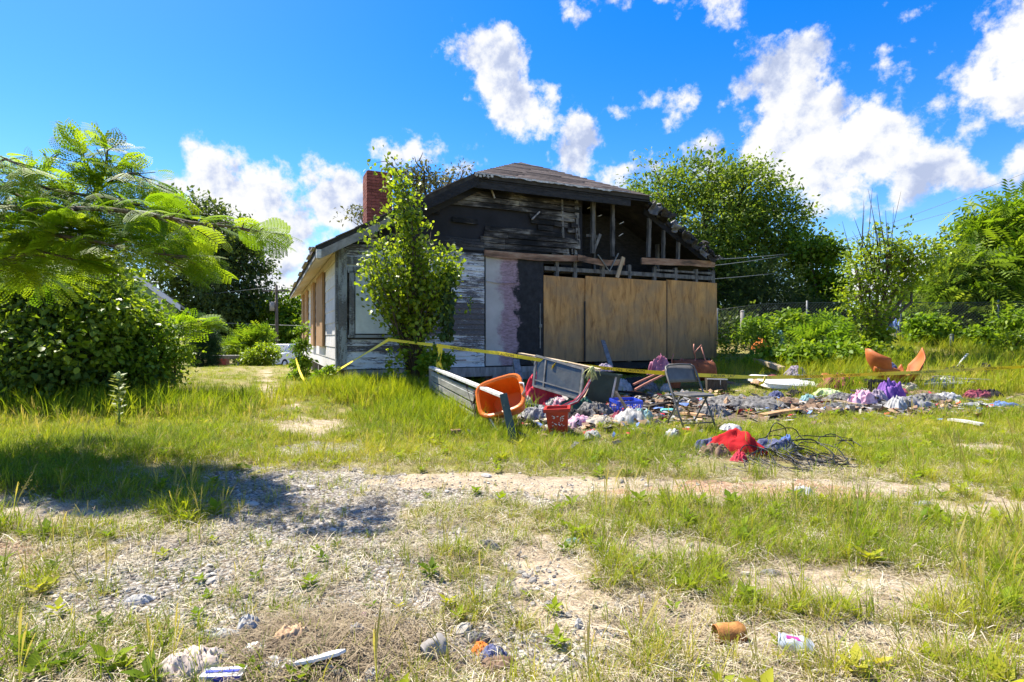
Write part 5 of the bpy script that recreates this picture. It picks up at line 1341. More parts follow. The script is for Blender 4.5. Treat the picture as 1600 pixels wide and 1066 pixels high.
tufts = [blade_tuft(17, .13, .05, .0048, 1.05, GM, 1, .30), blade_tuft(12, .19, .03, .005, .8, GM, 2, .22), blade_tuft(22, .08, .08, .0042, 1.3, GM, 3, .48), blade_tuft(8, .26, .02, .0046, .7, GM, 4, .16),
         blade_tuft(30, .10, .13, .0055, 1.2, GM, 5, .17), blade_tuft(26, .24, .10, .008, .7, GM, 6, .08), blade_tuft(34, .15, .17, .008, 1.0, GM, 7, .14), blade_tuft(30, .42, .16, .012, .6, GM, 8, .12), rosette(1), seed_stalks(2)]
proto_collection('tuft', tufts)
def straw_bits(n, L, spread, mat, seed):
    g = np.random.default_rng(seed); V_, F_ = [], []
    for b in range(n):
        a = g.uniform(0, 6.28); c = np.array([g.normal() * spread, g.normal() * spread, g.uniform(.002, .022)]); d = np.array([math.cos(a), math.sin(a), g.normal() * .12]) * L * g.uniform(.4, 1.2); s_ = np.array([-math.sin(a), math.cos(a), 0]) * g.uniform(.0006, .0015)
        bend = np.array([0, 0, g.uniform(-.004, .016)]) + s_ * g.uniform(-4, 4)
        o = len(V_); V_ += [c - d / 2 - s_, c - d / 2 + s_, c + bend + s_, c + bend - s_, c + d / 2 + s_ * .4, c + d / 2 - s_ * .4]; F_ += [(o, o + 1, o + 2), (o, o + 2, o + 3), (o + 3, o + 2, o + 4), (o + 3, o + 4, o + 5)]
    return np_mesh('straw', np.array(V_), np.array(F_), mat)
def inst_mat(name, stops, rough=.8):
    m, k = new_mat(name); a = k.n('ShaderNodeAttribute', attribute_name='var'); a.attribute_type = 'INSTANCER'
    return finish(m, k, principled(k, k.ramp(a.outputs['Fac'], stops), rough, 0, .25))
SM = inst_mat('dry_straw', [(0, (0.12, 0.08, 0.05)), (0.4, (0.30, 0.235, 0.145)), (0.8, (0.48, 0.41, 0.28)), (1, (0.60, 0.54, 0.42))])
proto_collection('straw', [straw_bits(22, .10, .07, SM, 1), straw_bits(16, .15, .08, SM, 2), straw_bits(30, .06, .06, SM, 3)])
PM = inst_mat('pebble', [(0, (0.11, 0.10, 0.088)), (0.5, (0.30, 0.275, 0.24)), (0.85, (0.46, 0.42, 0.36)), (1, (0.62, 0.58, 0.51))], .9)
def pebble(seed):
    g = random.Random(seed); mb = MB(); s_ = (1.0, .75, .5)
    pr = [(0, -1), (.62, -.75), (1, -.1), (.8, .55), (0, .9)]
    mb.lathe([(max(r, .01), z_) for r, z_ in pr], 7)
    mb.v = [(x * s_[0] * g.uniform(.72, 1.2), y * s_[1] * g.uniform(.72, 1.2), z_ * s_[2] * g.uniform(.8, 1.2)) for x, y, z_ in mb.v]
    return mb.mesh('pebble', PM)
proto_collection('pebble', [pebble(i) for i in range(5)])
def scatter_group(cname):
    t = bpy.data.node_groups.new('scatter_' + cname, 'GeometryNodeTree')
    t.interface.new_socket('Geometry', in_out='INPUT', socket_type='NodeSocketGeometry'); t.interface.new_socket('Geometry', in_out='OUTPUT', socket_type='NodeSocketGeometry')
    n = t.nodes.new; gi, go = n('NodeGroupInput'), n('NodeGroupOutput')
    ip = n('GeometryNodeInstanceOnPoints'); ci = n('GeometryNodeCollectionInfo')
    ci.inputs['Collection'].default_value = proto_col[cname]; ci.inputs['Separate Children'].default_value = True; ci.inputs['Reset Children'].default_value = True
    def na(nm, typ):
        a = n('GeometryNodeInputNamedAttribute'); a.data_type = typ; a.inputs['Name'].default_value = nm
        return [o for o in a.outputs if o.enabled and o.name == 'Attribute'][0]
    t.links.new(gi.outputs[0], ip.inputs['Points']); t.links.new(ci.outputs[0], ip.inputs['Instance'])
    ip.inputs['Pick Instance'].default_value = True
    t.links.new(na('idx', 'INT'), ip.inputs['Instance Index'])
    t.links.new(na('rot', 'FLOAT_VECTOR'), ip.inputs['Rotation']); t.links.new(na('scl', 'FLOAT_VECTOR'), ip.inputs['Scale'])
    t.links.new(ip.outputs[0], go.inputs[0])
    return t
SG = {c: scatter_group(c) for c in proto_col}
def scatter(name, label, cname, P, rot, scl, idx_, var):
    me = bpy.data.meshes.new(name); n = len(P)
    me.vertices.add(n); me.vertices.foreach_set('co', P.astype(np.float32).ravel())
    for nm, typ, arr, key in (('rot', 'FLOAT_VECTOR', rot, 'vector'), ('scl', 'FLOAT_VECTOR', scl, 'vector'), ('idx', 'INT', idx_, 'value'), ('var', 'FLOAT', var, 'value')):
        a = me.attributes.new(nm, typ, 'POINT'); a.data.foreach_set(key, np.ascontiguousarray(arr, np.int32 if typ == 'INT' else np.float32).ravel())
    o = ob(name, me); md = o.modifiers.new('scatter', 'NODES'); md.node_group = SG[cname]
    return tag(o, label, kind='stuff')
def in_house(x, y, m=0.0):
    u, v = house_uv(x, y); return (u > -m) & (u < HW + m) & (v > -m) & (v < HD + m)
def sample(n, y0, y1, wide=1.03, pw=1.0):
    """points on the ground within the view, spread about evenly in the picture's depth"""
    y = y0 * (y1 / y0) ** (rng.random(n) ** pw); x = (rng.random(n) * 2 - 1) * wide * y
    return x, y
def grass_density(x, y):
    g, s, r, c = covers(x, y)
    patch = fbm(x * 1.1, y * 1.1, 71, 4, .6); fine = fbm(x * 5.5, y * 5.5, 72, 3)
    d = ss(.30, .58, patch * .55 + fine * .45 + .12 * ss(4, 7, y) + .10 * ss(1.0, 3.5, np.abs(x)))
    holes = (1 - .66 * ss(.3, .6, g)) * (1 - .88 * ss(.3, .6, s)) * (1 - .85 * ss(.3, .6, r)) * (1 - .86 * ss(.35, .7, c))
    return d * holes, holes
allP = []
# foreground and yard
def put_grass(n, y0, y1, kinds, probs, s_lo, s_hi, dens_pow=1.0, hue=0.0, wide=1.03, tag_name=None, region=None, base=0.0, pw=1.0):
    n = int(n * 1.36); x, y = sample(n, y0, y1, wide * 1.36, pw)
    d, holes = grass_density(x, y)
    keep = (rng.random(n) < (base * holes + (1 - base) * d) * (1 - .72 * ell(x, y, -.50, 1.97, .72, .15, 55, .3))) & ~in_house(x, y, -0.05)
    if region is not None: keep &= region(x, y)
    x, y, d = x[keep], y[keep], d[keep]
    m = len(x)
    k_ = rng.choice(kinds, m, p=probs)
    s_ = rng.uniform(s_lo, s_hi, m) * (.62 + .5 * d)
    hv = fbm(x * .55, y * .55, 81, 3); v_ = np.clip(.20 + 1.0 * (hv - .33) + rng.normal(size=m) * .22 + hue, 0, 1)
    allP.append((np.stack([x, y, gz(x, y)], 1), k_, s_, v_))
left_bank = lambda x, y: (x < -0.62 * y + .0 * y) & (y < 7.6)
calm = lambda x, y: ~((np.abs(x - 2.35) < .75) & (np.abs(y - 4.75) < .45))          # trodden round the cables
put_grass(15500, 1.7, 6.2, [0, 1, 2, 3], [.36, .26, .28, .10], .36, .80, base=.26, pw=.72, region=calm)
put_grass(1500, 1.7, 9.0, [8, 9], [.55, .45], .35, .85, base=.18, pw=.8, hue=-.06, region=calm)
put_grass(3800, 1.7, 4.6, [0, 1, 3], [.45, .4, .15], .5, 1.0, base=.10, pw=.8, region=lambda x, y: (x > .05 + .12 * y))
put_grass(9000, 4.8, 14.0, [0, 4, 5, 6, 2], [.26, .32, .06, .18, .18], .38, .70, base=.12, region=calm)
put_grass(9000, 5.0, 11.0, [4, 5, 6], [.5, .12, .38], .42, .72, region=lambda x, y: (covers(x, y)[3] < .4) & calm(x, y), hue=.02)
put_grass(4600, 3.0, 7.8, [4, 5, 6], [.45, .2, .35], .5, .9, region=lambda x, y: (x < -.52 * y - .1), hue=-.06, base=.25)
put_grass(6000, 11.0, 34.0, [4, 6], [.6, .4], .55, .85, hue=-.04, base=.3, region=lambda x, y: x < 0)
put_grass(6000, 12.0, 34.0, [4, 6], [.4, .6], .8, 1.2, hue=.02, base=.3, region=lambda x, y: x > 0)
put_grass(4500, 9.8, 19.0, [6, 7], [.55, .45], .7, 1.15, region=lambda x, y: (x > .52 * y) & (y > 10.2), hue=.10, base=.35)
# long rank grass: round the shrub, the rail, the hedge foot, along the house
def ring(cx, cy, rx_, ry_, n, kinds, s0, s1, hue=0.0):
    x, y = cx + rng.normal(size=n) * rx_, cy + rng.normal(size=n) * ry_
    k_ = ~in_house(x, y, 0.0); x, y = x[k_], y[k_]; m = len(x)
    allP.append((np.stack([x, y, gz(x, y)], 1), rng.choice(kinds, m), rng.uniform(s0, s1, m), np.clip(rng.normal(size=m) * .2 + .45 + hue, 0, 1)))
ring(-2.2, 9.5, .75, .45, 420, [5, 7], .6, 1.0, .08); ring(-2.9, 9.9, .5, .35, 200, [7, 5], .5, .95, .15); ring(-1.0, 8.0, .6, .5, 260, [5, 7], .6, .95, -.1); ring(-.5, 6.6, .35, .3, 120, [5], .6, 1.0, -.1)
ring(-6.2, 7.5, 1.1, .35, 420, [5, 7], .7, 1.2, -.1); ring(-4.9, 8.5, .5, .6, 160, [5, 7], .6, 1.0, -.1); ring(1.6, 6.2, .9, .2, 160, [5, 4], .5, .8, -.05); ring(3.0, 6.5, .6, .2, 110, [5, 4], .5, .8, -.05)
ring(-1.05, 7.4, .45, .6, 260, [5, 6, 7], .5, .9, -.05); ring(-1.5, 8.6, .3, .4, 160, [7, 5], .5, .9, -.05); ring(6.9, 10.4, .9, .3, 100, [5, 6], .6, 1.0, .0); ring(7.6, 7.5, .9, .5, 200, [5], .7, 1.1, -.05); ring(6.6, 13.0, 1.2, .5, 150, [7], .6, 1.0, .1); ring(-.05, 6.2, .2, .1, 40, [1, 3], .9, 1.3, -.1)
P_ = np.concatenate([a[0] for a in allP]); K_ = np.concatenate([a[1] for a in allP]); S_ = np.concatenate([a[2] for a in allP]); A_ = np.concatenate([a[3] for a in allP])
n = len(P_)
rot = np.stack([rng.normal(size=n) * .12, rng.normal(size=n) * .12, rng.random(n) * 6.283], 1)
scatter('grass', 'yellow-green grass in tufts and rank clumps over the yard', 'tuft', P_, rot, np.stack([S_] * 3, 1) * np.array([1, 1, 1.0]), K_, A_)
# straw thatch
x, y = sample(18500, 1.6, 7.5, 1.38); g0, s0, r0_, c0 = covers(x, y)
keep = rng.random(len(x)) < np.clip(.42 + .9 * fbm(x * 1.6, y * 1.6, 91, 4) - .2 - .45 * s0 - 1.1 * g0 * (fbm(x * 3, y * 3, 92, 3)), 0.03, 1)
x, y = x[keep], y[keep]; n = len(x)
# heap of rusty-brown pine straw among the litter at the bottom
hx, hy = -.72 + rng.normal(size=560) * .20, 1.98 + rng.normal(size=560) * .09
x2, y2 = np.concatenate([x, hx]), np.concatenate([y, hy]); z2 = gz(x2, y2); z2[n:] += .035 * np.exp(-(((hx + .72) / .3) ** 2 + ((hy - 1.98) / .14) ** 2)) * rng.random(560)
N2 = len(x2); vv = np.clip(rng.random(N2) * .9 + .1, 0, 1); vv[n:] *= .5
scatter('dry_straw', 'dead brown straw and thatch lying between the tufts', 'straw', np.stack([x2, y2, z2], 1), np.stack([rng.normal(size=N2) * .1, rng.normal(size=N2) * .1, rng.random(N2) * 6.28], 1), np.stack([rng.uniform(.6, 1.2, N2)] * 3, 1), rng.integers(0, 3, N2), vv)
# pebbles
x, y = sample(39000, 1.6, 6.5, 1.38); g0, s0, r0_, c0 = covers(x, y)
keep = rng.random(len(x)) < np.clip(.92 * ss(.25, .65, g0) + .16 * s0 + .05 + .15 * r0_, 0, 1)
x, y = x[keep], y[keep]; n = len(x)
s_ = np.exp(rng.normal(size=n) * .42) * .0075
scatter('gravel', 'grey gravel chippings in the worn patches', 'pebble', np.stack([x, y, gz(x, y) + s_ * .15], 1), np.stack([rng.normal(size=n) * .35, rng.normal(size=n) * .35, rng.random(n) * 6.28], 1), np.stack([s_, s_, s_], 1), rng.integers(0, 5, n), rng.random(n))
# ------------------------------------------------------------------ fence, poles, neighbours, vehicle
fn = thing('chain_link_fence', 'chain-link fence with steel posts along the back right of the yard', 'fence', (6.6, 17.6, 0))
fo = Vector(fn.location)
A_, B_ = Vector((6.6, 17.6, 0)), Vector((17.4, 16.2, 0)); FLn = (B_ - A_).length; fd = (B_ - A_).normalized(); FH = 1.25
fp = lambda s_, h_: (A_ + fd * s_) * 1.0 + Vector((0, 0, gzf(*(A_ + fd * s_).xy) + h_)) - fo
wm = MB()
def ribbon(mb, p, q, r):
    d = (q - p).normalized(); u = d.cross(Vector((0, 1, 0))).normalized() * r; y_ = Vector((0, r, 0))
    mb.add([p + u, p - u * .5 + y_, p - u * .5 - y_, q + u, q - u * .5 + y_, q - u * .5 - y_], [(0, 3, 4, 1), (1, 4, 5, 2), (2, 5, 3, 0)])
sp = 0.095; k_ = -FH
while k_ < FLn:
    for dr in (1, -1):
        s0, s1 = (k_, k_ + FH) if dr == 1 else (k_ + FH, k_)
        h0, h1 = 0.03, FH
        if s0 < 0: h0 = .03 + (0 - s0) / FH * (FH - .03) if dr == 1 else h0; s0 = 0.0
        if s1 < 0: h1 = FH * (1 - (0 - s1) / FH); s1 = 0.0
        if s1 > FLn: h1 = FH * (1 - (s1 - FLn) / FH); s1 = FLn
        if s0 > FLn: h0 = (s0 - FLn) / FH * FH; s0 = FLn
        if abs(s1 - s0) > .05: ribbon(wm, fp(s0, h0), fp(s1, h1), .0022)
    k_ += sp
tag(wm.build('wire_mesh', MT['galv'], fn), kind='stuff')
for i in range(5):
    s_ = FLn * i / 4; MB().tube([fp(s_, -.1), fp(s_, FH + .06)], .028, 8).build('post', MT['galv'], fn, True)
MB().tube([fp(FLn * j / 8, FH) for j in range(9)], .008, 6).build('top_rail', MT['darkpost'], fn, True)
def post(px, py0, py1, Yd, mat, label, r=.05):
    b = at(px, py1, Yd); t_ = thing('fence_post', label, 'post', (b.x, Yd, gzf(b.x, Yd)))
    h = at(px, py0, Yd).z - t_.location.z
    mb = MB().tube([(0, 0, -.05), (0, 0, h)], r, 8); mb.build('shaft', MT[mat], t_, True); MB().lathe([(r * 1.15, h - .03), (r * 1.15, h), (r * .5, h + .02), (.002, h + .025)], 8).build('cap', MT[mat], t_, True)
post(1487, 523, 549, 15.0, 'darkpost', 'short dark green post standing alone before the fence')
post(1461, 510, 545, 16.0, 'galv', 'grey steel post left of the short dark post', .035)
post(1345, 520, 546, 16.2, 'darkpost', 'dark post beside the young tree trunk', .04)
post(1160, 486, 520, 17.0, 'greywood', 'pale wooden post beside the plywood corner', .06)
post(1255, 490, 520, 18.5, 'barkdark', 'thin dark post right of the pale wooden post', .045)

def pole(name, label, px, Yd, pytop, xarm, r=.14, extra=True):
    x = (px - CX) / FPX * Yd; b = (x, Yd, gzf(x, Yd)); t_ = thing(name, label, 'utility pole', b)
    h = at(px, pytop, Yd).z - b[2]
    MB().tube([(0, 0, -.3), (0.02, 0, h * .5), (0, 0, h)], [r, r * .85, r * .68], 8).build('shaft', MT['pole'], t_, True)
    MB().box((0, -.12, h - .45), (xarm, .1, .11)).build('crossarm', MT['pole'], t_)
    for s_ in (-.45, 0.0, .45):
        MB().lathe([(.03, 0), (.05, .05), (.025, .09), (.045, .13), (.01, .17)], 8).build('insulator', MT['rock'], t_, True, (s_ * xarm, -.12, h - .40 + (.45 if s_ == 0 else 0)))
    if extra:
        MB().lathe([(.001, -.35), (.2, -.35), (.2, .35), (.001, .38)], 10).build('transformer', MT['greyfascia'], t_, True, (-.32, -.05, h - 1.7))
    return t_, h
pl, plh = pole('utility_pole', 'dark utility pole with crossarm beyond the left lawn', 432, 44, 446, 2.2)
pr_, prh = pole('utility_pole', 'thin weathered utility pole among the trees right of the house', 1268, 27, 388, 1.5, .10, False)
# service wires to the right of the house and far away
def span(name, label, pts, r, parent=None):
    P = [Vector(p) for p in pts]; out = []
    for a, b in zip(P[:-1], P[1:]):
        L = (b - a).length
        for i in range(13): f = i / 12; out.append(a.lerp(b, f) - Vector((0, 0, .006 * L * 4 * f * (1 - f) * .6)))
    o = MB().tube(out, r, 5).build(name, MT['wire'], parent, True); return tag(o, label, 'cable')
hp = lambda u, v, zz: Vector((*(HA + HU * u + HV * v), zz))
span('power_line', 'upper service wire from the house eave to the right pole', [hp(9.95, .2, 3.32), at(1275, 391, 26.9), at(1700, 232, 34)], .010)
span('power_line', 'middle service wire from the house eave to the right pole', [hp(9.95, .1, 3.14), at(1262, 392, 26.9), at(1700, 268, 36)], .010)
span('power_line', 'lowest service wire from the house eave to the right pole', [hp(9.95, .3, 2.78), at(1266, 419, 26.8)], .009)
span('power_line', 'thin wire running left from the dark utility pole', [at(424, 449, 44), at(200, 470, 50)], .02)
span('power_line', 'thin wire running from the dark utility pole behind the house', [at(440, 449, 44), at(640, 465, 44)], .02)
span('power_line', 'low cable crossing beyond the lawn at half pole height', [at(250, 500, 44), at(434, 508, 44), at(640, 512, 44)], .02)

# green neighbouring house
nh = thing('green_house', 'pale green neighbouring house with white gable trim behind the hedge', 'house', (-16.6, 26.0, gzf(-16.6, 26)), R(28))
nw, nd, ne = 8.0, 9.0, 3.35; nsl = .80
MB().prism([(-nw, 0, 0), (0, 0, 0), (0, 0, ne), (-nw / 2, 0, ne + nw / 2 * nsl), (-nw, 0, ne)], (0, .15, 0)).build('gable_wall', MT['greenwall'], nh)
MB().box((-.08, nd / 2, ne / 2), (.15, nd - .35, ne)).box((-nw + .08, nd / 2, ne / 2), (.15, nd - .35, ne)).box((-nw / 2, nd, ne / 2), (nw, .15, ne)).build('wall', MT['greenwall'], nh)
for i in range(24):
    zz = .2 + i * .24; 
    if zz > ne + nw / 2 * nsl - .4: break
    xl = -nw + .02 if zz < ne else -nw + (zz - ne) / nsl + .1; xr = -.12 if zz < ne else -(zz - ne) / nsl - .1
    MB().box(((xl + xr) / 2, -.012, zz), (xr - xl, .02, .225)).build('plank', MT['greenwall'], nh)
MB().box((-.10, -.03, ne / 2), (.24, .05, ne)).build('corner_board', MT['whitetrim'], nh)
for s_ in (1, -1):
    cx_ = -nw / 2; e0 = (cx_ + s_ * (nw / 2 + .75), ne - .75 * nsl + .08); e1 = (cx_, ne + nw / 2 * nsl + .08)
    MB().prism([(e0[0], -.45, e0[1]), (e1[0], -.45, e1[1]), (e1[0], -.45, e1[1] + .1), (e0[0], -.45, e0[1] + .1)][::s_], (0, nd + .9, 0)).build('roof', MT['greyshingle'], nh)
    MB().prism([(e0[0], -.50, e0[1] - .2), (e1[0], -.50, e1[1] - .2), (e1[0], -.50, e1[1] + .06), (e0[0], -.50, e0[1] + .06)][::s_], (0, .045, 0)).build('rake_board', MT['whitetrim'], nh)
MB().box((-2.6, -.04, 1.6), (1.1, .06, 1.3)).build('window', MT['whitetrim'], nh)
MB().box((-2.6, -.075, 1.6), (.9, .02, 1.1)).build('window_pane', MT['carglass'], nh)

# white SUV beyond the far end of the house
cx_ = (446 - CX) / FPX * 36.5
car = thing('parked_car', 'white car parked nose-on beyond the far end of the house', 'car', (cx_, 36.5, gzf(cx_, 36.5) - .1), R(-12))
prof = [(-2.25, .35), (-2.3, .62), (-2.2, .95), (-1.2, 1.08), (2.2, 1.05), (2.25, .40)]     # (y, z): nose towards -y
def side(mb, prof, hw, taper=0.0):
    n = len(prof); mb.add([(-hw + taper * (z_ - .3), y, z_) for y, z_ in prof] + [(hw - taper * (z_ - .3), y, z_) for y, z_ in prof],
                          [tuple(range(n)), tuple(range(n, 2 * n))[::-1]] + [(i, n + i, n + (i + 1) % n, (i + 1) % n) for i in range(n)]); return mb
b_ = side(MB(), prof, .92, .03).build('body', MT['carwhite'], car); bv = b_.modifiers.new('bevel', 'BEVEL'); bv.width = .07; bv.segments = 2
b_ = side(MB(), [(-1.25, 1.05), (-.45, 1.62), (1.7, 1.60), (2.15, 1.05)], .86, .18).build('cabin', MT['carwhite'], car); bv = b_.modifiers.new('bevel', 'BEVEL'); bv.width = .05; bv.segments = 2
MB().add([(-.70, -1.21, 1.12), (.70, -1.21, 1.12), (.56, -.53, 1.585), (-.56, -.53, 1.585), (-.70, -1.19, 1.10), (.70, -1.19, 1.10)], [(0, 1, 2, 3), (4, 5, 1, 0)]).build('windscreen', MT['carglass'], car)
for s_ in (-1, 1):
    MB().box((s_ * .82, .3, 1.32), (.02, 1.7, .34)).build('side_window', MT['carglass'], car)
    MB().box((s_ * .66, -2.24, .78), (.36, .1, .16)).build('headlight', MT['can'], car)
    MB().box((s_ * 1.02, -.85, 1.12), (.2, .12, .14)).build('mirror', MT['carwhite'], car)
    for y in (-1.4, 1.4):
        mt = Matrix.Translation((s_ * .82, y, .34)) @ Matrix.Rotation(R(90), 4, 'Y')
        wh = MB().lathe([(.2, -.1), (.34, -.1), (.34, .1), (.2, .1)], 16, mt).build('wheel', MT['tyre'], car, True); MB().lathe([(.01, .09), (.2, .06), (.2, -.09), (.01, -.09)], 12, mt).build('rim', MT['can'], wh)
MB().box((0, -2.30, .62), (.9, .05, .22)).build('grille', MT['blackpl'], car)
MB().box((0, -2.32, .42), (1.7, .1, .14)).build('bumper', MT['carwhite'], car)

# wooden table on the lawn with a red box under it
tx = (358 - CX) / FPX * 27; tb = thing('wooden_table', 'low weathered wooden table at the far edge of the left lawn', 'table', (tx, 27, gzf(tx, 27)), R(8))
for i in range(4): MB().box((0, -.3 + .2 * i, .50), (1.25, .18, .05)).build('plank', MT['greywood'], tb)
for a in (-.52, .52):
    for b in (-.28, .28): MB().box((a, b, .24), (.09, .09, .48)).build('leg', MT['greywood'], tb)
MB().box((0, -.3, .42), (1.1, .04, .1)).build('apron', MT['greywood'], tb)
def open_box(name, label, cat, base, size, mat, rot=(0, 0, 0), wall_=.02, lip=None, taper=0.0):
    t_ = thing(name, label, cat, base); t_.rotation_euler = rot
    x, y, h = size; mb = MB(); a, b = x / 2 * (1 - taper), y / 2 * (1 - taper); A, B = x / 2, y / 2; w_ = wall_
    o = [(-a, -b, 0), (a, -b, 0), (a, b, 0), (-a, b, 0), (-A, -B, h), (A, -B, h), (A, B, h), (-A, B, h)]
    i_ = [(-a + w_, -b + w_, w_), (a - w_, -b + w_, w_), (a - w_, b - w_, w_), (-a + w_, b - w_, w_), (-A + w_, -B + w_, h), (A - w_, -B + w_, h), (A - w_, B - w_, h), (-A + w_, B - w_, h)]
    f = [(3, 2, 1, 0), (8, 9, 10, 11)]
    for k_ in range(4):
        n = (k_ + 1) % 4; f += [(k_, n, n + 4, k_ + 4), (8 + n, 8 + k_, 12 + k_, 12 + n), (4 + k_, 4 + n, 12 + n, 12 + k_)]
    mb.add(o + i_, f).build('shell', MT[mat], t_)
    if lip:
        for (c, s_) in (((0, -B - .008, h - .02), (x + .045, .025, .04)), ((0, B + .008, h - .02), (x + .045, .025, .04)), ((-A - .008, 0, h - .018), (.025, y - .012, .036)), ((A + .008, 0, h - .018), (.025, y - .012, .036))):
            MB().box(c, s_).build('rim', MT[lip], t_)
    return t_
rx_ = (347 - CX) / FPX * 26.8
open_box('red_box', 'dull red box standing under the wooden table', 'box', (rx_, 26.9, gzf(rx_, 26.9)), (.45, .35, .38), 'redplastic', lip='redplastic')

# ------------------------------------------------------------------ the dumped household goods
def cloth(name, label, cat, px, py, w_, d_, h_, fab, seed, rot=0.0, n=30, fold=1.0, group=None, loc=None, ripple=2.6):
    g = np.random.default_rng(seed); c = Vector(loc) if loc is not None else hit(px, py)
    a = np.linspace(-1, 1, n + 1); A, B = np.meshgrid(a, a)
    rad = np.maximum(np.abs(A), np.abs(B)); th = np.arctan2(B, A); rr = np.hypot(A, B) + 1e-9
    U, V_ = A / rr * rad, B / rr * rad
    out = .62 + .75 * fbm(np.cos(th) * 1.6 + seed, np.sin(th) * 1.6 + seed * .7, seed, 3)
    sx = U * out * w_ / 2; sy = V_ * out * d_ / 2
    fa = g.uniform(0, 3.14); ua, va = U * math.cos(fa) + V_ * math.sin(fa), -U * math.sin(fa) + V_ * math.cos(fa); bend = .5 * (fbm(U * 1.5 + seed, V_ * 1.5, seed + 9, 2) - .5)
    f1 = np.abs(2 * fbm((ua + bend) * ripple * 1.7 + seed * 1.3, va * ripple * .5 + 4.1, seed + 1, 4, .5) - 1); f2 = fbm(U * ripple * 2.2, V_ * ripple * 2.2 + seed, seed + 2, 3)
    hh = (1 - rad ** 2.6) * (.40 + .85 * f2) + .60 * fold * (.5 - f1) * (1 - rad ** 6)
    hh = np.maximum(hh, .02 - .10 * (rad > .96))
    sx += .10 * w_ * (fbm(U * 3 + 9, V_ * 3 + seed, seed + 3, 3) - .5); sy += .10 * d_ * (fbm(U * 3 + seed, V_ * 3 + 7, seed + 4, 3) - .5)
    ca, sa = math.cos(rot), math.sin(rot); wx, wy = c.x + sx * ca - sy * sa, c.y + sx * sa + sy * ca
    wz = (gz(wx, wy) if loc is None else c.z) + hh * h_ + .004
    P = np.stack([wx - c.x, wy - c.y, wz - c.z], -1).reshape(-1, 3)
    id_ = np.arange((n + 1) ** 2).reshape(n + 1, n + 1); F_ = np.stack([id_[:-1, :-1], id_[:-1, 1:], id_[1:, 1:], id_[1:, :-1]], -1).reshape(-1, 4)
    o = ob(name, np_mesh(name, P, F_, FB[fab] if fab in FB else MT[fab], smooth=True), None, c)
    return tag(o, label, cat, group)
def wthing(name, label, cat, pos, rot=(0, 0, 0), group=None):
    t_ = thing(name, label, cat, pos, 0, group); t_.rotation_euler = rot; return t_

# grey wooden rail (old bench side) with white edge and dark green end post
N0, F0 = Vector((-.10, 6.32, 0)), Vector((-1.38, 9.35, 0))
zn, zf = at(785, 619, 6.32).z, at(676, 574, 9.35).z
rl = thing('wooden_rail', 'weathered bench side with chipped white top rail slanting to the orange tub', 'bench side', (N0.x, N0.y, gzf(N0.x, N0.y)))
ro = Vector(rl.location); pt = lambda f, dz: N0.lerp(F0, f) + Vector((0, 0, zn + (zf - zn) * f + dz)) - ro
MB().bar(pt(0, 0), pt(1, 0), .085, .030).build('top_rail', MT['whiteedge'], rl)
for (a, b, nm) in ((-.10, .035, 'slat'), (-.195, .085, 'slat'), (-.32, .085, 'slat'), (-.43, .045, 'slat')):
    MB().bar(pt(.31, a * .95), pt(1, a * .95 * .9), .03, b).build(nm, MT['greybench'], rl)
MB().bar(pt(.32, -.135), pt(.98, -.12), .034, .012).build('bead', MT['whiteedge'], rl)
MB().bar(pt(0.0, .01), Vector((.13, -.25, -.03)), .115, .085, (1, 0, 0)).build('end_post', MT['greenwood'], rl)
MB().bar(pt(1.0, .02), pt(1.0, -.55), .07, .07, (1, 0, 0)).build('far_post', MT['greywood'], rl)
MB().bar(pt(.42, -.02), pt(.28, -.46), .05, .03, (1, 0, 0)).bar(pt(.26, -.03), pt(.33, -.27), .04, .03, (1, 0, 0)).build('fork_brace', MT['barkdark'], rl)
MB().bar(pt(.22, -.26), pt(.06, -.46), .06, .02, (1, 0, 0)).build('loose_slat', MT['greenwood'], rl)

# orange tub lying on its side
to = wthing('plastic_tub', 'bright orange plastic tub tipped over behind the slanting rail', 'tub', at(788, 625, 6.95))
AX = Vector((-.30, -.80, .42)).normalized(); q = AX.to_track_quat('Z', 'Y').to_matrix().to_4x4() @ Matrix.Rotation(R(20), 4, 'Z')
def ring_pts(rx_, ry_, z_, pw=4, n=24): 
    return [(rx_ * math.copysign(abs(math.cos(2 * math.pi * k / n)) ** (2 / pw), math.cos(2 * math.pi * k / n)), ry_ * math.copysign(abs(math.sin(2 * math.pi * k / n)) ** (2 / pw), math.sin(2 * math.pi * k / n)), z_) for k in range(n)]
def rings(mb, rs, mat=None, capa=False, capb=False):
    n = len(rs[0]); vs_ = [mat @ Vector(p) if mat else Vector(p) for r in rs for p in r]; f = []
    for i in range(len(rs) - 1):
        for k in range(n): f.append((i * n + k, i * n + (k + 1) % n, (i + 1) * n + (k + 1) % n, (i + 1) * n + k))
    if capa: f.append(tuple(range(n))[::-1])
    if capb: f.append(tuple((len(rs) - 1) * n + k for k in range(n)))
    return mb.add(vs_, f)
rings(MB(), [ring_pts(.21, .155, -.20), ring_pts(.285, .22, .15), ring_pts(.305, .24, .16), ring_pts(.298, .233, .175), ring_pts(.272, .207, .165), ring_pts(.262, .197, .10), ring_pts(.197, .142, -.18)], q, True, True).build('shell', MT['orange'], to)
rings(MB(), [ring_pts(.312, .247, .150), ring_pts(.322, .257, .16), ring_pts(.312, .247, .175), ring_pts(.298, .233, .176)], q).build('rim', MT['orange'], to)
MB().tube([q @ Vector((.28, -.08, .17)), q @ Vector((.33, -.05, .20)), q @ Vector((.33, .05, .20)), q @ Vector((.28, .08, .17))], .012, 6).build('handle', MT['whitepl'], to, True)

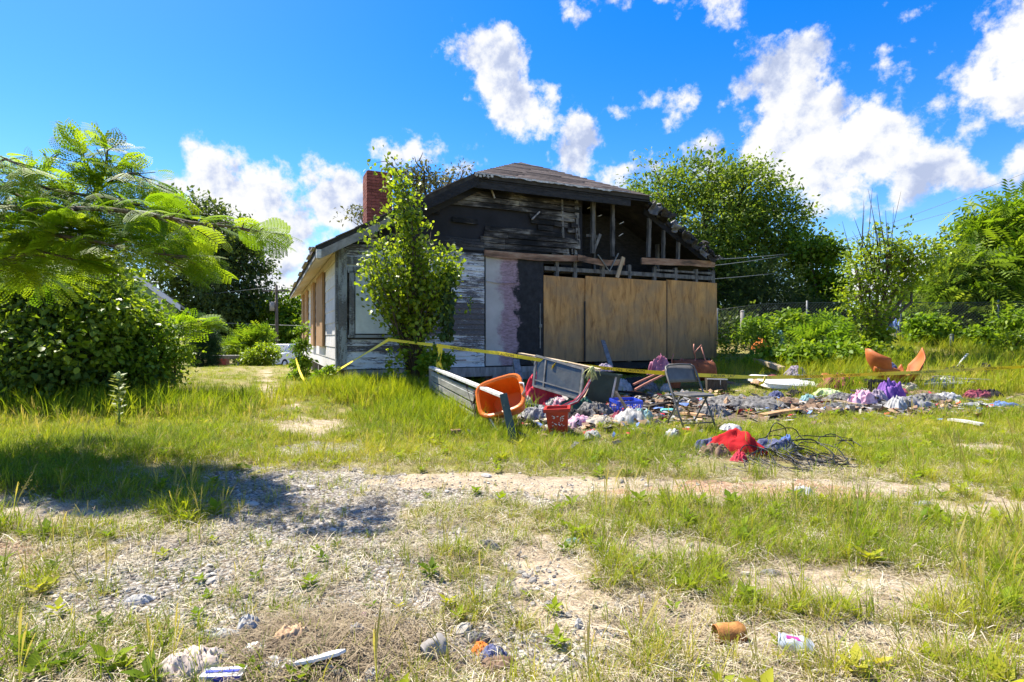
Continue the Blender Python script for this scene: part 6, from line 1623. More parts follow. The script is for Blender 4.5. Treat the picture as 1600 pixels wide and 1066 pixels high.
# red bin
p = hit(873, 680); rb = open_box('red_bin', 'small red plastic bin with worn white print by the rag heap', 'bin', (p.x, p.y, p.z - .01), (.265, .22, .34), 'redplastic', (R(3), R(-3), R(-8)), .012, 'redplastic', .22)
for k_ in range(5):
    MB().box((-.088 + .044 * k_, -.1075 + .012, .17), (.006, .006, .24), Matrix.Rotation(R(-4), 3, 'X')).build('rib', MT['redplastic'], rb)
g_ = random.Random(2)
sc = MB()
for k_ in range(24):
    x, z_ = g_.uniform(-.06, .075), g_.uniform(.14, .26); sc.box((x, -.0915 - .024 * z_ / .34 - .002 - .002, z_), (g_.uniform(.008, .03), .002, g_.uniform(.005, .010)), Matrix.Rotation(g_.uniform(-.8, .8), 3, 'Y'))
sc.build('worn_print', MT['whitepl'], rb)
MB().lathe([(.03, 0), (.034, .005), (.045, .09), (.043, .09), (.03, .006), (.001, .006)], 14).build('cup', MT['clearpl'], None, True)
cu_ = [o for o in col.objects if o.name == 'cup'][0]; p = hit(893, 668); cu_.location = (p.x, p.y, p.z + .05); cu_.rotation_euler = (R(70), R(10), R(30)); tag(cu_, 'milky plastic cup lying at the right side of the red bin', 'cup')

# crates
def crate(name, label, px, py, size, mat, rot, spokes):
    p = hit(px, py); t_ = wthing(name, label, 'crate', p, rot); x, y, h = size; w_ = .022
    for (a, b) in ((-1, -1), (1, -1), (1, 1), (-1, 1)): MB().box((a * (x / 2 - w_ / 2), b * (y / 2 - w_ / 2), h / 2), (w_, w_, h)).build('corner_post', MT[mat], t_)
    for zz in (.018, h - .02):
        for s_ in (-1, 1):
            MB().box((0, s_ * (y / 2 + .001), zz), (x + .006, .014, .042)).build('rail', MT[mat], t_); MB().box((s_ * (x / 2 + .001), 0, zz), (.014, y - .02, .042)).build('rail', MT[mat], t_)
    for s_ in (-1, 1):
        yy = s_ * (y / 2 - .006)
        if spokes:
            for k_ in range(8):
                an = k_ * math.pi / 4; e = Vector((math.cos(an) * (x / 2 - .02), 0, math.sin(an) * (h / 2 - .02)))
                MB().bar(Vector((0, yy, h / 2)) + e * .15, Vector((0, yy, h / 2)) + e, .012, .014, (0, 1, 0)).build('spoke', MT[mat], t_)
        else:
            for k_ in range(7): MB().box((-x / 2 + x * (k_ + 1) / 8, yy, h / 2), (.018, .01, h - .05)).build('slat', MT[mat], t_)
        for k_ in range(4): MB().box((s_ * (x / 2 - .006), -y / 2 + y * (k_ + 1) / 5, h / 2), (.01, .016, h - .05)).build('slat', MT[mat], t_)
    MB().box((0, 0, .012), (x - .05, y - .05, .01)).build('bottom', MT[mat], t_)
    return t_
crate('plastic_crate', 'bright blue plastic crate in the middle of the rag heap', 977, 651, (.38, .30, .25), 'bluepl', (R(4), 0, R(14)), True)
crate('plastic_crate', 'black slatted crate in front of the orange broken shell', 1371, 617, (.36, .32, .28), 'blackpl', (0, R(2), R(-12)), False)

# leaning green bin with a lilac cloth and mop
p = hit(945, 634); gb_ = open_box('green_bin', 'dark green bin leaning behind the blue crate', 'bin', (p.x - .02, p.y + .25, p.z), (.46, .40, .55), 'darkgreenpl', (R(-3), R(8), R(-22)), .015, 'darkgreenpl', .12)
MB().box((.21, -.195, .28), (.03, .02, .52), Matrix.Rotation(R(3), 3, 'Y')).build('pale_edge', MT['whiteedge'], gb_)
gtop = at(945, 577, gb_.location.y)
cloth('cloth', 'lilac crumpled cloth lying over the top of the green bin', 'cloth', 0, 0, .38, .30, .10, 'lilac', 401, loc=(gtop.x, gtop.y - .03, gtop.z - .03))
mo_ = wthing('mop_head', 'pale yellow-green stringy mop head hanging by the green bin', 'mop', at(925, 575, 8.0)); mb = MB()
for k_ in range(34):
    a = random.gauss(0, .05); b = random.gauss(0, .03); L = random.uniform(.10, .2); mb.tube([(a * .3, b * .3, 0), (a, b - .02, -L * .4), (a * 1.3 + random.gauss(0, .01), b, -L)], .0045, 4)
mb.build('strings', MT['mop'] if 'mop' in MT else MT.setdefault('mop', plain('mop_string', (.45, .47, .20), .9)), mo_); MB().lathe([(.001, .03), (.03, .02), (.035, -.01), (.02, -.03)], 8).build('socket', MT['mop'], mo_, True)
# pink towel strip hanging from the bin
mb = MB(); ctrl = [at(924, 592, 8.0), at(913, 612, 7.8), at(900, 628, 7.65), at(880, 636, 7.5), at(868, 634, 7.5)]; vs_, fs_ = [], []
t_ = wthing('towel', 'crimson towel stretched from the green bin down to the rag heap', 'towel', ctrl[2]); cps = []
for a, b in zip(ctrl[:-1], ctrl[1:]):
    for k_ in range(6): cps.append(a.lerp(b, k_ / 6))
for i, c in enumerate(cps):
    wv = .03 + .10 * i / len(cps)
    for j in range(5): s_ = j / 4 - .5; vs_.append(c - ctrl[2] + Vector((s_ * wv * .9, s_ * wv * .4 + .012 * math.sin(j * 2.4 + i * .3), -s_ * wv * .35 + .010 * math.cos(j * 3 + i * .5))))
    if i:
        for j in range(4): a_ = (i - 1) * 5 + j; fs_.append((a_, a_ + 5, a_ + 6, a_ + 1))
o = mb.add(vs_, fs_).build('towel_cloth', FB['crimson'], t_, True); o.modifiers.new('thick', 'SOLIDIFY').thickness = .006
for off in (-.2, .22):
    mb = MB(); mb.tube([c - ctrl[2] + Vector((off * (.03 + .1 * i / len(cps)), -.012, .012)) for i, c in enumerate(cps)], .005, 4); mb.build('white_stripe', FB['white'], t_)

# aluminium window unit leaning on the heap
cr_ = [at(838, 556, 8.75), at(912, 577, 8.15), at(906, 624, 8.0), at(834, 603, 8.6)]
wd = wthing('window_frame', 'old aluminium window with grey panes leaning behind the red cloth', 'window', cr_[3]); co = cr_[3]
P4 = [c - co for c in cr_]; nrm = (P4[1] - P4[0]).cross(P4[3] - P4[0]).normalized()
for a, b in ((0, 1), (1, 2), (2, 3), (3, 0)): MB().bar(P4[a], P4[b], .034, .04, nrm).build('frame_bar', MT['alu'], wd)
m0, m1 = P4[0].lerp(P4[1], .22), P4[3].lerp(P4[2], .22); MB().bar(m0, m1, .024, .03, nrm).build('mullion', MT['alu'], wd)
m2, m3 = P4[0].lerp(P4[3], .80), P4[1].lerp(P4[2], .80); MB().bar(m2, m3, .02, .03, nrm).build('transom', MT['alu'], wd)
MB().prism([P4[0].lerp(P4[2], .04), P4[1].lerp(P4[3], .04), P4[2].lerp(P4[0], .04), P4[3].lerp(P4[1], .04)], nrm * .006).build('pane', MT.setdefault('pane', plain('dusty_glass', (.075, .08, .07), .16, var=.3, spec=.7, bump=.02)), wd)
MB().prism([at(828, 563, 9.0) - co, at(852, 566, 8.9) - co, at(848, 584, 8.9) - co], Vector((0, .03, 0))).build('green_corner', MT['darkgreenpl'], wd)
def plank_thing(label, a, b, w_, h_, mat, name='timber', cat='plank', jag=True):
    a, b = Vector(a), Vector(b); t_ = wthing(name, label, cat, a); L = (b - a); mb = MB(); n = 4
    for i in range(n): pass
    d = L.normalized(); sd = d.cross(Vector((0, 0, 1))).normalized(); u = sd.cross(d); vs_, fs_ = [], []
    for i in range(n + 1):
        f = i / n
        for (s1, s2) in ((-1, -1), (1, -1), (1, 1), (-1, 1)):
            e = (random.uniform(-.04, .04) * (L.length * .25) if i in (0, n) else 0)
            vs_.append(d * (L.length * f + e) + sd * (s1 * w_ / 2 * random.uniform(.92, 1.05)) + u * (s2 * h_ / 2 + .01 * math.sin(f * 3)))
        if i:
            o = 4 * (i - 1)
            for k_ in range(4): fs_.append((o + k_, o + (k_ + 1) % 4, o + 4 + (k_ + 1) % 4, o + 4 + k_))
    fs_ += [(3, 2, 1, 0), (4 * n, 4 * n + 1, 4 * n + 2, 4 * n + 3)]
    tag(mb.add(vs_, fs_).build('board', MT[mat], t_)); return t_
def merge_single(t_):
    """a thing of one piece: let the mesh itself be the top-level object"""
    c = t_.children[0]; c.parent = None; c.matrix_world = t_.matrix_basis; nm = t_.name
    for k_ in ('label', 'category', 'group'):
        if k_ in t_: c[k_] = t_[k_]
    base = nm.split('.')[0]; bpy.data.objects.remove(t_); c.name = base; return c
def timber(*a, **k_): return merge_single(plank_thing(*a, **k_))
timber('long tan plank resting across the window frame and green bin', at(812, 553, 9.3), at(936, 578, 8.15), .10, .035, 'tanwood')
timber('dark plank leaning on the plywood above the black bundle', at(942, 533, 12.9), at(955, 574, 11.6), .09, .04, 'greywood')
timber('tan board lying flat under the grey rags left of the red bin', hit(803, 672), hit(858, 663) + Vector((0, 0, .06)), .10, .03, 'tanwood')
timber('tan broken board lying behind the legs of the grey folding chair', hit(1062, 648) + Vector((0, 0, .02)), hit(1100, 655) + Vector((0, 0, .04)), .12, .03, 'brownboard')
timber('black stick propped diagonally in the blue crate', at(962, 612, 7.9), at(985, 650, 7.5), .03, .03, 'barkdark')
timber('pale bleached plank lying alone in the grass on the right', hit(1484, 664) + Vector((0, 0, .07)), hit(1535, 670) + Vector((0, 0, .05)), .08, .03, 'whiteedge')
timber('grey split log left of the white mattress', hit(1180, 574) + Vector((0, 0, .18)), hit(1222, 584) + Vector((0, 0, .10)), .16, .10, 'tanwood')
timber('brown charred board under the right end of the grey tarp', hit(1190, 655) + Vector((0, 0, .05)), hit(1250, 646) + Vector((0, 0, .05)), .12, .04, 'brownboard')
timber('grey charred board at the far right end of the grey tarp', hit(1205, 636) + Vector((0, 0, .06)), hit(1262, 640) + Vector((0, 0, .05)), .09, .04, 'barkdark')
timber('dark post leaning under the house front above the orange tub', at(806, 565, 11.2), at(812, 600, 10.6), .13, .12, 'greywood')
timber('pale strip nailed across the weathered sill above the rail', at(697, 566, 10.4), at(728, 563, 10.5), .06, .03, 'greywood')

for lab, a, b, w_, h_, mt_ in (('thin dark stick lying across the rags right of the red bin', (893, 640, .16), (935, 655, .10), .03, .03, 'barkdark'), ('pale lath sticking up between the red bin and the green bin', (902, 652, .06), (920, 622, .22), .035, .02, 'tanwood'),
                                ('dark green board lying behind the silvery grey bag', (808, 640, .10), (858, 652, .12), .12, .03, 'greenwood'), ('grey board slanting from the window frame into the rags', (852, 612, .30), (890, 640, .10), .07, .03, 'greywood'),
                                ('charred stick lying in front of the iron rods', (960, 618, .08), (1012, 622, .06), .05, .04, 'char'), ('charred board on the dirt left of the chair legs', (1008, 640, .03), (1046, 634, .05), .10, .03, 'barkdark'),
                                ('pale lath lying over the charcoal rags before the mattress', (1288, 632, .08), (1340, 640, .08), .04, .02, 'tanwood'), ('dark stick lying on the clothes left of the purple cloth', (1330, 622, .14), (1372, 634, .12), .03, .03, 'barkdark')):
    p_, q_ = hit(a[0], a[1]), hit(b[0], b[1]); timber(lab, p_ + Vector((0, 0, a[2])), q_ + Vector((0, 0, b[2])), w_, h_, mt_)
# ------- grey folding chair
p = hit(1078, 672); ch = thing('folding_chair', 'grey metal folding chair standing in front of the tarp', 'chair', (p.x + .04, p.y + .07, p.z - .01), R(17))
for s_ in (-1, 1):
    MB().tube([(s_ * .16, .245, .79), (s_ * .20, .235, .765), (s_ * .222, .215, .70), (s_ * .225, .02, .36), (s_ * .225, -.20, 0)], .012, 8).build('leg', MT['steel'], ch, True)
    MB().tube([(s_ * .195, -.06, .425), (s_ * .195, .10, .22), (s_ * .20, .27, 0)], .011, 8).build('leg', MT['steel'], ch, True)
    MB().lathe([(.016, 0), (.016, .03), (.001, .032)], 8).build('foot_cap', MT['blackpl'], ch, True, (s_ * .225, -.20, 0))
MB().tube([(-.165, .246, .79), (0, .25, .797), (.165, .246, .79)], .012, 8).build('top_rail', MT['steel'], ch, True)
vs_, fs_ = [], []
for j in range(5):
    zz = .575 + .205 * j / 4; yy = .14 + .11 * (zz - .575) / .205 + .02
    for i in range(11): a = (i / 5 - 1); vs_.append((a * (.212 if j < 4 else .19), yy + .022 * (1 - a * a) + .004, zz + (.012 * (1 - a * a) if j == 4 else 0)))
    if j: fs_ += [((j - 1) * 11 + i, (j - 1) * 11 + i + 1, j * 11 + i + 1, j * 11 + i) for i in range(10)]
o = MB().add(vs_, fs_).build('backrest', MT['steel'], ch, True); o.modifiers.new('thick', 'SOLIDIFY').thickness = .010
o = rings(MB(), [ring_pts(.205, .205, .425, 5), ring_pts(.212, .212, .437, 5), ring_pts(.205, .205, .450, 5), ring_pts(.17, .17, .444, 5)], Matrix.Translation((0, -.02, 0)), True, True).build('seat', MT['steel'], ch)
MB().tube([(-.215, -.13, .10), (.215, -.13, .10)], .008, 6).build('stretcher', MT['steel'], ch, True); MB().tube([(-.198, .22, .08), (.198, .22, .08)], .008, 6).build('stretcher', MT['steel'], ch, True)

# ------- rusted trough with bent rods, and red-brown rods
p = hit(1080, 606); tr = thing('rusted_trough', 'rusted metal trough tipped on its side under the plywood corner', 'trough', (p.x, p.y, p.z))
mt = Matrix.Translation((0, 0, .33)) @ Matrix.Rotation(R(90), 4, 'Y') @ Matrix.Rotation(R(100), 4, 'Z')
o = MB().lathe([(.20, -.40), (.25, -.36), (.27, -.1), (.265, .2), (.25, .42), (.22, .46)], 18, mt, R(-60), R(200)).build('shell', MT['rust'], tr, True); o.modifiers.new('thick', 'SOLIDIFY').thickness = .012
MB().lathe([(.001, .44), (.23, .43), (.22, .46), (.001, .462)], 18, mt).build('end_plate', MT['rust'], tr)
for a, b, c in (((-.3, -.1, .5), (-.22, -.05, .62), (-.12, -.1, .52)), ((-.1, -.1, .54), (.02, -.12, .48), (.06, -.1, .62)), ((.06, -.1, .62), (.02, -.1, .80), (.03, -.08, .92)), ((.02, -.1, .72), (.12, -.06, .82), (.20, -.05, .90)), ((.18, -.1, .86), (.25, -.12, .6), (.34, -.15, .38)), ((-.42, -.1, .4), (-.44, -.1, .58), (-.40, -.1, .72)), ((.1, -.1, .5), (.16, -.12, .56), (.2, -.1, .42)), ((-.55, -.05, .1), (-.5, -.1, .3), (-.35, -.1, .38)), ((.34, -.12, .5), (.4, -.1, .58), (.42, -.1, .44))):
    MB().tube([a, b, c], .013, 6).build('bent_rod', MT['copper'], tr, True)
MB().prism([(-.5, -.12, 0), (-.28, -.14, 0), (-.22, -.12, .32), (-.42, -.12, .36)], (0, .03, 0)).build('torn_plate', MT['rust'], tr)
timber('upper red-brown iron rod sticking out left of the rusted trough', at(990, 601, 9.2), at(1046, 577, 9.6), .03, .03, 'copper', name='iron_rod', cat='rod'); timber('lower red-brown iron rod running down to the dirt by the trough', at(992, 609, 8.9), at(1040, 585, 9.4), .03, .03, 'copper', name='iron_rod', cat='rod')
timber('short brick-red slat on the dirt below the iron rods', hit(985, 615) + Vector((0, 0, .03)), hit(1002, 617) + Vector((0, 0, .03)), .10, .04, 'terracotta', name='slat', cat='slat')
cloth('cloth', 'purple-red garment draped left of the rusted trough', 'garment', 1030, 588, .46, .26, .30, 'plum', 402, fold=.8, loc=at(1032, 586, 10.2))
# dark wooden box
p = hit(1121, 613); wb = open_box('wooden_box', 'dark wooden box with a pale top edge right of the chair back', 'box', (p.x, p.y + .1, p.z), (.37, .30, .26), 'barkdark', (0, R(1), R(-10)), .02)
MB().box((0, -.155, .262), (.38, .03, .02)).build('pale_edge', MT['whiteedge'], wb); MB().box((.06, -.153, .2), (.012, .004, .1)).build('drip', MT['whiteedge'], wb)
# grey tarp and other cloths of the middle heap
CL = [('tarp', 'large grey-white patterned tarp spread right of the folding chair', 'tarp', 1165, 636, 1.35, 1.0, .15, 'charcoal', 11, -.15), ('cloth', 'grey rag bunched behind the chair legs', 'rag', 1115, 650, .55, .35, .13, 'charcoal', 12, .3),
      ('cloth', 'tan leather scrap lying on the grey tarp', 'scrap', 1136, 636, .18, .13, .13, 'tan', 13, .5), ('cloth', 'small tan shoe-like scrap to the right on the grey tarp', 'scrap', 1163, 637, .12, .16, .16, 'tan', 14, 0),
      ('cloth', 'bright red cloth heap between the orange tub and the window frame', 'cloth', 848, 637, .70, .46, .50, 'crimson', 15, -.3), ('cloth', 'pink white-striped cloth at the foot of the crimson towel', 'cloth', 872, 640, .40, .26, .17, 'pink', 16, -.4),
      ('cloth', 'silvery grey bag below the orange tub', 'bag', 836, 657, .52, .36, .16, 'grey', 17, .2), ('cloth', 'cream rag behind the silvery grey bag', 'rag', 822, 640, .36, .26, .18, 'cream', 18, .9),
      ('cloth', 'white-grey rag lying over the rim side of the red bin', 'rag', 868, 640, .44, .24, .16, 'white', 19, .1), ('cloth', 'dark green-black rag right of the red bin', 'rag', 905, 645, .62, .42, .20, 'green', 20, .2),
      ('cloth', 'black jacket crumpled beside the red bin', 'jacket', 900, 662, .46, .34, .16, 'black', 22, .5), ('cloth', 'grey-white patterned rag below the green bin', 'rag', 930, 652, .60, .40, .17, 'charcoal', 23, -.2),
      ('cloth', 'pink and white scrap right of the milky cup', 'rag', 905, 667, .40, .26, .12, 'pink', 24, .2), ('cloth', 'cream trampled rags in front of the green bin', 'rag', 935, 666, .66, .32, .10, 'cream', 25, .1),
      ('cloth', 'white shirt at the front rim of the heap below the blue crate', 'shirt', 985, 664, .48, .36, .17, 'white', 26, -.5), ('cloth', 'teal and white cloth right of the white shirt', 'cloth', 1003, 657, .40, .26, .13, 'teal', 27, .3),
      ('cloth', 'burgundy rag tucked under the white shirt', 'rag', 968, 662, .28, .2, .13, 'burgundy', 28, .3), ('cloth', 'teal scrap at the foot of the green bin', 'rag', 928, 626, .24, .16, .14, 'teal', 29, .3),
      ('cloth', 'white scrap hanging in the grass below the red bin', 'rag', 925, 688, .22, .16, .09, 'white', 30, .1), ('cloth', 'grey-white rags piled by the lower iron rod', 'rag', 968, 610, .52, .34, .2, 'white', 31, .1),
      ('cloth', 'black and white bundle lying against the plywood foot', 'bundle', 930, 590, .55, .4, .42, 'navy', 32, 0), ('cloth', 'black rubbish heap under the iron rods', 'rags', 990, 606, .9, .5, .18, 'black', 33, .2),
      ('cloth', 'grey rag left of the torn trough plate', 'rag', 1012, 612, .48, .3, .2, 'charcoal', 34, 0), ('cloth', 'white scrap beside the torn trough plate', 'rag', 1040, 612, .25, .2, .14, 'white', 35, 0),
      ('cloth', 'blackened rag heap behind the red cloth', 'rags', 880, 606, .7, .5, .2, 'black', 36, 0), ('cloth', 'dark rag right of the grey tarp', 'rag', 1225, 633, .6, .35, .10, 'brown', 37, .1),
      # right-hand field of clothes
      ('cloth', 'burgundy garment heap between the orange board and white mattress', 'garment', 1310, 609, .75, .5, .26, 'burgundy', 40, .2), ('cloth', 'lime and white cloth below the white mattress', 'cloth', 1293, 619, .62, .3, .12, 'lime', 41, 0),
      ('cloth', 'teal rag among grey scraps left of the lime cloth', 'rag', 1262, 629, .34, .22, .12, 'teal', 42, .2), ('cloth', 'pink patterned garment left of the purple cloth', 'garment', 1346, 632, .55, .32, .20, 'pink', 43, .1),
      ('cloth', 'dusty lilac garment between pink garment and purple cloth', 'garment', 1372, 628, .4, .3, .18, 'lilac', 44, .2), ('cloth', 'bright purple cloth heap right of the black crate', 'cloth', 1392, 627, .50, .40, .32, 'purple', 45, -.4),
      ('cloth', 'silver-grey sheet folded to the right of the purple cloth', 'sheet', 1420, 638, .85, .36, .16, 'grey', 46, -.15), ('cloth', 'white-grey garment draped below the purple cloth', 'garment', 1402, 641, .36, .3, .18, 'white', 47, .5),
      ('cloth', 'cream cloth above the grey sheet on the right', 'cloth', 1420, 612, .5, .3, .14, 'cream', 48, 0), ('cloth', 'dark red scrap between purple and cream cloth', 'rag', 1410, 619, .25, .18, .12, 'burgundy', 49, 0),
      ('cloth', 'charcoal speckled rags left of the pink garment', 'rags', 1318, 627, .7, .4, .12, 'charcoal', 50, 0), ('cloth', 'grey rags at the lower left of the clothes field', 'rags', 1310, 640, .8, .3, .08, 'charcoal', 51, 0),
      ('cloth', 'white scrap pile under the right end of the mattress', 'rag', 1345, 617, .4, .26, .10, 'white', 52, 0), ('cloth', 'black rag below the left end of the mattress', 'rag', 1240, 619, .35, .2, .10, 'black', 53, 0),
      ('cloth', 'navy rag left of the teal rag', 'rag', 1213, 621, .3, .2, .10, 'navy', 54, 0), ('cloth', 'grey-white rags beyond the grey sheet', 'rags', 1450, 628, .8, .4, .12, 'charcoal', 55, 0),
      ('cloth', 'white cloth at the right of the grey-white rags', 'cloth', 1480, 625, .5, .25, .11, 'white', 56, 0), ('cloth', 'brown-red charred garment at the right end of the clothes field', 'garment', 1528, 622, .55, .28, .13, 'burgundy', 57, 0),
      ('cloth', 'black charred garment next to the brown-red one', 'garment', 1552, 621, .4, .25, .12, 'black', 58, 0), ('cloth', 'black rag heap in the grass under the tape on the right', 'rags', 1498, 588, .8, .3, .2, 'black', 59, 0),
      ('cloth', 'smaller black rag heap near the right rim under the tape', 'rags', 1540, 584, .5, .25, .2, 'black', 60, .4), ('cloth', 'blue and white cloth strip in the grass at the right', 'cloth', 1568, 638, .46, .16, .09, 'blue', 61, -.35),
      ('cloth', 'white strip of cloth left of the blue one', 'cloth', 1525, 637, .6, .14, .07, 'white', 62, -.1), ('cloth', 'pale heap of torn sheets behind the clothes field', 'sheets', 1470, 606, .8, .4, .16, 'white', 63, .1),
      ('cloth', 'brown trampled rags in the middle of the clothes field', 'rags', 1440, 618, .7, .36, .08, 'brown', 64, 0), ('cloth', 'grey-brown scraps at the front of the clothes field', 'rags', 1270, 640, .7, .3, .07, 'brown', 65, 0),
      # far scrap behind the weeds
      ('scrap_sheet', 'white sheet over the scrap heap behind the leafy bushes', 'sheet', 0, 0, 1.3, .8, .42, 'white', 70, 0), ('scrap_sheet', 'pale teal sheet at the left of the scrap heap', 'sheet', 0, 0, .6, .5, .45, 'teal', 71, 0),
      ('scrap_sheet', 'red scrap at the right of the white sheet', 'scrap', 0, 0, .5, .4, .38, 'orange', 72, 0), ('blue_tarp', 'blue tarp bundle behind the fence right of the young tree', 'tarp', 0, 0, .85, .6, .62, 'blue', 73, 0),
      ('rubble_heap', 'pale rubble heap before the fence on the far right', 'rubble', 0, 0, 1.3, .7, .25, 'white', 74, 0), ('scrap_sheet', 'orange-red scrap at the far left of the scrap heap', 'scrap', 0, 0, .5, .4, .32, 'orange', 75, 0)]
FAR = {70: (1285, 17.0), 71: (1214, 16.6), 72: (1316, 16.9), 73: (1395, 17.9), 74: (1540, 15.8), 75: (1188, 16.0)}
for nm, lab, cat, px, py, w_, d_, h_, fab, sd, rt in CL:
    loc = None
    if sd in FAR: fx, fy = FAR[sd]; x = (fx - CX) / FPX * fy; loc = (x, fy, gzf(x, fy) - .02)
    cloth(nm, lab, cat, px, py, w_, d_, h_, fab, sd, rt, loc=loc, n=34 if w_ > .5 else 24, ripple=4.4 if fab in ('charcoal', 'navy', 'brown', 'white', 'cream') else 2.6)
# teal bottle
p = hit(1045, 648); bt = thing('plastic_bottle', 'pale teal plastic bottle lying left of the chair', 'bottle', (p.x, p.y, p.z + .045), R(5))
mt = Matrix.Rotation(R(90), 4, 'Y'); MB().lathe([(.001, -.12), (.04, -.118), (.045, -.1), (.045, .05), (.035, .09), (.015, .11), (.015, .13)], 14, mt).build('body', MT.setdefault('tealpl', plain('teal_plastic', (.16, .52, .46), .25)), bt, True)
MB().lathe([(.017, .128), (.017, .15), (.001, .151)], 10, mt).build('cap', MT['whitepl'], bt, True)
# white mattress
p = hit(1240, 607); mk = surf('stained_mattress', (.66, .66, .66), (.78, .78, .79), 2.0, rough=.8, bump=.2, rand=0, spots=((.30, .10, .07), .705, 3.0))
mr = thing('mattress', 'white stained mattress lying flat in the grass right of the house', 'mattress', (p.x, p.y + .35, p.z), R(6)); mt = Matrix.Rotation(R(4), 4, 'Y') @ Matrix.Rotation(R(7), 4, 'X')
o = rings(MB(), [ring_pts(.60, .42, 0, 7), ring_pts(.64, .46, .03, 7), ring_pts(.64, .46, .12, 7), ring_pts(.60, .42, .15, 7), ring_pts(.3, .2, .165, 5)], mt, True, True).build('cover', mk, mr)
for zz in (.035, .118): rings(MB(), [ring_pts(.642, .462, zz - .006, 7), ring_pts(.654, .474, zz, 7), ring_pts(.642, .462, zz + .006, 7)], mt).build('piping', MT['whiteedge'], mr)
pm = Vector((p.x, p.y + .35, p.z))
cloth('cloth', 'dark speckled cloth lying on the right end of the white mattress', 'cloth', 0, 0, .55, .34, .07, 'navy', 80, .1, loc=pm + Vector((.38, .2, .15)))
cloth('cloth', 'rust-red patch of cloth on the mattress middle', 'cloth', 0, 0, .34, .24, .05, 'burgundy', 81, .4, loc=pm + Vector((-.12, .3, .165)))
cloth('cloth', 'orange-brown scrap on the left corner of the mattress', 'scrap', 0, 0, .22, .24, .08, 'tan', 82, .4, loc=pm + Vector((-.62, -.1, .08)))
cloth('cloth', 'speckled pillow behind the white mattress', 'pillow', 1243, 589, .5, .3, .2, 'lilac', 83, 0)
# orange boards
p = hit(1335, 611); ob_ = surf('orange_varnish', (.52, .26, .06), (.64, .36, .11), 3.0, (.5, 3, 3), rough=.45, rand=0)
mb = MB().prism([(-.42, .05, .16), (.30, -.1, .02), (.42, .35, .10), (-.35, .5, .26)], (0, 0, .03)); o = mb.build('orange_board', ob_, None, False, (p.x, p.y, p.z)); tag(o, 'varnished orange board lying between mattress and black crate', 'board')
p = hit(1303, 607); mb = MB().prism([(-.16, .05, .10), (.05, -.1, .02), (.24, -.05, .04), (-.02, .25, .26), (-.14, .2, .26)], (.02, 0, .03)); o = mb.build('torn_panel', MT['terracotta'], None, False, (p.x, p.y, p.z)); tag(o, 'torn orange-red panel at the right end of the mattress', 'panel')
# broken rust-orange shell
p = hit(1408, 606); ts = thing('broken_shell', 'broken rust-orange curved plastic shell standing right of the black crate', 'shell', (p.x, p.y + .15, p.z + .02))
def shell_part(name, th0, th1, hfun, n=16, m=8, rb=.16, rt=.56, tilt=None, off=(0, 0, 0)):
    vs_, fs_ = [], []
    for i in range(n + 1):
        th = th0 + (th1 - th0) * i / n; H_ = hfun(i / n)
        for j in range(m + 1):
            f = j / m * H_; r = rb + (rt - rb) * min(1, f * 1.25) ** .7; vs_.append(Vector((math.cos(th) * r, math.sin(th) * r * .7, .70 * max(0, f) ** 1.2)) + Vector(off))
        if i: fs_ += [((i - 1) * (m + 1) + j, i * (m + 1) + j, i * (m + 1) + j + 1, (i - 1) * (m + 1) + j + 1) for j in range(m)]
    o = MB().add(vs_, fs_).build(name, MT['terracotta'], ts, True); o.modifiers.new('thick', 'SOLIDIFY').thickness = .018
    return o
shell_part('bowl', R(180), R(372), lambda f: .52 + .08 * math.sin(f * 9) + .06 * math.sin(f * 23)); shell_part('bowl', R(10), R(180), lambda f: .30 + .06 * math.sin(f * 14))
shell_part('tall_fin', R(128), R(236), lambda f: 1.02 - .5 * max(0, f - .55) - (.34 if .08 < f < .25 else 0), off=(0.0, 0, .03)); shell_part('pointed_fin', R(-34), R(34), lambda f: 1.06 - .95 * abs(f - .5) ** 1.1, off=(-.02, 0, .02)); shell_part('short_fin', R(44), R(62), lambda f: .66 - .3 * abs(f - .5))
cloth('cloth', 'navy scrap caught in the broken orange shell', 'scrap', 0, 0, .26, .2, .12, 'navy', 84, 0, loc=at(1390, 578, p.y + .1))
# pale sticks right of the shell
for k_ in range(9):
    x0 = 1425 + random.uniform(0, 60); y0 = 600 + random.uniform(0, 14); a = hit(x0, y0) + Vector((0, 0, random.uniform(.05, .2))); an = random.uniform(-.5, .6)
    L = random.uniform(.35, .9); c = timber('pale thin slat in the loose stack right of the orange shell', a, a + Vector((math.cos(an) * L, math.sin(an) * L * .5, random.uniform(-.06, .02))), .05, .02, random.choice(('whiteedge', 'greywood', 'whiteedge')), name='slat', cat='slat'); c['group'] = 'pale slats stacked right of the orange shell'
timber('short pale stick leaning in the grass behind the tape', hit(1495, 577) + Vector((0, 0, .05)), hit(1512, 570) + Vector((0, 0, .25)), .03, .03, 'whiteedge', name='stick', cat='stick')
timber('rusty wood block among the pale slats', hit(1500, 609) + Vector((0, 0, .1)), hit(1510, 608) + Vector((0, 0, .1)), .12, .08, 'fascia', name='wood_block', cat='block')
timber('long grey stick lying along the front of the pale slats', hit(1435, 610) + Vector((0, 0, .03)), hit(1478, 617) + Vector((0, 0, .04)), .03, .03, 'greywood', name='stick', cat='stick')

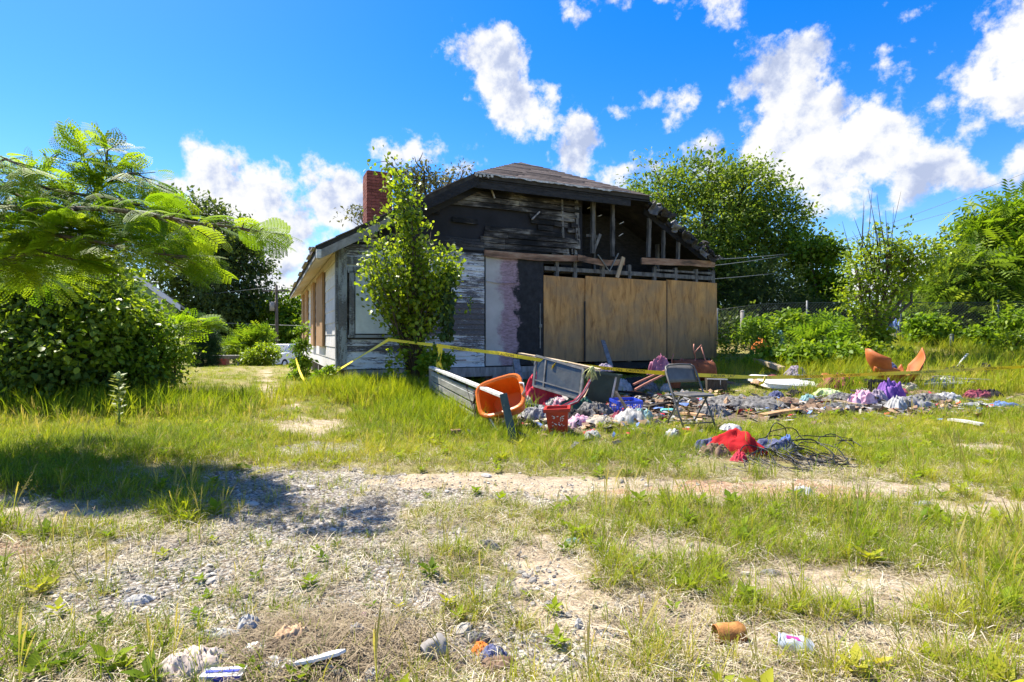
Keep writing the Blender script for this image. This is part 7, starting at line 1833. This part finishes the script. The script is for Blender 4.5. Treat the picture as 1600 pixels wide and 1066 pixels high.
# ------- red cloth with black cable tangle
cloth('cloth', 'bright red cloth heap beside the black cable tangle', 'cloth', 1148, 706, .58, .36, .20, 'red', 90, -.35, fold=.6, ripple=1.3); cloth('cloth', 'white lace rag on top of the bright red cloth', 'rag', 0, 0, .22, .16, .05, 'white', 91, .4, loc=hit(1147, 704) + Vector((-.02, .04, .20)))
cloth('cloth', 'navy and white striped cloth left of the red cloth', 'cloth', 1105, 704, .30, .24, .10, 'navy', 92, 0); cloth('cloth', 'brown bunched cloth under the left edge of the red cloth', 'cloth', 1118, 712, .34, .2, .09, 'brown', 93, .2)
cloth('cloth', 'navy cloth tangled in the middle of the black cables', 'cloth', 1210, 708, .55, .26, .11, 'navy', 94, 0); cloth('cloth', 'small blue cloth held inside the cables', 'cloth', 1228, 706, .18, .14, .14, 'blue', 95, 0)
cloth('cloth', 'pink strap trailing below the red cloth', 'strap', 1156, 722, .14, .14, .08, 'crimson', 96, .3); cloth('cloth', 'orange scrap under the red cloth', 'scrap', 1134, 712, .15, .09, .06, 'orange', 97, 0)
p0 = hit(1225, 722); cb = thing('cable_tangle', 'tangle of black cable loops lying beside the red cloth', 'cable', p0); g_ = random.Random(4)
def loop(cpx, cpy, rx_, rz_, lift, tilt, turns=1.0, ph=0.0):
    c = hit(cpx, cpy) - p0; pts = []; n = int(22 * turns) + 1; yy = p0.y + c.y
    for i in range(n):
        a = ph + 2 * math.pi * turns * i / (n - 1); k1 = 1 + .12 * math.sin(a * 2.3 + cpx) + .06 * math.sin(a * 5 + cpy)
        x = math.cos(a) * rx_ / FPX * yy * k1; z_ = (math.sin(a) + 1) * rz_ / FPX * yy * .9 * k1
        pts.append(c + Vector((x, math.sin(a) * tilt + .05 * math.cos(a * 1.7), max(.008, z_ + lift))))
    MB().tube(pts, .0052, 6).build('cable', MT['blackcable'], cb, True)
loop(1217, 702, 19, 20, .0, .06, 1.0, -1.5); loop(1200, 706, 38, 12, 0, .12, 1.0, -1.2); loop(1180, 722, 24, 10, 0, .22, 1.1, .3); loop(1210, 722, 30, 6, 0, .25, 1.6, .8); loop(1240, 718, 28, 10, 0, .22, 1.4, 2.0); loop(1262, 714, 30, 12, 0, .2, 1.3, .4)
loop(1280, 716, 34, 9, 0, .25, 1.5, 2.6); loop(1304, 706, 24, 9, .03, .12, 1.1, 1.2); loop(1325, 708, 17, 7, .03, .10, 1.3, .2); loop(1255, 726, 50, 4, 0, .3, 1.2, .1); loop(1196, 734, 36, 3, 0, .2, 1.0, 3.0); loop(1290, 700, 44, 8, .02, .1, .6, .1); loop(1230, 700, 34, 14, 0, .16, 1.0, -.9); loop(1312, 728, 32, 2, 0, .2, .7, .6); loop(1160, 732, 30, 2, 0, .15, .6, 2.4)
for k_ in range(16): loop(g_.uniform(1180, 1315), g_.uniform(708, 730), g_.uniform(14, 36), g_.uniform(3, 9), 0, g_.uniform(.1, .28), g_.uniform(.6, 1.4), g_.uniform(0, 6))

# ------- caution tape
tp = thing('caution_tape', 'yellow caution tape strung across the yard from the house corner to the right', 'tape', at(607, 531, 10.0)); tpo = Vector(tp.location)
fc = bpy.data.curves.new('caution_text', 'FONT'); fc.body = 'CAUTION   CAUTION'; fc.size = .062; fc.align_x = 'CENTER'; fc.align_y = 'CENTER'; fco = bpy.data.objects.new('tmp', fc); col.objects.link(fco)
bpy.context.view_layer.update(); tmesh = bpy.data.meshes.new_from_object(fco.evaluated_get(bpy.context.evaluated_depsgraph_get())); bpy.data.objects.remove(fco)
tmesh.materials.clear(); tmesh.materials.append(MT['tapeink'])
TL = max(v.co.x for v in tmesh.vertices) - min(v.co.x for v in tmesh.vertices)
def tape(pts, w_=.075, twist=.35, text=True, sag=.0):
    P = [at(*p) - tpo for p in pts]; vs_, fs_ = [], []; C, N_ = [], []
    for a, b in zip(P[:-1], P[1:]):
        n = max(4, int((b - a).length / .14)); L = (b - a).length
        for i in range(n): f = i / n; C.append(a.lerp(b, f) - Vector((0, 0, sag * L * 4 * f * (1 - f))))
    C.append(P[-1])
    for i, c in enumerate(C):
        d = (C[min(i + 1, len(C) - 1)] - C[max(i - 1, 0)]).normalized(); out = d.cross(Vector((0, 0, 1))).normalized(); an = twist * math.sin(i * .21 + pts[0][0]); u = (Vector((0, 0, 1)) * math.cos(an) + out * math.sin(an)); wv = w_ * (1 - .12 * math.sin(i * .37) ** 2)
        vs_ += [c - u * wv / 2 + out * .001, c + u * wv / 2 + out * .001, c + u * wv / 2 - out * .001, c - u * wv / 2 - out * .001]; N_.append((d, u, out))
        if i: o = 4 * (i - 1); fs_ += [(o + k_, o + (k_ + 1) % 4, o + 4 + (k_ + 1) % 4, o + 4 + k_) for k_ in range(4)]
    MB().add(vs_, fs_).build('strand', MT['tape'], tp)
    if text:
        s_ = .35; acc_ = 0.0; nxt = .5
        for i in range(1, len(C)):
            acc_ += (C[i] - C[i - 1]).length
            if acc_ > nxt:
                d, u, out = N_[i]; sgn = 1 if out.y < 0 else -1; yv = out * sgn
                o = bpy.data.objects.new('lettering', tmesh); col.objects.link(o); o.parent = tp; zc_ = yv
                M_ = Matrix((d * (1 if d.x > 0 else -1), u, (d * (1 if d.x > 0 else -1)).cross(u))).transposed().to_4x4(); o.matrix_local = Matrix.Translation(C[i] + (M_.to_3x3() @ Vector((0, 0, 1))) * .004) @ M_; nxt = acc_ + TL + .22
tape([(462, 560, 12.6), (468, 580, 12.0), (478, 602, 10.9), (490, 606, 10.7)], .045, twist=1.0, text=False); tape([(519, 584, 10.7), (560, 559, 10.4), (607, 531, 10.0)], twist=.8, text=False); tape([(607, 531, 10.0), (640, 535, 9.9), (676, 539, 9.6)], .06, .6, False); tape([(682, 540, 9.35), (780, 552, 8.95), (872, 567, 8.55), (960, 577, 8.35), (1052, 584, 8.2), (1200, 590, 8.9), (1380, 584, 9.7), (1500, 578, 10.1), (1680, 568, 10.6)], .062, .35, True, .004)
for (x0, y0, x1, y1) in ((686, 540, 682, 566), (690, 542, 686, 568), (684, 566, 690, 582), (688, 566, 694, 602), (682, 568, 684, 590)): tape([(x0, y0, 9.32), ((x0 + x1) / 2 + 2, (y0 + y1) / 2, 9.27), (x1, y1, 9.28)], .05, 1.2, False)
for (x1, y1) in ((862, 575), (872, 579), (873, 577)): tape([(871, 566, 8.5), ((871 + x1) / 2 - 1, (566 + y1) / 2, 8.48), (x1, y1, 8.47)], .05, .5, False)
tape([(1196, 590, 8.85), (1192, 598, 8.8), (1186, 600, 8.8)], .05, .6, False)

# ------------------------------------------------------------------ litter in the foreground
def crushed_can(name, label, px, py, r, L, rotz, mats, seed, amp, tiltx=0.0):
    p = hit(px, py); t_ = thing(name, label, 'can', (p.x, p.y, p.z + r * .86), rotz); g = random.Random(seed)
    mt = Matrix.Rotation(tiltx, 4, 'Y') @ Matrix.Rotation(R(90), 4, 'Y')
    def dent(v):
        a = mnoise.noise(Vector((v.x * 22 + seed, v.y * 22, v.z * 22))) + .5 * mnoise.noise(Vector((v.x * 48, v.y * 48 + seed, v.z * 48))); k_ = 1 + amp * a * (1 - (abs(v.x) / (L * .56)) ** 6)
        return Vector((v.x, v.y * k_, v.z * k_))
    prof = [(r * .86, -L / 2), (r * .90, -L / 2 + .002), (r * .88, -L / 2 + .006)] + [(r, -L / 2 + .012 + (L - .024) * i / 14) for i in range(15)] + [(r * .86, L / 2)]
    mb = MB().lathe(prof, 26, mt); mb.v = [tuple(dent(Vector(v))) for v in mb.v]; o = mb.build('body', MT[mats[0]], t_, True)
    MB().lathe([(r * .84, -L / 2 + .001), (r * .80, -L / 2 + .012), (.001, -L / 2 + .014)], 20, mt).build('end', MT[mats[1]], t_, True); MB().lathe([(r * .84, L / 2 - .001), (r * .8, L / 2 - .010), (.001, L / 2 - .011)], 20, mt).build('end', MT[mats[1]], t_, True)
    MB().lathe([(r * .84, -L / 2 - .003), (r * .90, -L / 2 - .002), (r * .89, -L / 2 + .004), (r * .82, -L / 2 + .003)], 20, mt).build('rim', MT[mats[0]], t_, True)
    return t_
cc = crushed_can('drink_can', 'crushed silver drink can lying in the grass bottom right', 1243, 1022, .033, .112, R(-24), ('can', 'caninside'), 5, .34, R(6))
vs_, fs_ = [], []
for i in range(6):
    for j in range(3): a = R(58 + 12 * j); vs_.append((-.03 + .012 * i, -math.cos(a) * .0345, math.sin(a) * .0345 + .0005))
    if i: fs_ += [((i - 1) * 3 + j, i * 3 + j, i * 3 + j + 1, (i - 1) * 3 + j + 1) for j in range(2)]
MB().add(vs_, fs_).build('print_band', MT['magenta'], cc)
crushed_can('tin_can', 'rusty brown tin can lying on its side left of the silver can', 1140, 1006, .037, .108, R(6), ('rustcan', 'rustcan'), 8, .06)
cr2 = crushed_can('crushed_tin', 'crumpled dusty grey tin with ringed base near the bottom centre', 678, 1032, .036, .085, R(35), ('rubber', 'rubber'), 12, .45, R(-10))
for rr in (.012, .022, .029): MB().lathe([(rr, -.0445), (rr + .002, -.0465), (rr + .004, -.0445)], 18, Matrix.Rotation(R(-10), 4, 'Y') @ Matrix.Rotation(R(90), 4, 'Y')).build('ring', MT['rubber'], cr2, True)
def flat(name, label, cat, px, py, poly, th, mat, rot, lift=.01, bend=0.0):
    p = hit(px, py); o = MB().prism([(x, y, bend * x * x) for x, y in poly], (0, 0, th)).build(name, MT[mat], None); o.location = (p.x, p.y, p.z + lift); o.rotation_euler = rot; return tag(o, label, cat)
flat('card_piece', 'flat grey card lying left of the crumpled tin', 'card', 611, 1018, [(-.04, -.02), (.03, -.025), (.045, .02), (-.02, .028)], .003, 'rubber', (R(8), R(-6), .3), .012)
flat('plastic_tray', 'white flat tray edge tilted over a dark hollow at the bottom', 'tray', 497, 1052, [(-.085, -.012), (-.02, -.03), (.07, -.025), (.092, .0), (.06, .022), (-.06, .012)], .010, 'whitepl', (R(-14), R(-8), R(12)), .045)
flat('black_piece', 'flat black piece under the white tray', 'scrap', 503, 1064, [(-.06, -.03), (.06, -.03), (.07, .02), (-.05, .02)], .02, 'blackpl', (R(25), 0, .1), .005)  # plain black slab below the tray
flat('bottle_cap', 'pale blue cap below the white tray', 'cap', 512, 1062, [(math.cos(a) * .026, math.sin(a) * .02) for a in np.linspace(0, 6.0, 12)], .012, 'clearpl', (R(40), 0, 0), .015)
pk = hit(352, 1066); pkt = thing('packet', 'blue and white packet at the bottom left corner of the litter', 'packet', (pk.x, pk.y - .015, pk.z + .012), R(4)); MB().box((0, 0, .012), (.135, .05, .028), jit=.002).build('wrap', MT['whitepl'], pkt); MB().box((.012, -.001, .0135), (.105, .0516, .0215)).build('blue_band', MT['blueprint'], pkt); MB().box((.0, 0, .0275), (.11, .012, .001)).build('blue_stripe', MT['blueprint'], pkt)
sm_cloth = [('cardboard', 'torn grey-brown cardboard dome at the bottom left', 'cardboard', 300, 1056, .20, .13, .055, 'cardboard', 501, .2), ('paper_scrap', 'crumpled orange-brown paper in the pine straw', 'paper', 455, 1012, .12, .09, .05, 'tan', 502, .6),
            ('plastic_wrap', 'milky plastic sheet half buried in the pine straw', 'plastic', 440, 1050, .13, .08, .03, 'clearpl', 503, .1), ('plastic_wrap', 'milky plastic scrap left in the straw heap', 'plastic', 400, 1030, .09, .08, .03, 'clearpl', 504, .8),
            ('wrapper', 'white wrapper with a blue stripe twisted in the grass', 'wrapper', 350, 998, .16, .035, .022, 'white', 505, -.15), ('wrapper', 'white wrapper end right of the blue-striped one', 'wrapper', 388, 993, .07, .06, .045, 'white', 506, .9),
            ('paper_scrap', 'white twisted paper right of the orange-brown paper', 'paper', 470, 1022, .05, .11, .025, 'white', 507, -.4), ('paper_scrap', 'red and white scrap above the litter row', 'paper', 515, 1006, .09, .05, .022, 'pink', 508, .5), ('paper_scrap', 'white scrap with dark edge right of the red and white scrap', 'paper', 555, 1003, .06, .05, .04, 'grey', 509, .5),
            ('cloth', 'orange rag scrap at the bottom centre-right', 'rag', 752, 1022, .05, .05, .02, 'orange', 510, .2), ('cloth', 'blue crumpled rag at the bottom centre-right', 'rag', 772, 1030, .075, .06, .03, 'navy', 511, .6), ('cloth', 'grey-brown rag below the blue crumpled rag', 'rag', 780, 1046, .10, .07, .03, 'brown', 512, .2),
            ('cloth', 'dark rag at the top left of the blue rag', 'rag', 745, 1004, .07, .04, .02, 'charcoal', 513, .1), ('paper_scrap', 'white paper bit at the bottom of the litter row', 'paper', 582, 1062, .04, .05, .02, 'white', 514, .2), ('paper_scrap', 'pale teal bit above the pine straw', 'paper', 489, 985, .035, .03, .015, 'teal', 515, 0), ('paper_scrap', 'pink petal-like bit in the grass above the litter', 'paper', 568, 966, .025, .02, .012, 'pink', 516, 0),
            ('paper_scrap', 'black and white scrap in mid foreground grass', 'paper', 762, 857, .11, .07, .035, 'charcoal', 517, -.5), ('paper_scrap', 'pale blue scrap in mid foreground grass', 'paper', 895, 852, .08, .06, .03, 'teal', 518, .2), ('paper_scrap', 'white scrap on the sandy strip in mid foreground', 'paper', 1001, 878, .075, .035, .02, 'white', 519, -.3), ('paper_scrap', 'small white scrap low in the centre grass', 'paper', 905, 980, .035, .035, .025, 'white', 520, 0),
            ('paper_scrap', 'white scrap in the grass below the rusty can', 'paper', 1120, 1045, .06, .03, .02, 'white', 521, .2), ('paper_scrap', 'white folded scrap below the cable tangle', 'paper', 1255, 772, .16, .10, .05, 'white', 522, .2), ('paper_scrap', 'white bag scrap in the grass left of the red cloth', 'bag', 1052, 684, .18, .13, .09, 'white', 523, 0), ('paper_scrap', 'white scrap on the grassy mound left of the rail', 'paper', 680, 627, .22, .14, .09, 'white', 524, -.5),
            ('paper_scrap', 'white scrap against the lower rail slat', 'paper', 742, 641, .16, .1, .08, 'white', 525, -.4), ('paper_scrap', 'pale scrap at the left of the gravel', 'paper', 215, 942, .10, .05, .025, 'white', 526, .3), ('paper_scrap', 'pale scrap in the right foreground dirt', 'paper', 1205, 900, .09, .05, .02, 'grey', 527, .1), ('paper_scrap', 'white scrap lying by the worn patch on the right', 'paper', 1440, 790, .12, .05, .02, 'white', 528, .1)]
for nm, lab, cat, px, py, w_, d_, h_, fab, sd, rt in sm_cloth: k1 = 1.4 if sd < 517 else 1.1; cloth(nm, lab, cat, px, py, w_ * k1, d_ * k1, h_ * k1 * .72, fab, sd, rt, n=22, fold=1.7, ripple=3.2)
p = hit(712, 683); o = MB().box((0, 0, .03), (.11, .06, .05), jit=.006).build('brick_piece', MT['fascia'], None, False, (p.x, p.y, p.z + .03), .2); tag(o, 'broken brick lying in the grass left of the end post', 'brick')
# pale stones
for k_, (px, py, s_) in enumerate(((486, 764, .055), (394, 790, .05), (760, 745, .05), (1010, 760, .03), (1165, 900, .03), (610, 1060, .03), (330, 912, .03), (1290, 820, .04), (930, 728, .05), (520, 830, .028))):
    p = hit(px, py); mb = MB().lathe([(.02, -.6), (.7, -.5), (1, 0), (.75, .45), (.02, .62)], 8); mb.v = [(x * s_ * random.uniform(.8, 1.2), y * s_ * .7 * random.uniform(.8, 1.2), z_ * s_ * .5) for x, y, z_ in mb.v]
    o = mb.build('stone', MT['rock'], None, False, (p.x, p.y, p.z + s_ * .15), random.uniform(0, 3)); tag(o, ['pale flat stone on the gravel behind the shaded patch', 'pale stone at the left of the gravel patch', 'pale stone on the sandy track above the centre', 'small stone right on the sandy track', 'small pale stone in the right foreground sand', 'small stone at the bottom of the litter row', 'small stone in the grass left of the gravel', 'pale stone in the grass below the cable tangle', 'pale stone at the grass rim before the rag heap', 'small pale stone in the centre of the gravel patch'][k_], 'stone')
# small litter that nobody could count
g_ = np.random.default_rng(77)
def confetti(name, label, n, cx_, cy_, rx_, ry_, smax, fab, lift=.05):
    V_, F_ = [], []
    for i in range(n):
        x, y = cx_ + g_.normal() * rx_, cy_ + g_.normal() * ry_
        if bool(in_house(x, y)): continue
        zz = gzf(x, y) + g_.random() * lift; s_ = g_.uniform(.25, 1) * smax; a = g_.uniform(0, 6.3); d = np.array([math.cos(a), math.sin(a), g_.normal() * .35]) * s_; e = np.array([-math.sin(a), math.cos(a), g_.normal() * .35]) * s_ * g_.uniform(.3, .8); c = np.array([x, y, zz + .01]); k_ = np.array([0, 0, s_ * g_.uniform(-.3, .5)])
        o = len(V_); V_ += [c - d - e, c + d * .9 - e, c + d + e + k_, c - d + e * .8, c + k_]; F_ += [(o, o + 1, o + 4), (o + 1, o + 2, o + 4), (o + 2, o + 3, o + 4), (o + 3, o, o + 4)]
    return tag(ob(name, np_mesh(name, np.array(V_), np.array(F_), FB[fab])), label, kind='stuff')
for i, (fab, nn) in enumerate((('white', 110), ('charcoal', 300), ('black', 380), ('brown', 380), ('grey', 80), ('crimson', 60), ('cream', 80), ('tan', 120), ('blue', 40))):
    confetti('litter', 'small torn scraps scattered through the rag heap', nn, .95, 7.7, .75, .75, .075, fab); confetti('litter', 'small torn scraps scattered through the clothes field', nn, 5.3, 8.9, 1.5, .55, .08, fab, .03); confetti('litter', 'small charred bits by the house front', int(nn * .5), 2.4, 9.6, 1.2, .6, .09, fab, .04)
